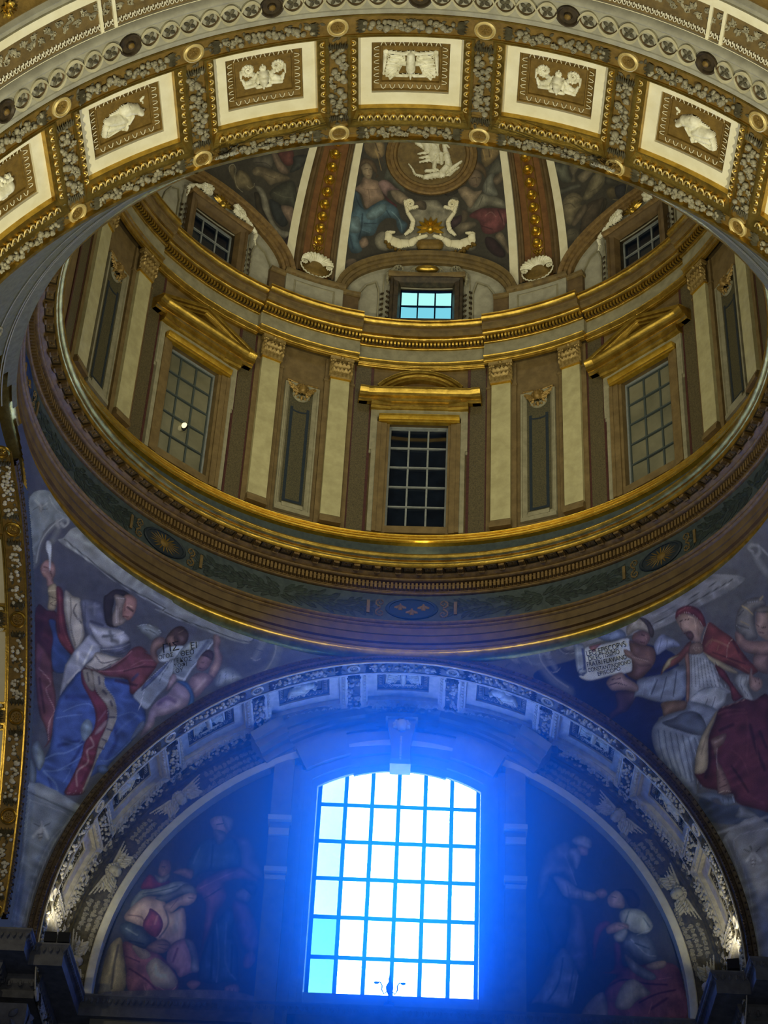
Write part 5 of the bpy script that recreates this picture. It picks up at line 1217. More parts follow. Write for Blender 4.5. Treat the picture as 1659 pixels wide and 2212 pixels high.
 ('~',(84,64,100),0.328,0.7,[-3656,3182,-3571,3285,-3433,3286]),
 ('~',(176,158,166),0.274,0.6,[-3370,3380,-3387,3247,-3603,3104]),
 ('reaching_cherub',(150,126,130),3,[-3625,3385,-3648,3529,-3608,3585,-3540,3542,-3568,3436,-3603,3371]),
 ('reaching_cherub',(50,90,148),2,[-3525,3514,-3373,3550,-3209,3449,-3156,3336,-3227,3284,-3249,3416,-3368,3487]),
 ('~',(124,128,120),0.241,0.9,[-2471,4310,-2535,4350,-2532,4405,-2453,4432,-2379,4405,-2370,4353,-2420,4331,-2462,4355]),
 ('~',(110,116,116),0.602,0.8,[-2407,4302,-2444,4187,-2467,4107]),
 ('~',(60,66,80),0.077,0.8,[-2542,4208,-2376,4201]),
 ('~',(140,144,140),0.077,0.8,[-2546,4089,-2449,4068,-2378,4105]),
 ('~',(104,112,110),0.821,0.8,[-2521,3791,-2293,3920,-2153,4107,-2137,4296,-2235,4438,-2375,4451,-2496,4385]),
 ('~',(136,140,130),0.164,0.8,[-2494,3810,-2270,3951,-2180,4129,-2182,4288,-2277,4403]),
 ('~',(96,100,92),0.678,0.8,[-6625,3721,-6821,3914,-6870,4125,-6807,4316]),
 ('~',(140,142,126),0.136,0.8,[-6626,3746,-6819,3941,-6869,4153,-6820,4323]),
 ('~',(120,122,108),0.294,0.9,[-6747,4202,-6869,4222,-6881,4284,-6795,4338,-6691,4319,-6692,4257,-6783,4248]),
 ('~',(90,92,84),0.678,0.8,[-6725,4161,-6671,4060]),
 ('upper_panel',(100,108,102),0,[-7613,4131,-7408,4365,-6770,4381,-6893,4248,-6920,4039,-6729,3786,-7010,3873]),
 ('~',(130,134,122),0.09,0.8,[-7377,4328,-7069,4304,-6758,4375]),
 ('bee',(128,130,118),2,[-7363,4177,-7302,4205,-7212,4152,-7274,4139]),
 ('~',(134,136,122),0.181,0.8,[-7314,4183,-7489,4162]),
 ('~',(134,136,122),0.203,0.8,[-7289,4186,-7273,4254]),
 ('~',(60,62,58),0.09,0.8,[-7349,4145,-7370,4087]),
 ('~',(60,62,58),0.09,0.8,[-7238,4177,-7178,4232]),
 ('lower_panel',(96,106,104),0,[-4974,1668,-4179,1699,-4285,1508,-4401,1122,-4494,704,-4538,98,-4716,26,-4765,929]),
 ('~',(124,132,126),0.497,0.9,[-4961,1641,-4604,1656,-4194,1671]),
 ('~',(60,68,68),0.113,0.8,[-4928,1570,-4577,1593,-4243,1599]),
 ('~',(130,136,126),0.113,0.8,[-4273,1544,-4401,1122,-4478,647,-4516,107]),
 ('~',(126,132,122),0.09,0.7,[-4881,1495,-4296,1536,-4433,1215,-4527,733,-4560,89]),
 ('~',(126,132,122),0.09,0.7,[-4881,1495,-4728,818,-4649,53]),
 ('lower_bee',(140,142,128),3,[-4631,1303,-4570,1244,-4575,1115,-4641,1193]),
 ('~',(146,150,136),0.271,0.8,[-4614,1258,-4683,1133]),
 ('~',(146,150,136),0.271,0.8,[-4584,1281,-4488,1193]),
 ('~',(130,134,122),0.158,0.8,[-4609,1281,-4635,1334]),
 ('~',(50,56,58),0.09,0.8,[-4646,1276,-4724,1275]),
 ('~',(50,56,58),0.09,0.8,[-4580,1304,-4523,1359]),
 ('~',(60,64,64),0.09,0.9,[-4628,1177,-4571,1212]),
 ('~',(60,64,64),0.09,0.9,[-4606,1144,-4569,1170]),
 ('T','ΓΙΣ',[-3908,3758,-3694,3873]),
 ('T','ΟΓΟΣ',[-3929,3663,-3735,3772]),
 ('T','ΕΙ',[-3522,3939,-3438,3975]),
 ('T','ΘΕΟ',[-3623,3809,-3437,3899]),
 ('T','ΕΚΟΣ',[-3643,3720,-3432,3813]),
 ('T','ΣΟΦΙ',[-3645,3649,-3472,3730]),
 ('T','ΟΥ',[-3588,3602,-3488,3655]),
]
PR = [
 ('ground',(26,34,68),0,[2226,4117,2813,4147,3265,4160,3990,4085,4455,3836,4467,3618,4334,3238,3770,3094,3885,2141,2675,3342,2175,3937]),
 ('border',(112,110,96),0,[2674,4424,3111,4405,3709,4397,4407,4402,4939,4397,5487,4375,5755,4382,6277,4089,5543,4123,5099,4154,4759,4143,4332,4151,4341,4154,3913,4214,3323,4275,3101,4259,2866,4273,2773,4301]),
 ('~',(44,44,40),0.066,0.85,[4325,4219,4837,4235,5477,4215,6076,4171]),
 ('~',(150,148,128),0.047,0.6,[4331,4189,4833,4213,5470,4193,6086,4151]),
 ('~',(44,44,40),0.038,0.8,[4435,4289,4886,4290,5381,4278,5869,4261]),
 ('~',(44,44,44),0.066,0.8,[2678,4360,2757,4262,2913,4243]),
 ('~',(140,140,128),0.066,0.8,[2645,4355,2730,4251,2907,4229]),
 ('scroll_cherub',(85,98,112),4,[3341,4367,3513,4391,3719,4362,3847,4285,3834,4213,3670,4202,3465,4253]),
 ('~',(120,134,148),0.328,0.6,[3728,4273,3596,4264]),
 ('~',(60,66,76),0.066,0.8,[3402,4364,3618,4301]),
 ('scroll',(160,160,140),1,[3078,4242,3450,4224,3855,4197,3845,4103,3729,3815,3433,3837,3065,3846,2925,3885,2865,3949,2986,3967]),
 ('scroll',(118,126,120),2,[2930,4314,2999,4332,3087,4293,3092,4240,3024,4022,3013,3961,2935,3945,2876,3978,2863,4053]),
 ('~',(44,50,86),0.241,0.85,[3053,4237,3024,4106,2989,4008]),
 ('~',(150,154,142),0.131,0.7,[2985,4303,2903,4046]),
 ('~',(50,54,66),0.055,0.9,[2999,3964,2931,3936,2872,3968,2896,4010,2960,4008,2981,3973,2940,3960,2920,3980]),
 ('scroll_cherub',(122,110,80),2,[3900,4293,4011,4360,4188,4375,4325,4290,4341,4154,4258,4082,4208,4173,4058,4238,3886,4221]),
 ('scroll_cherub',(60,50,42),2,[4188,4375,4325,4290,4341,4154,4258,4082,4235,4143,4259,4244]),
 ('~',(160,148,108),0.098,0.7,[4001,4297,4121,4329,4224,4287]),
 ('scroll_cherub',(124,84,68),4,[3993,4213,4153,4211,4235,4143,4206,4076,4098,4032,3998,4072,3919,4147]),
 ('~',(44,26,26),0.088,0.9,[4109,4169,4153,4140]),
 ('~',(60,30,30),0.088,0.9,[4042,4092,4102,4063]),
 ('~',(160,116,92),0.077,0.8,[4170,4141,4153,4092]),
 ('scroll_cherub',(110,76,60),5,[3879,4158,3998,4072,4111,4028,4206,3957,4164,3841,4023,3755,3779,3686,3652,3751,3624,3811,3729,3815,3815,4026]),
 ('~',(60,38,36),0.219,0.6,[3870,3883,4043,3792]),
 ('scroll_cherub',(138,100,78),4,[3724,4082,3820,4035,3902,3938,4055,3863,4054,3810,3883,3826,3781,3939,3714,4010]),
 ('scroll_cherub',(132,80,68),2,[3170,4244,3308,4246,3395,4237,3284,4198,3224,4169]),
 ('~',(176,138,108),0.088,0.7,[3823,3960,4031,3848]),
 ('scroll_cherub',(132,140,150),4,[4242,4011,4429,4072,4541,4002,4613,3924,4627,3854,4415,3892,4231,3874,4209,3913]),
 ('~',(80,90,104),0.077,0.8,[4397,4027,4248,3901]),
 ('~',(80,90,104),0.077,0.8,[4476,3980,4408,3905]),
 ('~',(80,90,104),0.066,0.8,[4555,3933,4537,3885]),
 ('pontiff',(72,52,58),3,[3370,3632,3673,3557,3462,3391,3319,3374,3174,3345,3174,3417,3315,3468]),
 ('pontiff',(108,116,116),4,[3784,3695,4114,3654,4274,3648,4564,3628,4363,3292,3993,3343,3676,3503,3605,3501,3704,3622]),
 ('~',(60,66,76),0.131,0.8,[4058,3607,3889,3477]),
 ('~',(60,66,76),0.109,0.8,[4212,3593,3994,3374]),
 ('~',(140,148,144),0.077,0.7,[3854,3634,3748,3505]),
 ('~',(140,148,144),0.077,0.7,[4025,3627,3843,3469]),
 ('~',(56,62,72),0.12,0.8,[4400,3607,4197,3355]),
 ('pontiff',(134,104,86),4,[3265,3782,3372,3830,3551,3840,3601,3764,3726,3637,3690,3563,3530,3614,3429,3639,3314,3666,3270,3728]),
 ('~',(50,34,40),0.077,0.9,[3304,3741,3428,3733,3556,3670]),
 ('~',(50,34,40),0.066,0.9,[3368,3789,3519,3774]),
 ('~',(170,140,116),0.066,0.7,[3524,3783,3526,3667]),
 ('pontiff',(112,82,52),4,[4005,3339,4344,3256,4292,3158,4134,3175,3963,3164,3965,3257]),
 ('pontiff',(108,38,34),4,[4790,4180,4870,4238,4984,4245,5112,4217,5222,4136,5245,4030,5195,3916,5133,3939,5125,4048,5055,4122,4930,4169,4794,4150]),
 ('~',(150,70,54),0.076,0.7,[4874,4208,5005,4218,5126,4183]),
 ('~',(190,160,130),0.033,0.8,[4800,4157,4943,4183,5073,4125,5134,4025,5138,3928]),
 ('pontiff',(154,118,86),5,[4782,4154,4936,4176,5055,4122,5130,4037,5128,3951,5148,3905,5031,3836,4985,3777,4880,3825,4819,3875,4821,3950,4782,3992,4773,4071]),
 ('pontiff',(94,60,48),3,[4810,3954,4912,3956,4926,3884,4858,3852,4819,3875]),
 ('~',(50,30,26),0.066,0.9,[4821,4112,4887,4102]),
 ('~',(50,30,26),0.066,0.9,[4908,4100,4988,4080]),
 ('~',(84,52,40),0.076,0.9,[4826,4091,4789,4037,4788,4000]),
 ('~',(70,36,32),0.066,0.9,[4787,3962,4866,3953]),
 ('~',(200,166,120),0.076,0.7,[5002,4113,5067,4051,5002,3941]),
 ('~',(120,84,60),0.076,0.7,[5098,4001,4999,3867]),
 ('pontiff',(122,50,34),5,[5276,3931,5378,3794,5494,3622,5521,3450,5553,3314,5618,3165,5539,3153,5455,3170,5287,3332,5063,3514,4939,3682,4984,3759,5133,3853]),
 ('~',(160,106,52),0.189,0.6,[5022,3716,5156,3741,5269,3668,5363,3573]),
 ('~',(156,100,50),0.076,0.7,[5115,3709,5207,3768]),
 ('~',(156,100,50),0.076,0.7,[5156,3599,5224,3648]),
 ('~',(60,20,22),0.283,0.7,[5476,3602,5473,3461]),
 ('~',(60,20,22),0.123,0.7,[5080,3610,5256,3475,5472,3302]),
 ('~',(150,86,44),0.085,0.7,[5235,3465,5367,3346,5465,3203]),
 ('~',(180,140,84),0.057,0.8,[5477,3620,5364,3591,5251,3486]),
 ('~',(170,130,80),0.047,0.8,[5259,3929,5099,3848,4984,3759]),
 ('pontiff',(164,144,88),2,[4934,3674,5042,3559,5202,3404,5302,3261,5197,3303,5031,3451,4950,3584]),
 ('pontiff',(122,62,40),3,[4836,3841,4753,3749,4639,3724,4479,3685,4249,3675,4141,3644,4224,3720,4381,3781,4561,3787,4752,3843]),
 ('pontiff',(168,144,74),2,[4545,3765,4399,3748,4348,3709,4223,3674,4182,3659,4215,3704,4365,3777]),
 ('pontiff',(134,136,122),3,[4721,3723,4928,3667,4972,3558,5026,3444,4988,3292,5068,3115,4996,3105,4902,3018,4744,2991,4540,2894,4477,3064,4328,3142,4390,3234,4416,3258,4567,3535]),
 ('~',(78,80,76),0.061,0.8,[4732,3701,4617,3518,4528,3365]),
 ('~',(166,166,146),0.043,0.6,[4748,3685,4638,3511,4556,3365]),
 ('~',(78,80,76),0.061,0.8,[4771,3675,4669,3500,4587,3345]),
 ('~',(166,166,146),0.043,0.6,[4788,3660,4690,3493,4615,3345]),
 ('~',(78,80,76),0.061,0.8,[4811,3650,4720,3482,4647,3325]),
 ('~',(166,166,146),0.043,0.6,[4827,3635,4742,3475,4674,3324]),
 ('~',(78,80,76),0.061,0.8,[4850,3625,4772,3464,4706,3304]),
 ('~',(166,166,146),0.043,0.6,[4867,3609,4793,3456,4734,3303]),
 ('~',(78,80,76),0.061,0.8,[4889,3599,4823,3446,4765,3283]),
 ('~',(166,166,146),0.043,0.6,[4906,3584,4844,3438,4793,3282]),
 ('~',(78,80,76),0.061,0.8,[4928,3574,4874,3427,4824,3262]),
 ('~',(166,166,146),0.043,0.6,[4945,3558,4896,3419,4852,3261]),
 ('~',(78,80,76),0.061,0.8,[4967,3548,4925,3408,4883,3240]),
 ('~',(166,166,146),0.043,0.6,[4984,3533,4947,3400,4911,3239]),
 ('~',(78,80,76),0.061,0.8,[5006,3522,4976,3389,4942,3218]),
 ('~',(166,166,146),0.043,0.6,[5022,3507,4998,3381,4970,3217]),
 ('~',(78,80,76),0.061,0.8,[5045,3496,5027,3370,5000,3196]),
 ('~',(166,166,146),0.043,0.6,[5061,3481,5049,3361,5028,3194]),
 ('~',(96,100,98),0.085,0.8,[4456,3262,4673,3288,4887,3238,5032,3120]),
 ('~',(60,60,60),0.078,0.8,[4503,3159,4490,3041,4527,2917]),
 ('~',(60,60,60),0.069,0.8,[4686,3162,4580,3067,4571,2930]),
 ('~',(60,60,60),0.069,0.8,[4803,3139,4658,3021]),
 ('~',(170,170,150),0.059,0.7,[4429,3212,4473,3104]),
 ('pontiff',(104,78,50),1,[4819,3819,4979,3770,4928,3667,4721,3723]),
 ('~',(160,130,84),0.047,0.8,[4797,3771,4945,3726]),
 ('~',(150,120,80),0.043,0.8,[4846,3781,4830,3722,4896,3735,4895,3698]),
 ('pontiff',(122,80,52),1,[4623,3720,4699,3712,4416,3258,4374,3272,4559,3584]),
 ('pontiff',(100,36,34),2,[5020,3474,5117,3363,5136,3217,5184,3033,5207,2994,5039,3003,5076,3167,5013,3329]),
 ('pontiff',(152,152,130),4,[5292,3247,5465,3166,5439,3112,5337,3063,5342,2915,5261,2911,5217,2983,5201,3118,5188,3196]),
 ('~',(84,86,80),0.066,0.8,[5324,3197,5253,3115,5289,2954]),
 ('~',(84,86,80),0.057,0.8,[5397,3167,5305,3094]),
 ('pontiff',(152,114,86),4,[5508,3222,5534,3201,5496,3134,5585,3068,5570,2992,5452,2960,5374,3020,5393,3104]),
 ('~',(84,52,42),0.047,0.9,[5502,3104,5486,3046]),
 ('~',(84,52,42),0.047,0.9,[5549,3075,5533,3017]),
 ('tiara_cherub',(136,100,74),5,[5683,3332,5878,3254,5774,3058,5623,3135,5588,3252]),
 ('tiara_cherub',(138,100,74),5,[5582,3671,5658,3638,5697,3516,5882,3422,6019,3340,5916,3227,5610,3383,5534,3482,5519,3583]),
 ('tiara',(98,92,72),4,[5618,3693,5762,3823,5937,3881,6135,3877,6295,3808,6307,3703,6112,3740,5992,3660,5910,3563,5865,3468,5697,3516,5665,3596]),
 ('~',(170,136,60),0.142,0.85,[5934,3863,5982,3801,6008,3720]),
 ('~',(160,130,60),0.113,0.8,[6261,3795,6353,3799]),
 ('~',(150,120,56),0.104,0.8,[5766,3734,5852,3647]),
 ('~',(52,50,42),0.094,0.8,[5690,3720,5819,3614]),
 ('~',(52,50,42),0.094,0.8,[5770,3800,5920,3820]),
 ('~',(140,140,126),0.047,0.7,[6047,3859,6214,3799]),
 ('~',(140,140,126),0.047,0.7,[5662,3722,5701,3667]),
 ('tiara_cherub',(152,118,86),5,[6038,3687,6170,3702,6342,3646,6050,3372,5920,3462,5920,3558]),
 ('tiara_cherub',(108,96,68),2,[6087,3732,6227,3723,6349,3652,6299,3609,6141,3676]),
 ('~',(50,30,26),0.076,0.9,[6009,3536,6079,3512]),
 ('~',(76,40,34),0.085,0.9,[5937,3512,6006,3470]),
 ('~',(50,30,26),0.076,0.9,[5971,3592,5990,3564]),
 ('pontiff',(118,126,124),6,[4411,3227,4752,3006,4532,2878,4393,2794,4224,2627,4128,2474,4104,2252,4049,2187,3884,2427,3741,2604,3676,2805,3682,3006,3779,3128,3985,3181,4205,3171,4332,3150]),
 ('pontiff',(80,88,92),5,[3894,3114,4079,3116,4287,3136,4473,3057,4511,2885,4397,2803,4105,2960]),
 ('~',(66,76,84),0.098,0.75,[3808,3055,3756,2802,3784,2565]),
 ('~',(150,158,150),0.098,0.6,[3844,3036,3804,2807,3819,2582]),
 ('~',(66,76,84),0.098,0.75,[3888,3016,3840,2760,3860,2507]),
 ('~',(150,158,150),0.098,0.6,[3923,2997,3887,2765,3894,2525]),
 ('~',(66,76,84),0.098,0.75,[3967,2976,3923,2718,3930,2450]),
 ('~',(150,158,150),0.098,0.6,[4002,2957,3969,2723,3962,2468]),
 ('~',(66,76,84),0.098,0.75,[4046,2937,4007,2675,3993,2395]),
 ('~',(150,158,150),0.098,0.6,[4081,2917,4052,2680,4024,2413]),
 ('~',(66,76,84),0.098,0.75,[4125,2896,4090,2632,4050,2342]),
 ('~',(150,158,150),0.098,0.6,[4159,2876,4134,2637,4080,2360]),
 ('~',(66,76,84),0.098,0.75,[4203,2855,4173,2588,4101,2290]),
 ('~',(150,158,150),0.098,0.6,[4237,2835,4216,2593,4130,2308]),
 ('~',(66,76,84),0.098,0.75,[4281,2814,4255,2544,4145,2240]),
 ('~',(150,158,150),0.098,0.6,[4315,2794,4297,2549,4173,2259]),
 ('pontiff',(100,110,110),3,[4049,2187,4232,2167,4365,2097,4573,1982,4555,1934,4483,1922,4383,1955,4345,2040,4276,2035,4440,1792,4380,1811,4185,2064]),
 ('~',(60,68,72),0.069,0.8,[4420,2061,4396,1960]),
 ('~',(60,68,72),0.069,0.8,[4485,2021,4466,1937]),
 ('~',(140,148,140),0.059,0.8,[4548,2009,4550,1936]),
 ('pontiff',(82,32,36),5,[4852,2999,5025,2981,5214,2963,5344,2891,5575,2869,5428,2556,4995,1639,4827,1711,4585,1923,4567,2029,4378,2102,4359,2145,4191,2244,4124,2402,4143,2423,4326,2420,4473,2731,4667,2897,4765,2983]),
 ('~',(38,14,26),0.294,0.7,[4475,2684,4377,2486,4261,2340]),
 ('~',(38,14,24),0.343,0.7,[5135,2657,5092,2413,5104,2133]),
 ('~',(38,16,24),0.196,0.7,[4666,2333,4732,2154,4779,1982]),
 ('~',(40,16,24),0.294,0.7,[5237,2541,5238,2356]),
 ('~',(36,14,24),0.245,0.6,[4677,2772,4900,2765]),
 ('~',(120,54,50),0.147,0.6,[4748,2952,4909,2940,5148,2857]),
 ('~',(116,50,48),0.147,0.6,[4784,2901,4961,2873,5162,2814]),
 ('~',(112,48,48),0.147,0.6,[4744,2507,4845,2360,4861,2180]),
 ('~',(110,46,46),0.196,0.5,[4674,2156,4770,1958,4936,1788]),
 ('~',(108,44,44),0.196,0.5,[5134,2769,5044,2562,4922,2368]),
 ('~',(110,48,48),0.147,0.5,[5124,2475,5058,2243]),
 ('~',(150,110,76),0.069,0.7,[4849,2995,5022,2977,5209,2955]),
 ('pontiff',(152,130,80),3,[4744,2991,4675,2912,4488,2763,4321,2422,4140,2415,4167,2516,4265,2670,4393,2794,4569,2902]),
 ('~',(112,94,60),0.147,0.6,[4456,2773,4297,2604]),
 ('pontiff',(118,84,60),3,[4515,2717,4746,2710,4678,2623,4564,2589,4497,2492,4529,2344,4549,2072,4378,2102,4414,2291,4470,2455,4491,2614]),
 ('~',(160,132,98),0.147,0.6,[4552,2667,4680,2678]),
 ('~',(156,128,96),0.098,0.7,[4549,2594,4480,2452,4467,2365]),
 ('~',(166,140,92),0.059,0.8,[4381,2110,4479,2100,4546,2064]),
 ('~',(70,42,34),0.059,0.8,[4435,2284,4530,2289]),
 ('~',(70,42,34),0.059,0.8,[4420,2216,4527,2225]),
 ('~',(70,42,34),0.059,0.8,[4409,2156,4526,2162]),
 ('ledge',(56,66,74),0,[4098,2136,4373,1959,4624,1874,4995,1639,4964,1552,4165,1825]),
 ('drapery',(104,108,100),3,[4510,1768,4561,1823,4631,1862,4794,1714,4760,1681]),
 ('lower_panel',(112,112,98),0,[4297,1609,4918,1550,4716,-49,4471,108,4426,700,4344,1265]),
 ('~',(132,132,116),0.253,0.9,[4222,1672,4570,1655,4941,1619]),
 ('~',(140,138,122),0.106,0.8,[4309,1567,4400,1016,4432,140]),
 ('~',(136,134,118),0.074,0.8,[4902,1498,4415,1532,4471,1031,4494,120]),
 ('lower_bee',(146,144,126),3,[4593,1337,4647,1280,4630,1170,4574,1132,4565,1231]),
 ('~',(152,150,132),0.253,0.85,[4604,1295,4522,1245]),
 ('~',(152,150,132),0.275,0.85,[4639,1292,4703,1183]),
 ('~',(60,60,54),0.127,0.9,[4619,1347,4608,1390]),
 ('~',(56,56,50),0.084,0.85,[4580,1332,4513,1384]),
 ('~',(56,56,50),0.084,0.85,[4676,1299,4741,1324]),
 ('~',(64,62,56),0.084,0.9,[4577,1227,4632,1208]),
 ('~',(64,62,56),0.084,0.9,[4571,1186,4618,1170]),
 ('upper_panel',(92,98,96),0,[2082,4596,2439,4483,2319,4228,2217,4180,1790,4357,1451,4471]),
 ('~',(124,126,116),0.087,0.8,[1683,4466,2008,4412,2148,4192]),
 ('bee',(118,120,110),3,[1806,4337,1944,4308,1976,4227,1857,4253]),
 ('~',(124,126,116),0.191,0.8,[1905,4300,2028,4350]),
 ('~',(124,126,116),0.191,0.8,[1850,4293,1774,4353]),
 ('~',(50,56,60),0.082,0.8,[1788,4261,1709,4230]),
 ('~',(50,56,60),0.082,0.8,[1925,4238,1962,4176]),
 ('~',(124,124,114),0.219,0.9,[2543,4362,2502,4410,2395,4406,2356,4338,2416,4298,2493,4307,2479,4351]),
 ('~',(110,112,106),0.547,0.8,[2450,4271,2478,4183,2522,4103]),
 ('~',(60,64,70),0.077,0.8,[2391,4228,2529,4206]),
 ('~',(140,140,128),0.077,0.8,[2437,4065,2518,4052,2603,4090]),
 ('~',(96,102,104),0.821,0.8,[2666,3787,2418,3984,2268,4240,2316,4417,2453,4502]),
 ('~',(132,134,124),0.137,0.8,[2650,3842,2459,4003,2313,4234,2350,4386]),
 ('~',(112,112,98),0.289,0.9,[6714,4244,6684,4303,6778,4307,6860,4241,6806,4183,6703,4185,6686,4226]),
 ('~',(110,110,98),0.772,0.8,[6688,4150,6657,3996]),
 ('~',(124,124,108),0.289,0.8,[6881,4240,6901,4098]),
 ('T','LEO·EPISCOPVS',[3093,4144,3786,4108]),
 ('T','DILECTISSIMO',[3100,4080,3641,4055]),
 ('T','FRATRI·FLAVIANO',[3046,4023,3720,3966]),
 ('T','CONSTANTINOPONO',[3033,3957,3752,3899]),
 ('T','EPISCOPO',[3172,3881,3556,3865]),
]
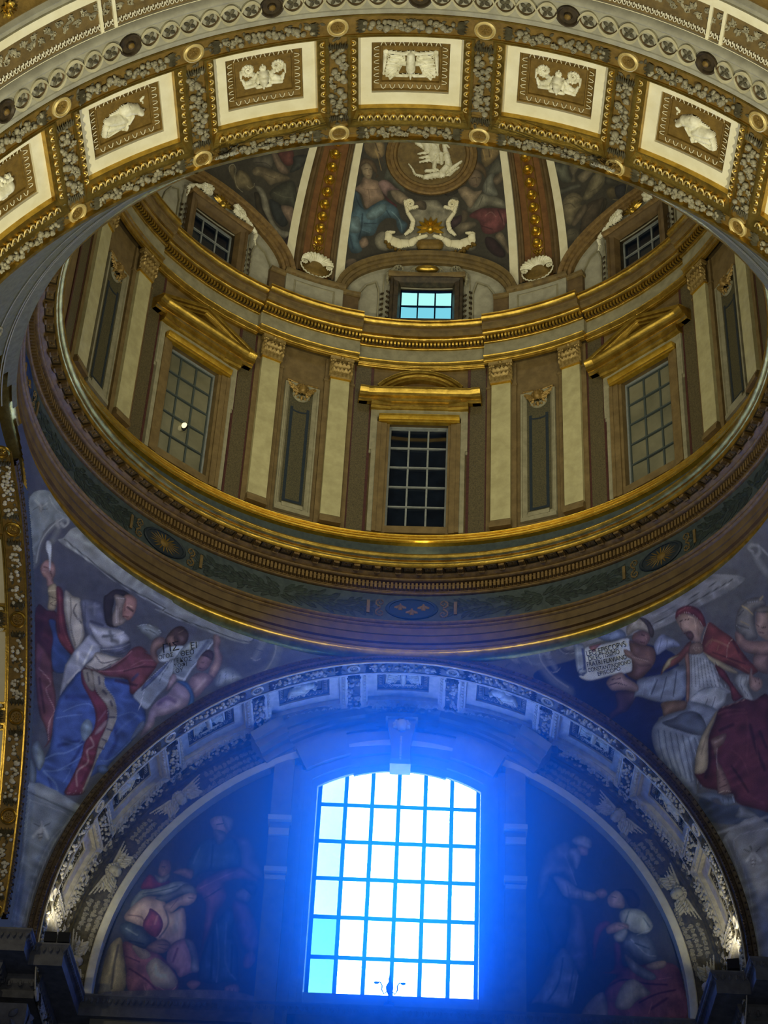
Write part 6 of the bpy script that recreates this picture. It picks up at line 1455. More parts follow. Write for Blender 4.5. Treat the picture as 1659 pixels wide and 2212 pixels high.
LL = [
 ('woman',(122,110,74),4,[-5182,15560,-5134,16258,-4967,16531,-4873,16424,-4780,16011,-4712,15624,-4807,15427,-5163,15411]),
 ('~',(66,58,44),0.027,0.8,[-4947,16377,-4972,15937,-4959,15527]),
 ('~',(160,146,100),0.022,0.7,[-4994,16264,-5038,15825]),
 ('old_man',(78,70,84),4,[-3098,18714,-2778,18657,-2576,18239,-2443,17872,-2711,17859,-2896,18084,-2950,18459]),
 ('old_man',(46,68,94),5,[-3826,18230,-3652,18569,-3408,18652,-3094,18666,-2952,18482,-2896,18084,-3239,17975,-3586,17913,-3737,17767,-3885,17993]),
 ('~',(24,36,56),0.022,0.8,[-3436,18508,-3430,18013]),
 ('~',(76,98,120),0.022,0.6,[-3679,18425,-3770,18091]),
 ('old_man',(122,100,90),4,[-3550,19030,-3390,19134,-3217,19094,-3156,18879,-3226,18732,-3419,18771]),
 ('old_man',(110,108,108),3,[-3327,19137,-3110,19074,-3130,18832,-3239,18875]),
 ('old_man',(84,80,80),3,[-3466,18817,-3231,18780,-3234,18588,-3352,18512]),
 ('~',(30,24,26),0.013,0.9,[-3414,18940,-3290,18969]),
 ('old_man',(42,66,98),5,[-3062,17178,-2889,17073,-2915,16690,-2785,16363,-2715,15799,-2570,15741,-2970,15745,-3124,15695,-3411,15768,-3442,16071,-3319,16672]),
 ('~',(22,36,60),0.027,0.8,[-3259,16674,-3214,15799]),
 ('~',(84,106,128),0.018,0.7,[-3217,16878,-3116,16239,-3109,15739]),
 ('~',(84,106,128),0.02,0.6,[-3037,16908,-2986,16135,-2775,15797]),
 ('~',(22,36,60),0.022,0.7,[-2895,16469,-2866,15923]),
 ('old_man',(100,64,76),4,[-3677,17585,-3338,17924,-2935,18059,-2677,17954,-2538,17775,-2913,17804,-3151,17701,-3085,17428,-3255,17056,-3342,16693,-3432,16378,-3446,16114,-3443,16890,-3465,17319]),
 ('~',(140,100,104),0.016,0.7,[-3595,17588,-3284,17787,-2929,17989]),
 ('~',(50,30,44),0.018,0.7,[-3472,17387,-3204,17606]),
 ('old_man',(132,94,82),3,[-3641,15672,-3530,15763,-3385,15705,-3510,15570]),
 ('old_man',(132,97,86),3,[-2942,15660,-2747,15712,-2678,15607,-2788,15496,-2930,15532]),
 ('~',(60,40,40),0.009,0.8,[-2859,15621,-2859,15514]),
 ('~',(60,40,40),0.009,0.8,[-2789,15624,-2780,15517]),
 ('old_man',(102,82,80),3,[-4123,17889,-3967,17989,-3756,17952,-3778,17765,-3994,17848]),
 ('bystander',(100,84,84),3,[-2929,17526,-2773,17625,-2626,17586,-2668,17355,-2876,17391]),
 ('bystander',(50,44,50),3,[-2822,17715,-2575,17727,-2540,17544,-2638,17494]),
 ('bystander',(90,54,70),4,[-2974,17341,-2705,17308,-2460,16822,-2390,16469,-2580,16329,-2814,16694]),
 ('bystander',(120,70,70),3,[-2657,16281,-2504,16376,-2447,16181,-2554,16023,-2658,16062]),
 ('child',(106,82,76),3,[-4402,17969,-4358,18135,-4213,18142,-4169,17933,-4257,17789,-4386,17830]),
 ('child',(97,33,38),3,[-4682,17539,-4571,17822,-4442,17781,-4144,17702,-4416,17551]),
 ('child',(96,96,100),2,[-4458,17827,-4319,17787,-4182,17863,-4226,17698,-4367,17669]),
 ('~',(36,28,30),0.011,0.9,[-4343,18007,-4280,17998]),
 ('woman',(95,105,115),3,[-4677,17493,-4416,17551,-4061,17706,-3812,17694,-3861,17576,-4113,17427,-4400,17414,-4637,17335,-4811,17076,-4813,17258]),
 ('~',(50,56,66),0.016,0.8,[-4628,17427,-4287,17511,-4010,17616]),
 ('woman',(142,117,112),4,[-4887,17028,-4637,17335,-4438,17389,-4223,17308,-4073,17064,-3839,17166,-3757,16585,-4000,16397,-4256,16518,-4484,16731,-4867,16871]),
 ('~',(70,58,70),0.02,0.8,[-4211,17194,-4092,16861,-4221,16564]),
 ('~',(90,60,66),0.018,0.7,[-4841,16985,-4592,16951,-4509,16775]),
 ('~',(120,120,126),0.067,0.6,[-3946,17025,-3953,16710]),
 ('woman',(108,46,62),3,[-4550,16773,-4480,17046,-4450,17138,-4272,17010,-4185,16789,-4302,16561]),
 ('~',(150,110,110),0.029,0.6,[-4310,16986,-4332,16827]),
 ('woman',(120,70,78),5,[-4873,16424,-4648,16412,-4269,16275,-4093,16151,-3862,15878,-3779,15666,-3820,15492,-4095,15458,-4451,15442,-4682,15539,-4752,15947]),
 ('woman',(166,147,122),6,[-4396,15984,-4256,16165,-4041,16044,-3858,15835,-3799,15665,-3909,15574,-4191,15604,-4335,15813]),
 ('woman',(160,140,118),5,[-4706,16387,-4434,16311,-4339,16184,-4514,16132]),
 ('~',(70,26,44),0.022,0.8,[-4690,15928,-4365,15725,-4186,15561]),
 ('~',(176,120,116),0.011,0.8,[-4395,15638,-4340,15512,-4174,15455]),
 ('~',(70,26,44),0.016,0.8,[-4779,16164,-4526,16066]),
 ('~',(176,120,116),0.011,0.8,[-4132,15607,-3942,15508,-3815,15621]),
 ('woman',(132,92,102),4,[-4048,16109,-4002,16419,-3775,16562,-3604,16481,-3501,16265,-3448,15940,-3583,15890,-3773,15795,-3867,15921]),
 ('woman',(120,118,120),3,[-3752,16541,-3584,16482,-3476,16113,-3448,15940,-3588,15934,-3617,16216]),
 ('~',(86,36,60),0.027,0.7,[-3926,16093,-3874,16358]),
 ('woman',(52,68,92),4,[-4975,16754,-4824,16850,-4608,16748,-4380,16535,-4437,16333,-4646,16390,-4866,16535]),
 ('~',(110,128,140),0.022,0.7,[-4848,16715,-4630,16590]),
 ('~',(24,30,52),0.018,0.8,[-4757,16474,-4488,16419]),
 ('woman',(122,94,86),3,[-4439,16355,-4294,16494,-4115,16525,-4002,16419,-4106,16260,-4309,16273]),
 ('~',(60,42,46),0.009,0.8,[-4246,16430,-4022,16418]),
 ('~',(60,42,46),0.009,0.8,[-4218,16365,-4053,16328]),
 ('woman',(92,96,98),3,[-4041,17522,-3871,17668,-3677,17585,-3640,17425,-3788,17465,-3949,17434,-4065,17360,-4221,17285,-4392,17346,-4236,17421]),
 ('woman',(152,124,110),4,[-3965,17388,-3770,17488,-3642,17448,-3651,17333,-3744,17238,-3843,17211,-3925,17207,-4073,17064,-4211,17194]),
 ('~',(60,40,40),0.011,0.9,[-3780,17385,-3697,17377]),
 ('~',(100,70,66),0.013,0.7,[-3963,17365,-4083,17155]),
 ('steps',(88,82,78),0,[-5163,15411,-4696,15496,-2815,15580,-2394,15300,-5132,15178]),
]
LR = [
 ('elder',(40,50,78),4,[2826,18122,3019,17889,3133,17719,3247,17551,3197,16949,3117,16734,2903,16515,2749,16300,2831,16826,2644,17523]),
 ('elder',(88,84,86),4,[3152,18875,3267,18654,3332,17947,3102,18201,2865,18146,2824,17968,2704,17700,2626,17696,2669,18181,2811,18611]),
 ('~',(130,128,132),0.015,0.7,[3147,18582,3260,18252,3343,17969]),
 ('elder',(110,108,106),3,[3272,18903,3434,19024,3631,18942,3647,18784,3546,18735,3389,18795]),
 ('elder',(120,96,86),3,[3389,18795,3567,18758,3563,18600,3405,18616]),
 ('elder',(106,105,107),3,[3209,18697,3388,18727,3443,18528,3359,18301,3282,18409]),
 ('elder',(74,76,100),5,[3247,17551,3439,17473,3505,16963,3531,16439,3412,16226,3224,16321,3115,16629,3199,17055]),
 ('elder',(102,106,114),5,[2961,16559,3116,16671,3301,16345,3332,16037,3210,15544,3097,15519,2648,15600,2497,15593,2746,15991]),
 ('~',(50,54,70),0.021,0.8,[3075,16481,2991,16002,2798,15647]),
 ('~',(50,54,70),0.017,0.8,[3261,16281,3156,15703]),
 ('~',(140,146,152),0.015,0.6,[3335,16161,3230,15626]),
 ('elder',(120,114,114),4,[2924,18126,3139,18092,3371,17905,3719,17789,3638,17655,3366,17686,3133,17719,3019,17889]),
 ('~',(70,70,84),0.013,0.8,[3176,17940,3211,17723]),
 ('~',(70,70,84),0.013,0.8,[3448,17842,3464,17691]),
 ('elder',(122,98,92),3,[3681,17831,3840,17926,3914,17798,3795,17705]),
 ('young_man',(42,40,48),3,[4074,17893,4348,17927,4498,17759,4470,17563,4315,17555,4225,17768]),
 ('young_man',(137,114,106),4,[3913,17733,4074,17893,4206,17768,4218,17551,4081,17523,3946,17560]),
 ('~',(50,36,40),0.011,0.9,[3991,17758,4069,17740]),
 ('young_man',(122,130,134),4,[4137,17461,4333,17535,4564,17480,4725,17188,4544,17009,4297,17083,4131,17289]),
 ('~',(60,70,88),0.015,0.8,[4292,17468,4226,17251]),
 ('~',(60,70,88),0.017,0.8,[4558,17351,4666,17164]),
 ('young_man',(70,84,112),5,[4256,16996,4583,17011,4780,16704,4733,16514,4522,16462,4299,16619,4152,16781]),
 ('~',(116,130,148),0.015,0.7,[4310,16914,4567,16631,4737,16597]),
 ('~',(116,130,148),0.015,0.7,[4429,17004,4644,17099]),
 ('~',(36,46,76),0.019,0.8,[4384,16833,4629,16739]),
 ('young_man',(104,54,66),4,[3662,17076,3821,17254,3955,17217,3776,17017,3690,16697,3644,16382,3754,16242,3984,16314,4000,16816,4114,16779,4140,16425,4290,16369,4750,16473,5109,16427,5221,16040,5261,15395,3840,15331,3798,15813,3899,16022,4037,16192,3717,16261,3611,16588]),
 ('~',(60,20,40),0.023,0.8,[3898,15981,4167,16116,4542,16051,4920,16047]),
 ('~',(60,20,40),0.021,0.8,[4414,15679,4722,15855,5066,15951]),
 ('~',(150,84,96),0.013,0.7,[4773,16143,5003,16194]),
 ('~',(60,20,40),0.032,0.7,[4615,15567,4907,15782]),
 ('~',(150,84,92),0.015,0.7,[4574,15484,4640,15689]),
 ('young_man',(127,102,97),3,[3875,17128,4052,17243,4263,17209,4259,17103,4045,17029,3891,17001]),
 ('~',(60,46,52),0.008,0.8,[4089,17180,4222,17144]),
 ('young_man',(120,128,132),3,[4005,16985,4202,17121,4257,17039,4174,16866,4040,16860]),
 ('young_man',(152,137,114),5,[4165,16054,4356,16124,4575,15929,4609,15850,4378,15717,4222,15549,3997,15559,4023,15783]),
 ('young_man',(122,112,106),3,[3473,15598,3781,15853,3822,15331,3392,15311]),
 ('young_man',(142,122,114),4,[4557,16402,4751,16494,4923,16501,4879,16375,4668,16324]),
 ('young_man',(112,118,128),4,[4184,16614,4425,16417,4702,16243,4716,16141,4546,16133,4287,16307]),
]
DI = [
 ('cartouche_ground',(106,100,80),3,[-117,2256,167,2259,317,2125,467,2295,617,2287,628,2067,493,1853,363,1769,378,1603,549,1443,746,1305,971,1251,884,1120,326,1144,-233,1200,-602,1123,-995,1100,-1095,1347,-949,1515,-756,1455,-543,1477,-363,1606,-316,1750,-433,1883,-555,2068,-463,2145,-258,2239]),
 ('angel',(78,80,66),4,[-1040,2641,-941,2923,-779,2955,-640,2768,-553,2425,-670,2455,-857,2584]),
 ('~',(50,50,42),0.119,0.7,[-884,2823,-710,2573]),
 ('angel',(72,56,36),3,[-1670,2827,-1546,2974,-1325,2947,-1207,2778,-1242,2610,-1163,2677,-1324,2759,-1462,2855,-1567,2767,-1553,2607,-1645,2696]),
 ('angel',(124,98,76),6,[-1491,2592,-1295,2574,-1144,2544,-1064,2366,-989,2212,-1223,2036,-1353,1956,-1490,2221,-1647,2298,-1540,2445]),
 ('~',(84,62,48),0.095,0.7,[-1349,2345,-1295,2162]),
 ('~',(84,62,48),0.083,0.6,[-1480,2347,-1321,2351,-1139,2395]),
 ('angel',(130,110,80),4,[-1587,2790,-1467,2881,-1347,2809,-1312,2680,-1353,2564,-1477,2595,-1555,2701]),
 ('~',(60,44,30),0.095,0.9,[-1504,2752,-1433,2779]),
 ('~',(60,44,30),0.083,0.8,[-1387,2774,-1342,2776]),
 ('~',(90,66,46),0.083,0.8,[-1405,2744,-1386,2680]),
 ('~',(84,50,38),0.083,0.8,[-1423,2632,-1357,2638]),
 ('angel',(112,94,70),4,[-1858,2483,-1771,2572,-1697,2494,-1762,2368,-1762,2202,-1739,1984,-1836,1959,-1919,2106,-1912,2303]),
 ('~',(118,92,40),0.155,0.8,[-1791,2745,-1750,2618,-1720,2212,-1734,1858]),
 ('angel',(122,92,86),4,[-1157,2529,-977,2609,-758,2473,-669,2442,-908,2387,-925,2276,-1032,2343]),
 ('angel',(80,34,38),2,[-1029,2316,-891,2225,-713,2122,-722,2066,-869,2145]),
 ('angel',(122,104,78),4,[-865,2393,-696,2425,-518,2332,-339,2180,-390,2094,-559,2123,-749,2214]),
 ('angel',(74,62,46),3,[-422,2161,-273,2252,-89,2218,-83,2053,-320,2085]),
 ('angel',(56,84,98),6,[-1699,2259,-1532,2212,-1377,1923,-1223,2036,-1014,2181,-811,2125,-677,2029,-594,1842,-452,1741,-459,1642,-545,1506,-662,1651,-701,1803,-893,1807,-1042,1644,-1127,1400,-1374,1309,-1331,1008,-1535,916,-1662,1227,-1704,1652,-1791,1485,-1765,1693,-1619,1843,-1656,2088]),
 ('~',(26,44,58),0.203,0.8,[-1406,1819,-1396,1507,-1422,1254]),
 ('~',(26,44,58),0.179,0.8,[-1636,2231,-1515,2007,-1391,1921]),
 ('~',(26,44,58),0.179,0.8,[-908,1973,-814,1846]),
 ('~',(26,44,58),0.238,0.7,[-1616,1297,-1519,1025]),
 ('~',(28,46,60),0.179,0.7,[-1340,1619,-1098,1663]),
 ('angel',(86,112,120),6,[-1700,1624,-1493,1744,-1417,1574,-1424,1400,-1640,1379]),
 ('angel',(86,114,122),6,[-1333,1791,-1164,2018,-949,2107,-933,1942,-1186,1719]),
 ('~',(96,124,132),0.107,0.7,[-796,1960,-618,1797,-549,1563]),
 ('~',(90,118,128),0.095,0.7,[-1377,1468,-1212,1442]),
 ('angel',(122,98,76),4,[-1404,1214,-1281,1327,-1214,1179,-1336,1066]),
 ('angel',(112,92,70),4,[-1633,693,-1497,789,-1411,718,-1538,502]),
 ('plume',(104,84,50),3,[-1598,3298,-1407,3386,-1185,3408,-1094,3143,-1214,3019,-1431,3022,-1580,3142]),
 ('~',(50,38,24),0.155,0.8,[-1365,3340,-1255,3172]),
 ('~',(150,118,56),0.095,0.8,[-1336,3186,-1233,3042,-1119,2792]),
 ('~',(60,44,26),0.179,0.8,[-1231,3123,-1116,2980]),
 ('angel',(70,68,54),4,[1308,2746,1534,3010,1664,2887,1652,2688,1458,2665]),
 ('angel',(50,44,36),3,[317,2488,532,2566,652,2472,559,2377,362,2343]),
 ('foliage',(100,80,44),3,[1183,3104,1254,3292,1459,3304,1653,3244,1629,3092,1407,2916,1241,2870]),
 ('~',(150,116,54),0.114,0.8,[1247,3236,1287,3005]),
 ('~',(50,36,20),0.139,0.8,[1387,3273,1392,3061]),
 ('~',(140,110,54),0.101,0.8,[1500,3242,1423,3042]),
 ('angel',(98,94,76),4,[1005,2208,1164,2334,1488,2196,1641,2049,1616,1935,1295,2051,1085,2022,1023,1956,846,1975,820,2081]),
 ('~',(54,52,42),0.101,0.8,[1160,2276,1058,2070]),
 ('angel',(126,106,78),5,[622,2474,807,2518,985,2399,1153,2393,1005,2208,878,2046,765,2203,678,2326]),
 ('angel',(78,60,36),3,[693,2756,829,2944,1092,3002,1256,2867,1266,2637,1167,2765,982,2844,850,2743,810,2575,716,2554]),
 ('~',(112,88,54),0.089,0.7,[791,2834,958,2946]),
 ('angel',(106,86,62),4,[850,2743,1014,2841,1165,2737,1135,2569,1020,2468,885,2540]),
 ('~',(46,32,22),0.101,0.9,[940,2677,1019,2683]),
 ('~',(46,32,22),0.089,0.9,[1081,2676,1134,2655]),
 ('~',(70,40,30),0.089,0.8,[977,2530,1055,2529]),
 ('~',(70,52,36),0.076,0.8,[1040,2652,1043,2580]),
 ('angel',(94,94,80),5,[1175,2477,1318,2687,1461,2693,1425,2498,1494,2253,1311,2254,1194,2330]),
 ('~',(52,52,44),0.089,0.8,[1276,2578,1242,2352]),
 ('angel',(100,84,62),5,[1421,2614,1660,2744,1875,2873,2059,2889,2218,2850,2159,2720,1966,2738,1777,2663,1598,2511,1468,2462]),
 ('angel',(94,44,46),6,[844,1886,1055,2011,1351,1998,1645,1929,1834,2007,1921,1687,1825,1604,1620,1619,1553,1495,1290,1436,1120,1508,1043,1760]),
 ('~',(130,84,78),0.139,0.7,[1194,1859,1316,1915,1411,1794]),
 ('~',(44,18,24),0.165,0.8,[1466,1934,1563,1645]),
 ('~',(44,18,24),0.139,0.8,[1097,1647,1323,1537]),
 ('~',(124,78,76),0.101,0.7,[1548,1844,1573,1583]),
 ('angel',(114,98,72),5,[1373,1376,1520,1425,1632,1107,1780,946,1862,862,1774,804,1623,919,1519,1131]),
 ('angel',(84,92,84),3,[1676,1592,1910,1568,1890,1109,1814,1033,1713,1277]),
 ('angel',(38,24,26),3,[1173,1378,1356,1317,1556,997,1522,861,1342,944,1180,1160]),
 ('tassel',(118,88,36),4,[1709,2387,1882,2612,1961,2507,1929,2281,1796,2075,1644,2078]),
 ('~',(170,132,60),0.076,0.8,[1763,2318,1892,2465]),
 ('angel',(86,72,52),3,[701,2032,817,1978,813,1830,695,1765]),
 ('angel',(98,86,64),4,[550,1700,753,1760,956,1755,982,1662,807,1575,606,1485]),
 ('angel',(50,34,36),3,[363,1769,552,1894,683,1915,666,1767,492,1628,392,1617]),
]
DK = [
 ('prophet',(78,72,58),4,[-4011,2073,-3797,2274,-3619,2338,-3535,2105,-3651,2035,-3974,1979]),
 ('~',(44,40,34),0.102,0.8,[-3958,2013,-3709,2119,-3527,2083]),
 ('prophet',(106,86,66),4,[-3668,2389,-3538,2426,-3378,2302,-3183,2215,-3180,2117,-3350,2092,-3512,2202]),
 ('prophet',(82,42,36),4,[-3521,2458,-3242,2631,-3131,2519,-3100,2385,-3244,2275,-3406,2339]),
 ('prophet',(44,46,42),3,[-3147,2524,-2886,2663,-2824,2553,-2927,2357,-3130,2176,-3116,2391]),
 ('prophet',(32,36,36),3,[-3411,1458,-3160,1450,-2965,1256,-2933,1090,-3040,990,-3220,1074,-3352,1269]),
 ('prophet',(54,54,42),5,[-3447,1594,-3310,1823,-3049,2037,-2892,1892,-2776,1677,-2653,1385,-2746,1221,-2874,1486,-3163,1461,-3378,1487]),
 ('~',(82,80,62),0.082,0.7,[-3364,1634,-3152,1631,-2959,1690]),
 ('~',(30,30,26),0.113,0.8,[-2928,1777,-2804,1515]),
 ('prophet',(100,86,60),5,[-3952,1839,-3855,1968,-3651,2035,-3438,2063,-3116,2083,-3124,2018,-3379,1829,-3487,1738,-3686,1803,-3894,1756]),
 ('~',(60,50,34),0.082,0.7,[-3659,1892,-3405,1916]),
 ('prophet',(108,86,68),5,[-3132,1437,-2891,1504,-2826,1315,-2722,1154,-2560,1063,-2617,963,-2816,985,-2919,1148,-3077,1309]),
 ('scroll_band',(112,106,86),4,[-3801,1551,-3649,1593,-3517,1508,-3400,1310,-3255,1058,-3052,919,-2857,941,-2861,808,-3052,774,-3280,927,-3502,1128,-3608,1397]),
 ('garland',(46,40,28),2,[-3777,1422,-3658,1435,-3516,1186,-3312,964,-3262,831,-3410,940,-3620,1066,-3723,1271]),
 ('shell',(92,80,52),3,[-4481,1524,-4460,1668,-4356,1707,-4289,1566,-4240,1674,-4049,1708,-3872,1602,-3791,1518,-3902,1379,-4046,1348,-4178,1269,-4286,1386]),
 ('~',(150,142,112),0.072,0.8,[-4433,1516,-4481,1603,-4412,1698,-4320,1651,-4283,1466,-4179,1321,-4027,1281]),
 ('~',(140,132,104),0.072,0.8,[-3971,1469,-3895,1448,-3822,1527,-3830,1599]),
 ('ground_shade',(40,26,28),2,[-2939,680,-2785,946,-2779,484]),
 ('prophet',(100,84,66),4,[-2903,1937,-2769,2026,-2598,1905,-2596,1783,-2732,1706,-2846,1811]),
]
DL = [
 ('prophet',(78,78,62),4,[2793,2475,2913,2539,3127,2433,3127,2260,3154,2062,2960,2111,2858,2308]),
 ('prophet',(100,90,66),4,[3169,2364,3312,2386,3391,2286,3254,2169,3235,2029,3138,2055,3194,2167]),
 ('prophet',(106,94,68),5,[3296,2098,3446,2154,3633,2165,3735,2089,3532,1967,3377,1941]),
 ('prophet',(102,92,64),6,[3401,1726,3600,1935,3833,2000,3928,1897,3872,1691,3669,1600,3450,1538,3317,1599]),
 ('~',(64,56,38),0.101,0.7,[3508,1677,3719,1686,3880,1784]),
 ('prophet',(76,74,60),3,[2671,1947,2825,2013,3009,1998,3277,1957,3316,1872,3087,1887,2872,1888]),
 ('prophet',(60,50,36),4,[3263,1290,3435,1462,3650,1442,3778,1420,3682,1230,3529,995,3352,938,3156,914,3173,1049]),
 ('~',(92,78,56),0.079,0.7,[3379,1307,3508,1386]),
 ('prophet',(100,88,60),6,[2824,1608,2925,1788,3146,1822,3322,1624,3245,1520,3337,1396,3158,1336,2968,1164,2852,1322]),
 ('~',(60,52,36),0.101,0.8,[2900,1647,3036,1621,3126,1488]),
 ('~',(60,52,36),0.09,0.8,[2960,1747,3141,1729,3275,1603]),
 ('prophet',(94,80,58),4,[2999,1193,3168,1401,3351,1473,3355,1332,3161,1167,3042,1105]),
 ('shell',(90,82,60),4,[2822,954,2903,1078,3062,1040,3126,884,3034,781,2877,832]),
 ('~',(50,44,32),0.068,0.8,[2889,956,3010,949]),
 ('garland',(48,42,28),2,[3773,1394,3845,1314,3753,1137,3612,981,3428,873,3329,863,3563,1035,3704,1190]),
 ('scroll_band',(84,72,44),4,[3876,1522,3991,1559,4071,1445,4056,1313,3958,1282,3861,1390]),
 ('hollow',(36,36,38),2,[4083,1495,4314,1419,4279,1212,4124,1203,4056,1313]),
 ('~',(130,116,74),0.068,0.7,[3972,1274,4118,1178,4266,1220,4382,1435]),
 ('prophet',(66,62,48),4,[3938,1823,4040,1742,4162,1619,4160,1493,3994,1571,3872,1691]),
]
# ================================================================== MOSAIC PICTURES
def smooth_pts(P, closed, it=2):
    P = np.asarray(P, float); n = len(P)
    if n < 3: return P
    Q = np.vstack([P[-1:], P, P[:2]]) if closed else np.vstack([P[:1], P, P[-1:]]); out = []
    for i in range(n if closed else n - 1):
        a, b, c, d = Q[i], Q[i + 1], Q[i + 2], Q[i + 3]
        for t in (0, .25, .5, .75): out.append(b + .5 * t * (c - a + t * (2 * a - 5 * b + 4 * c - d + t * (3 * (b - c) + d - a))))
    if not closed: out.append(P[-1])
    return np.array(out)
def edge_dist(U, V, P, closed):
    A = P if closed else P[:-1]; B = np.roll(P, -1, 0) if closed else P[1:]
    D = np.full(U.shape, 1e9); ins = np.zeros(U.shape, bool)
    for (ax, ay), (bx, by) in zip(A, B):
        dx, dy = bx - ax, by - ay; L = dx * dx + dy * dy + 1e-12
        t = np.clip(((U - ax) * dx + (V - ay) * dy) / L, 0, 1); np.minimum(D, (U - ax - t * dx) ** 2 + (V - ay - t * dy) ** 2, out=D)
        if closed and dy != 0:
            c = (ay > V) != (by > V); ins ^= c & (U < ax + (V - ay) * dx / dy)
    return np.sqrt(D), ins
def noise2(shape, n, seed):
    r = np.random.RandomState(seed); g = r.rand(n + 2, n + 2); y = np.linspace(0, n, shape[0]); x = np.linspace(0, n, shape[1])
    yi, xi = y.astype(int), x.astype(int); fy, fx = (y - yi)[:, None], (x - xi)[None]; fy, fx = fy * fy * (3 - 2 * fy), fx * fx * (3 - 2 * fx)
    q = lambda a, b: g[np.ix_(yi + a, xi + b)]
    return (q(0, 0) * (1 - fx) + q(0, 1) * fx) * (1 - fy) + (q(1, 0) * (1 - fx) + q(1, 1) * fx) * fy
def picture(root, layers, U, V, ok, fn, div, px, bgfun, gain, ground, w=.012, fd=52):
    """paints the layers on the grid and builds one flat mesh for each painted part"""
    C = bgfun(U, V).astype(float); ids = np.zeros(U.shape, int); names = [ground]; cell = abs(U[0, 1] - U[0, 0])
    for L in layers:
        if L[0] == 'T': continue
        stroke = L[0] == '~'; P = np.array(L[-1], float).reshape(-1, 2) / div
        P = smooth_pts(P, not stroke, 2); hw = L[2] if stroke else cell * 1.5
        c0 = np.searchsorted(U[0], P[:, 0].min() - hw); c1 = np.searchsorted(U[0], P[:, 0].max() + hw); r0 = np.searchsorted(V[:, 0], P[:, 1].min() - hw); r1 = np.searchsorted(V[:, 0], P[:, 1].max() + hw)
        if c1 <= c0 or r1 <= r0: continue
        sl = (slice(r0, r1), slice(c0, c1)); D, ins = edge_dist(U[sl], V[sl], P, not stroke)
        if stroke:
            a = L[3] * np.clip(1.15 - D / (hw + 1e-9), 0, 1) ** .8; col = np.array(L[1], float)[None, None]
            C[sl] = C[sl] * (1 - a[..., None]) + col * a[..., None]
        else:
            sd = np.where(ins, D, -D); a = np.clip(.5 + sd / cell, 0, 1); col = np.array(L[1], float)[None, None]
            if L[2]:
                k = np.clip(D / (L[2] * 3.2 * px), 0, 1); col = col * (.62 + .46 * k ** .7)[..., None]
            C[sl] = C[sl] * (1 - a[..., None]) + col * a[..., None]
            if L[0] not in names: names.append(L[0])
            s = ids[sl]; s[a > .5] = names.index(L[0])
    nz = noise2(U.shape, 90, 1) * .5 + noise2(U.shape, 23, 2) * .5; rd = 1 - np.abs(noise2(U.shape, fd, 5) - noise2(U.shape, int(fd * .7), 6)) * 1.8; C = C * (.86 + .28 * nz)[..., None] * np.where(ids > 0, .86 + .22 * rd, 1)[..., None]
    C = C * .72 + C.mean(2, keepdims=True) * .28; x = np.clip(C / 255, 0, 1); A = np.clip(np.where(x <= .04045, x / 12.92, ((x + .055) / 1.055) ** 2.4) * gain, 0, .9)
    okc = ok[:-1, :-1] & ok[1:, :-1] & ok[:-1, 1:] & ok[1:, 1:]; idc = ids[:-1, :-1]
    for k, nme in enumerate(names):
        J, I = np.where(okc & (idc == k))
        if not len(J): continue
        n = U.shape[1]; q = np.stack([J * n + I, J * n + I + 1, (J + 1) * n + I + 1, (J + 1) * n + I], 1); uq, inv = np.unique(q, return_inverse=True)
        vs = [fn(float(a), float(b), w) for a, b in zip(U.ravel()[uq], V.ravel()[uq])]
        me = bpy.data.meshes.new(nme); me.from_pydata(vs, [], inv.reshape(-1, 4).tolist()); me.update()
        me.polygons.foreach_set('use_smooth', [True] * len(me.polygons))
        ca = me.color_attributes.new('Col', 'FLOAT_COLOR', 'POINT'); cc = np.ones((len(uq), 4), np.float32); cc[:, :3] = A.reshape(-1, 3)[uq]; ca.data.foreach_set('color', cc.ravel())
        me.materials.append(VC); put(nme, me, root)
    for L in layers:
        if L[0] != 'T': continue
        (ax, ay, bx, by) = [q / div for q in L[2]]
        cu = bpy.data.curves.new('lettering', 'FONT'); cu.body = L[1]; cu.size = 1; o = bpy.data.objects.new('lettering', cu); COL.objects.link(o)
        bpy.context.view_layer.update(); me = o.to_mesh(); P = np.array([v.co[:2] for v in me.vertices]); Fc = [tuple(p.vertices) for p in me.polygons]; o.to_mesh_clear()
        bpy.data.objects.remove(o); bpy.data.curves.remove(cu)
        lo, hi = P[:, 0].min(), P[:, 0].max(); ks = math.cos(ay * D2R) if div == 100 else 1; d = np.array([(bx - ax) * ks, by - ay]); ln = np.hypot(*d); d /= ln; up = np.array([-d[1], d[0]]); hgt = ln / (hi - lo) * (1.25 if len(L[1]) > 9 else 1.0)
        hgt = min(hgt, 1.6 if len(L[1]) > 3 else 2.0)
        mb = MB(); mb.v = [fn(ax + (d[0] * (p[0] - lo) / (hi - lo) * ln + up[0] * p[1] * hgt) / ks, ay + d[1] * (p[0] - lo) / (hi - lo) * ln + up[1] * p[1] * hgt, w + .006) for p in P]; mb.f = Fc
        build('lettering', mb, TEXT, root, ang=0)
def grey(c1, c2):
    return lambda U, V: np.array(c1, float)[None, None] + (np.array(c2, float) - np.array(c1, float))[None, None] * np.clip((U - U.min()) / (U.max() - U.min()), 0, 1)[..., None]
A, E_, ok = pend(-90, 0, 43.6, 640, 330)
T = thing('pendentive_mosaic', sphere(-45, 5, .02), 'left pendentive mosaic of a writing bearded saint in blue with two cherubs', 'mosaic')
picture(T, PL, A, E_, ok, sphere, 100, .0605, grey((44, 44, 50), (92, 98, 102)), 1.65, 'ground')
A, E_, ok = pend(0, 90, 43.6, 640, 330)
T = thing('pendentive_mosaic', sphere(45, 5, .02), 'right pendentive mosaic of a red-cloaked figure with a cherub holding a lettered scroll', 'mosaic')
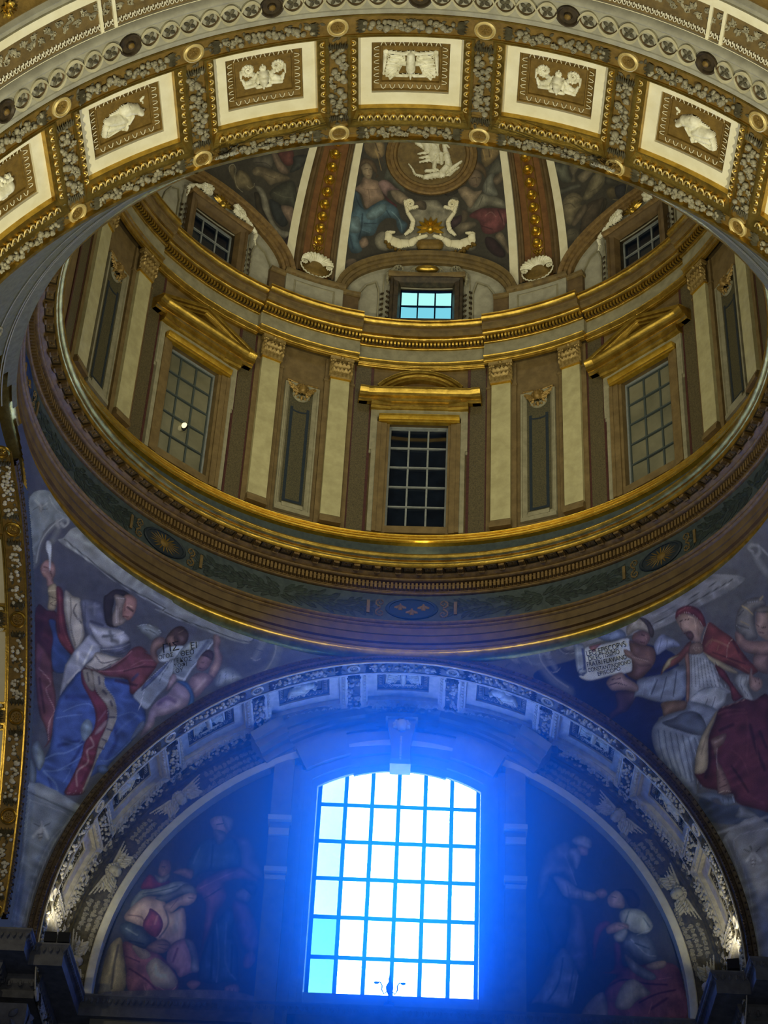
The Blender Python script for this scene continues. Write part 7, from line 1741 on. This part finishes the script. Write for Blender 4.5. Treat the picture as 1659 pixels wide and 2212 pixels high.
picture(T, PR, A, E_, ok, sphere, 100, .0605, grey((84, 84, 74), (74, 72, 62)), 1.65, 'ground')
for s, lay, nm, lab in ((-1, LL, 'left', 'left lunette mosaic of a kneeling woman and a standing old man'), (1, LR, 'right', 'right lunette mosaic of a bearded elder bending to a kneeling youth')):
    x0, x1 = (-5.27, -2.40) if s < 0 else (2.40, 5.27)
    U, V = np.meshgrid(np.linspace(x0, x1, 230), np.linspace(15.2, 20.2, 400)); okl = np.hypot(U, V - ZF) < 5.27
    T = thing('lunette_mosaic', (s * 3.8, WY - .02, 15.3), lab, 'mosaic')
    picture(T, lay, U, V, okl, lambda a, b, w: (a, WY - w, b), 1000, .0092, grey((44, 48, 62), (44, 48, 62)), 2.6, 'ground', fd=20)
# dome pictures between the ribs
for p0, lay, lab in ((0, DI, 'middle dome mosaic of two seated winged angels below the medallion'), (-45, DK, 'left dome mosaic of a seated figure beside a scroll above the dark window'), (45, DL, 'right dome mosaic of a twisting winged figure above the dark window')):
    U, V = np.meshgrid(np.linspace(p0 - 16.6, p0 + 16.6, 330), np.linspace(.4, 40, 380)); Z = 30.9 + 7 * np.sin(V * D2R); X = (U - p0) * RD
    okd = ((X / 2.0) ** 2 + ((Z - 30.74) / 1.42) ** 2 > 1.0)
    T = thing('dome_mosaic', dome(p0, 20, .02), lab, 'mosaic')
    picture(T, lay, U, V, okd, dome, 100, .085, grey((50, 46, 36), (50, 46, 36)), 1.35, 'ground', fd=26)
# ---- stucco work over the middle dome picture: medallion and cartouche
def dmid(x, y, w): return dome(x / RD, y, w)                 # x metres, y degrees of height
KY = 7.0 * D2R
g = lambda x, y, w: dome(.2 + x / RD / math.cos(32 * D2R), 32 + y / KY, w)
T = thing('medallion', g(0, 0, 0), 'round dome medallion with white relief figure trampling a dragon', 'medallion')
build('gilt_ring', MB().add(lathe([(1.03, 0), (1.02, .06), (.98, .075), (.94, .06), (.93, .04), (.86, .05), (.85, .08), (.80, .09), (.78, .06), (.76, .02)], 56), g), MOUL, T)
build('field', MB().add(lathe([(.77, .02), (0, .02)], 40), g), BROWN, T)
mc = [(-.15, .45, -.05, .15, .16, .14, 1.2), (.0, .25, .10, -.10, .16, .14, 1.2), (.12, .5, .05, .2, .12, .12, 1), (-.30, .50, -.18, .32, .12, .06, .9), (-.34, .28, -.12, .12, .06, .05, .8), (.10, -.05, .06, -.32, .075, .05, 1.3), (.20, .0, .22, -.22, .07, .05, 1.2), (.06, -.32, .12, -.44, .045, .03, 1.2), (-.08, .05, -.30, .0, .05, .03, .8), (-.06, -.05, -.26, -.10, .05, .03, .8), (-.04, -.14, -.25, -.20, .05, .03, .8), (.28, .22, .34, -.02, .05, .07, 1), (.34, -.02, .38, -.28, .075, .085, 1.1), (.38, -.28, .22, -.50, .085, .10, 1.1), (.22, -.50, -.12, -.58, .09, .07, 1.1), (-.12, -.58, -.34, -.52, .05, .03, 1), (-.34, -.52, -.42, -.36, .03, .025, .9), (-.42, -.36, -.50, -.26, .025, .015, .9), (.30, -.46, .66, -.20, .07, .03, .8), (.36, -.52, .60, -.34, .05, .02, .8), (.32, .26, .40, .16, .03, .02, 1.1), (-.1, -.42, .12, -.40, .05, .05, .9)]
for k in range(6): mc.append((-.05 + .04 * k, .42 - .03 * k, -.12 + .05 * k, .05 - .04 * k, .022, .014, 1.55))
build('relief', MB().add(relief(mc, -.75, .75, -.75, .75, 110, 110, .10), lambda x, y, z: g(x, y, z + .02)), MARBLE, T, label='white relief of a figure on a dragon')
g = lambda x, y, w: dome(.35 + x / RD, 12 + y / KY, w)
T = thing('cartouche', g(0, .3, .05), 'pale scrolled cartouche with gilt shell under the medallion', 'cartouche')
cs = []
for s in (-1, 1):
    m = lambda L: [(s * a, b, s * x, y, r, q, h) for (a, b, x, y, r, q, h) in L]
    cs += m([(.10, .33, .30, .25, .05, .07, 1), (.30, .25, .45, .12, .07, .10, 1), (.45, .12, .70, .08, .10, .13, 1), (.70, .08, .92, .16, .13, .12, 1), (.92, .16, .97, .34, .12, .07, 1), (.97, .34, .82, .38, .07, .03, 1)] + spiral(.17, .33, .075, 1.2, .6, -1, .2, 14, .03, .02))
    cs += m(spiral(.50, 1.18, .12, 1.6, -PI / 2, 1, .15, 22, .05, .025) + [(.50, 1.05, .34, 1.10, .05, .05, .9), (.62, 1.22, .55, .95, .05, .05, .9), (.55, .95, .40, .72, .05, .06, .8), (.40, .72, .44, .5, .06, .06, .7), (.44, .5, .56, .36, .06, .04, .7)])
build('scrollwork', MB().add(relief(cs, -1.2, 1.2, -.15, 1.45, 200, 130, .09), lambda x, y, z: g(x, y, z + .02)), CREAM, T)
sh = MB()
for q in range(9): a = PI * (q + .5) / 9; sh.add(leaf(0, .52, -.35 + (PI + .7) * q / 8, .33, .11, .09, .03, 5), g)
sh.add(ball(.10, 10, 6), lambda x, y, z: g(x, y + .50, z + .05)); build('gilt_shell', sh, GOLDB, T, label='gilt scallop shell')
build('cushion', MB().add(relief([(-.16, .12, .16, .12, .15, .15, 1)], -.36, .36, -.1, .32, 40, 26, .12), lambda x, y, z: g(x, y - .04, z + .03)), OCHRE, T, label='dull gilt cushion')
fs = MB(); rr = random.Random(4)
for i in range(70):
    t = rr.uniform(-1, 1); x = t * 1.02; y = -.14 + .26 * abs(t) ** 3 + rr.uniform(-.05, .05) + (-.06 if abs(t) > .3 else .02); r = rr.uniform(.03, .05)
    if abs(t) < .3: continue
    fs.add(ball(r, 7, 5), lambda a, b, c: g(x + a, y + b, c + .05))
build('fruit_swag', fs, OCHRE, T, kind='stuff')
# ================================================================== HAZE IN FRONT OF THE GREAT WINDOW
hm = bpy.data.materials.new('blue_haze'); hm.use_nodes = True; nt = hm.node_tree; nt.nodes.remove(nt.nodes['Principled BSDF'])
vs = nt.nodes.new('ShaderNodeVolumeScatter'); vs.inputs['Color'].default_value = (0.015, 0.24, 1.0, 1); vs.inputs['Anisotropy'].default_value = 0.35
tc = nt.nodes.new('ShaderNodeTexCoord'); mp = nt.nodes.new('ShaderNodeMapping'); gr = nt.nodes.new('ShaderNodeTexGradient'); gr.gradient_type = 'SPHERICAL'
mp.vector_type = 'TEXTURE'; mp.inputs['Location'].default_value = (0.1, 32.0, 17.0); mp.inputs['Scale'].default_value = (5.8, 6.4, 5.8)
mu = nt.nodes.new('ShaderNodeMath'); mu.operation = 'MULTIPLY'; mu.inputs[1].default_value = 0.54
nt.links.new(tc.outputs['Object'], mp.inputs['Vector']); nt.links.new(mp.outputs[0], gr.inputs[0]); nt.links.new(gr.outputs['Fac'], mu.inputs[0]); nt.links.new(mu.outputs[0], vs.inputs['Density'])
va = nt.nodes.new('ShaderNodeVolumeAbsorption'); va.inputs['Color'].default_value = (0.0, 0.45, 1.0, 1); ad = nt.nodes.new('ShaderNodeAddShader')  # absorber added to take warm red out of the blue glow
m2 = nt.nodes.new('ShaderNodeMath'); m2.operation = 'MULTIPLY'; m2.inputs[1].default_value = 0.6
nt.links.new(mu.outputs[0], m2.inputs[0]); nt.links.new(m2.outputs[0], va.inputs['Density'])
nt.links.new(vs.outputs[0], ad.inputs[0]); nt.links.new(va.outputs[0], ad.inputs[1]); nt.links.new(ad.outputs[0], nt.nodes['Material Output'].inputs['Volume'])
hz = MB().add(box(-9.4, 9.4, 24.5, 32.95, 11.0, 24.6))
import bmesh
h = build('haze', hz, hm, None, kind='stuff', ang=0); bm_ = bmesh.new(); bm_.from_mesh(h.data); bmesh.ops.remove_doubles(bm_, verts=bm_.verts[:], dist=1e-4); bmesh.ops.recalc_face_normals(bm_, faces=bm_.faces[:]); bm_.to_mesh(h.data); bm_.free()
tag(h, 'blue haze of daylight hanging in front of the great window', 'haze')
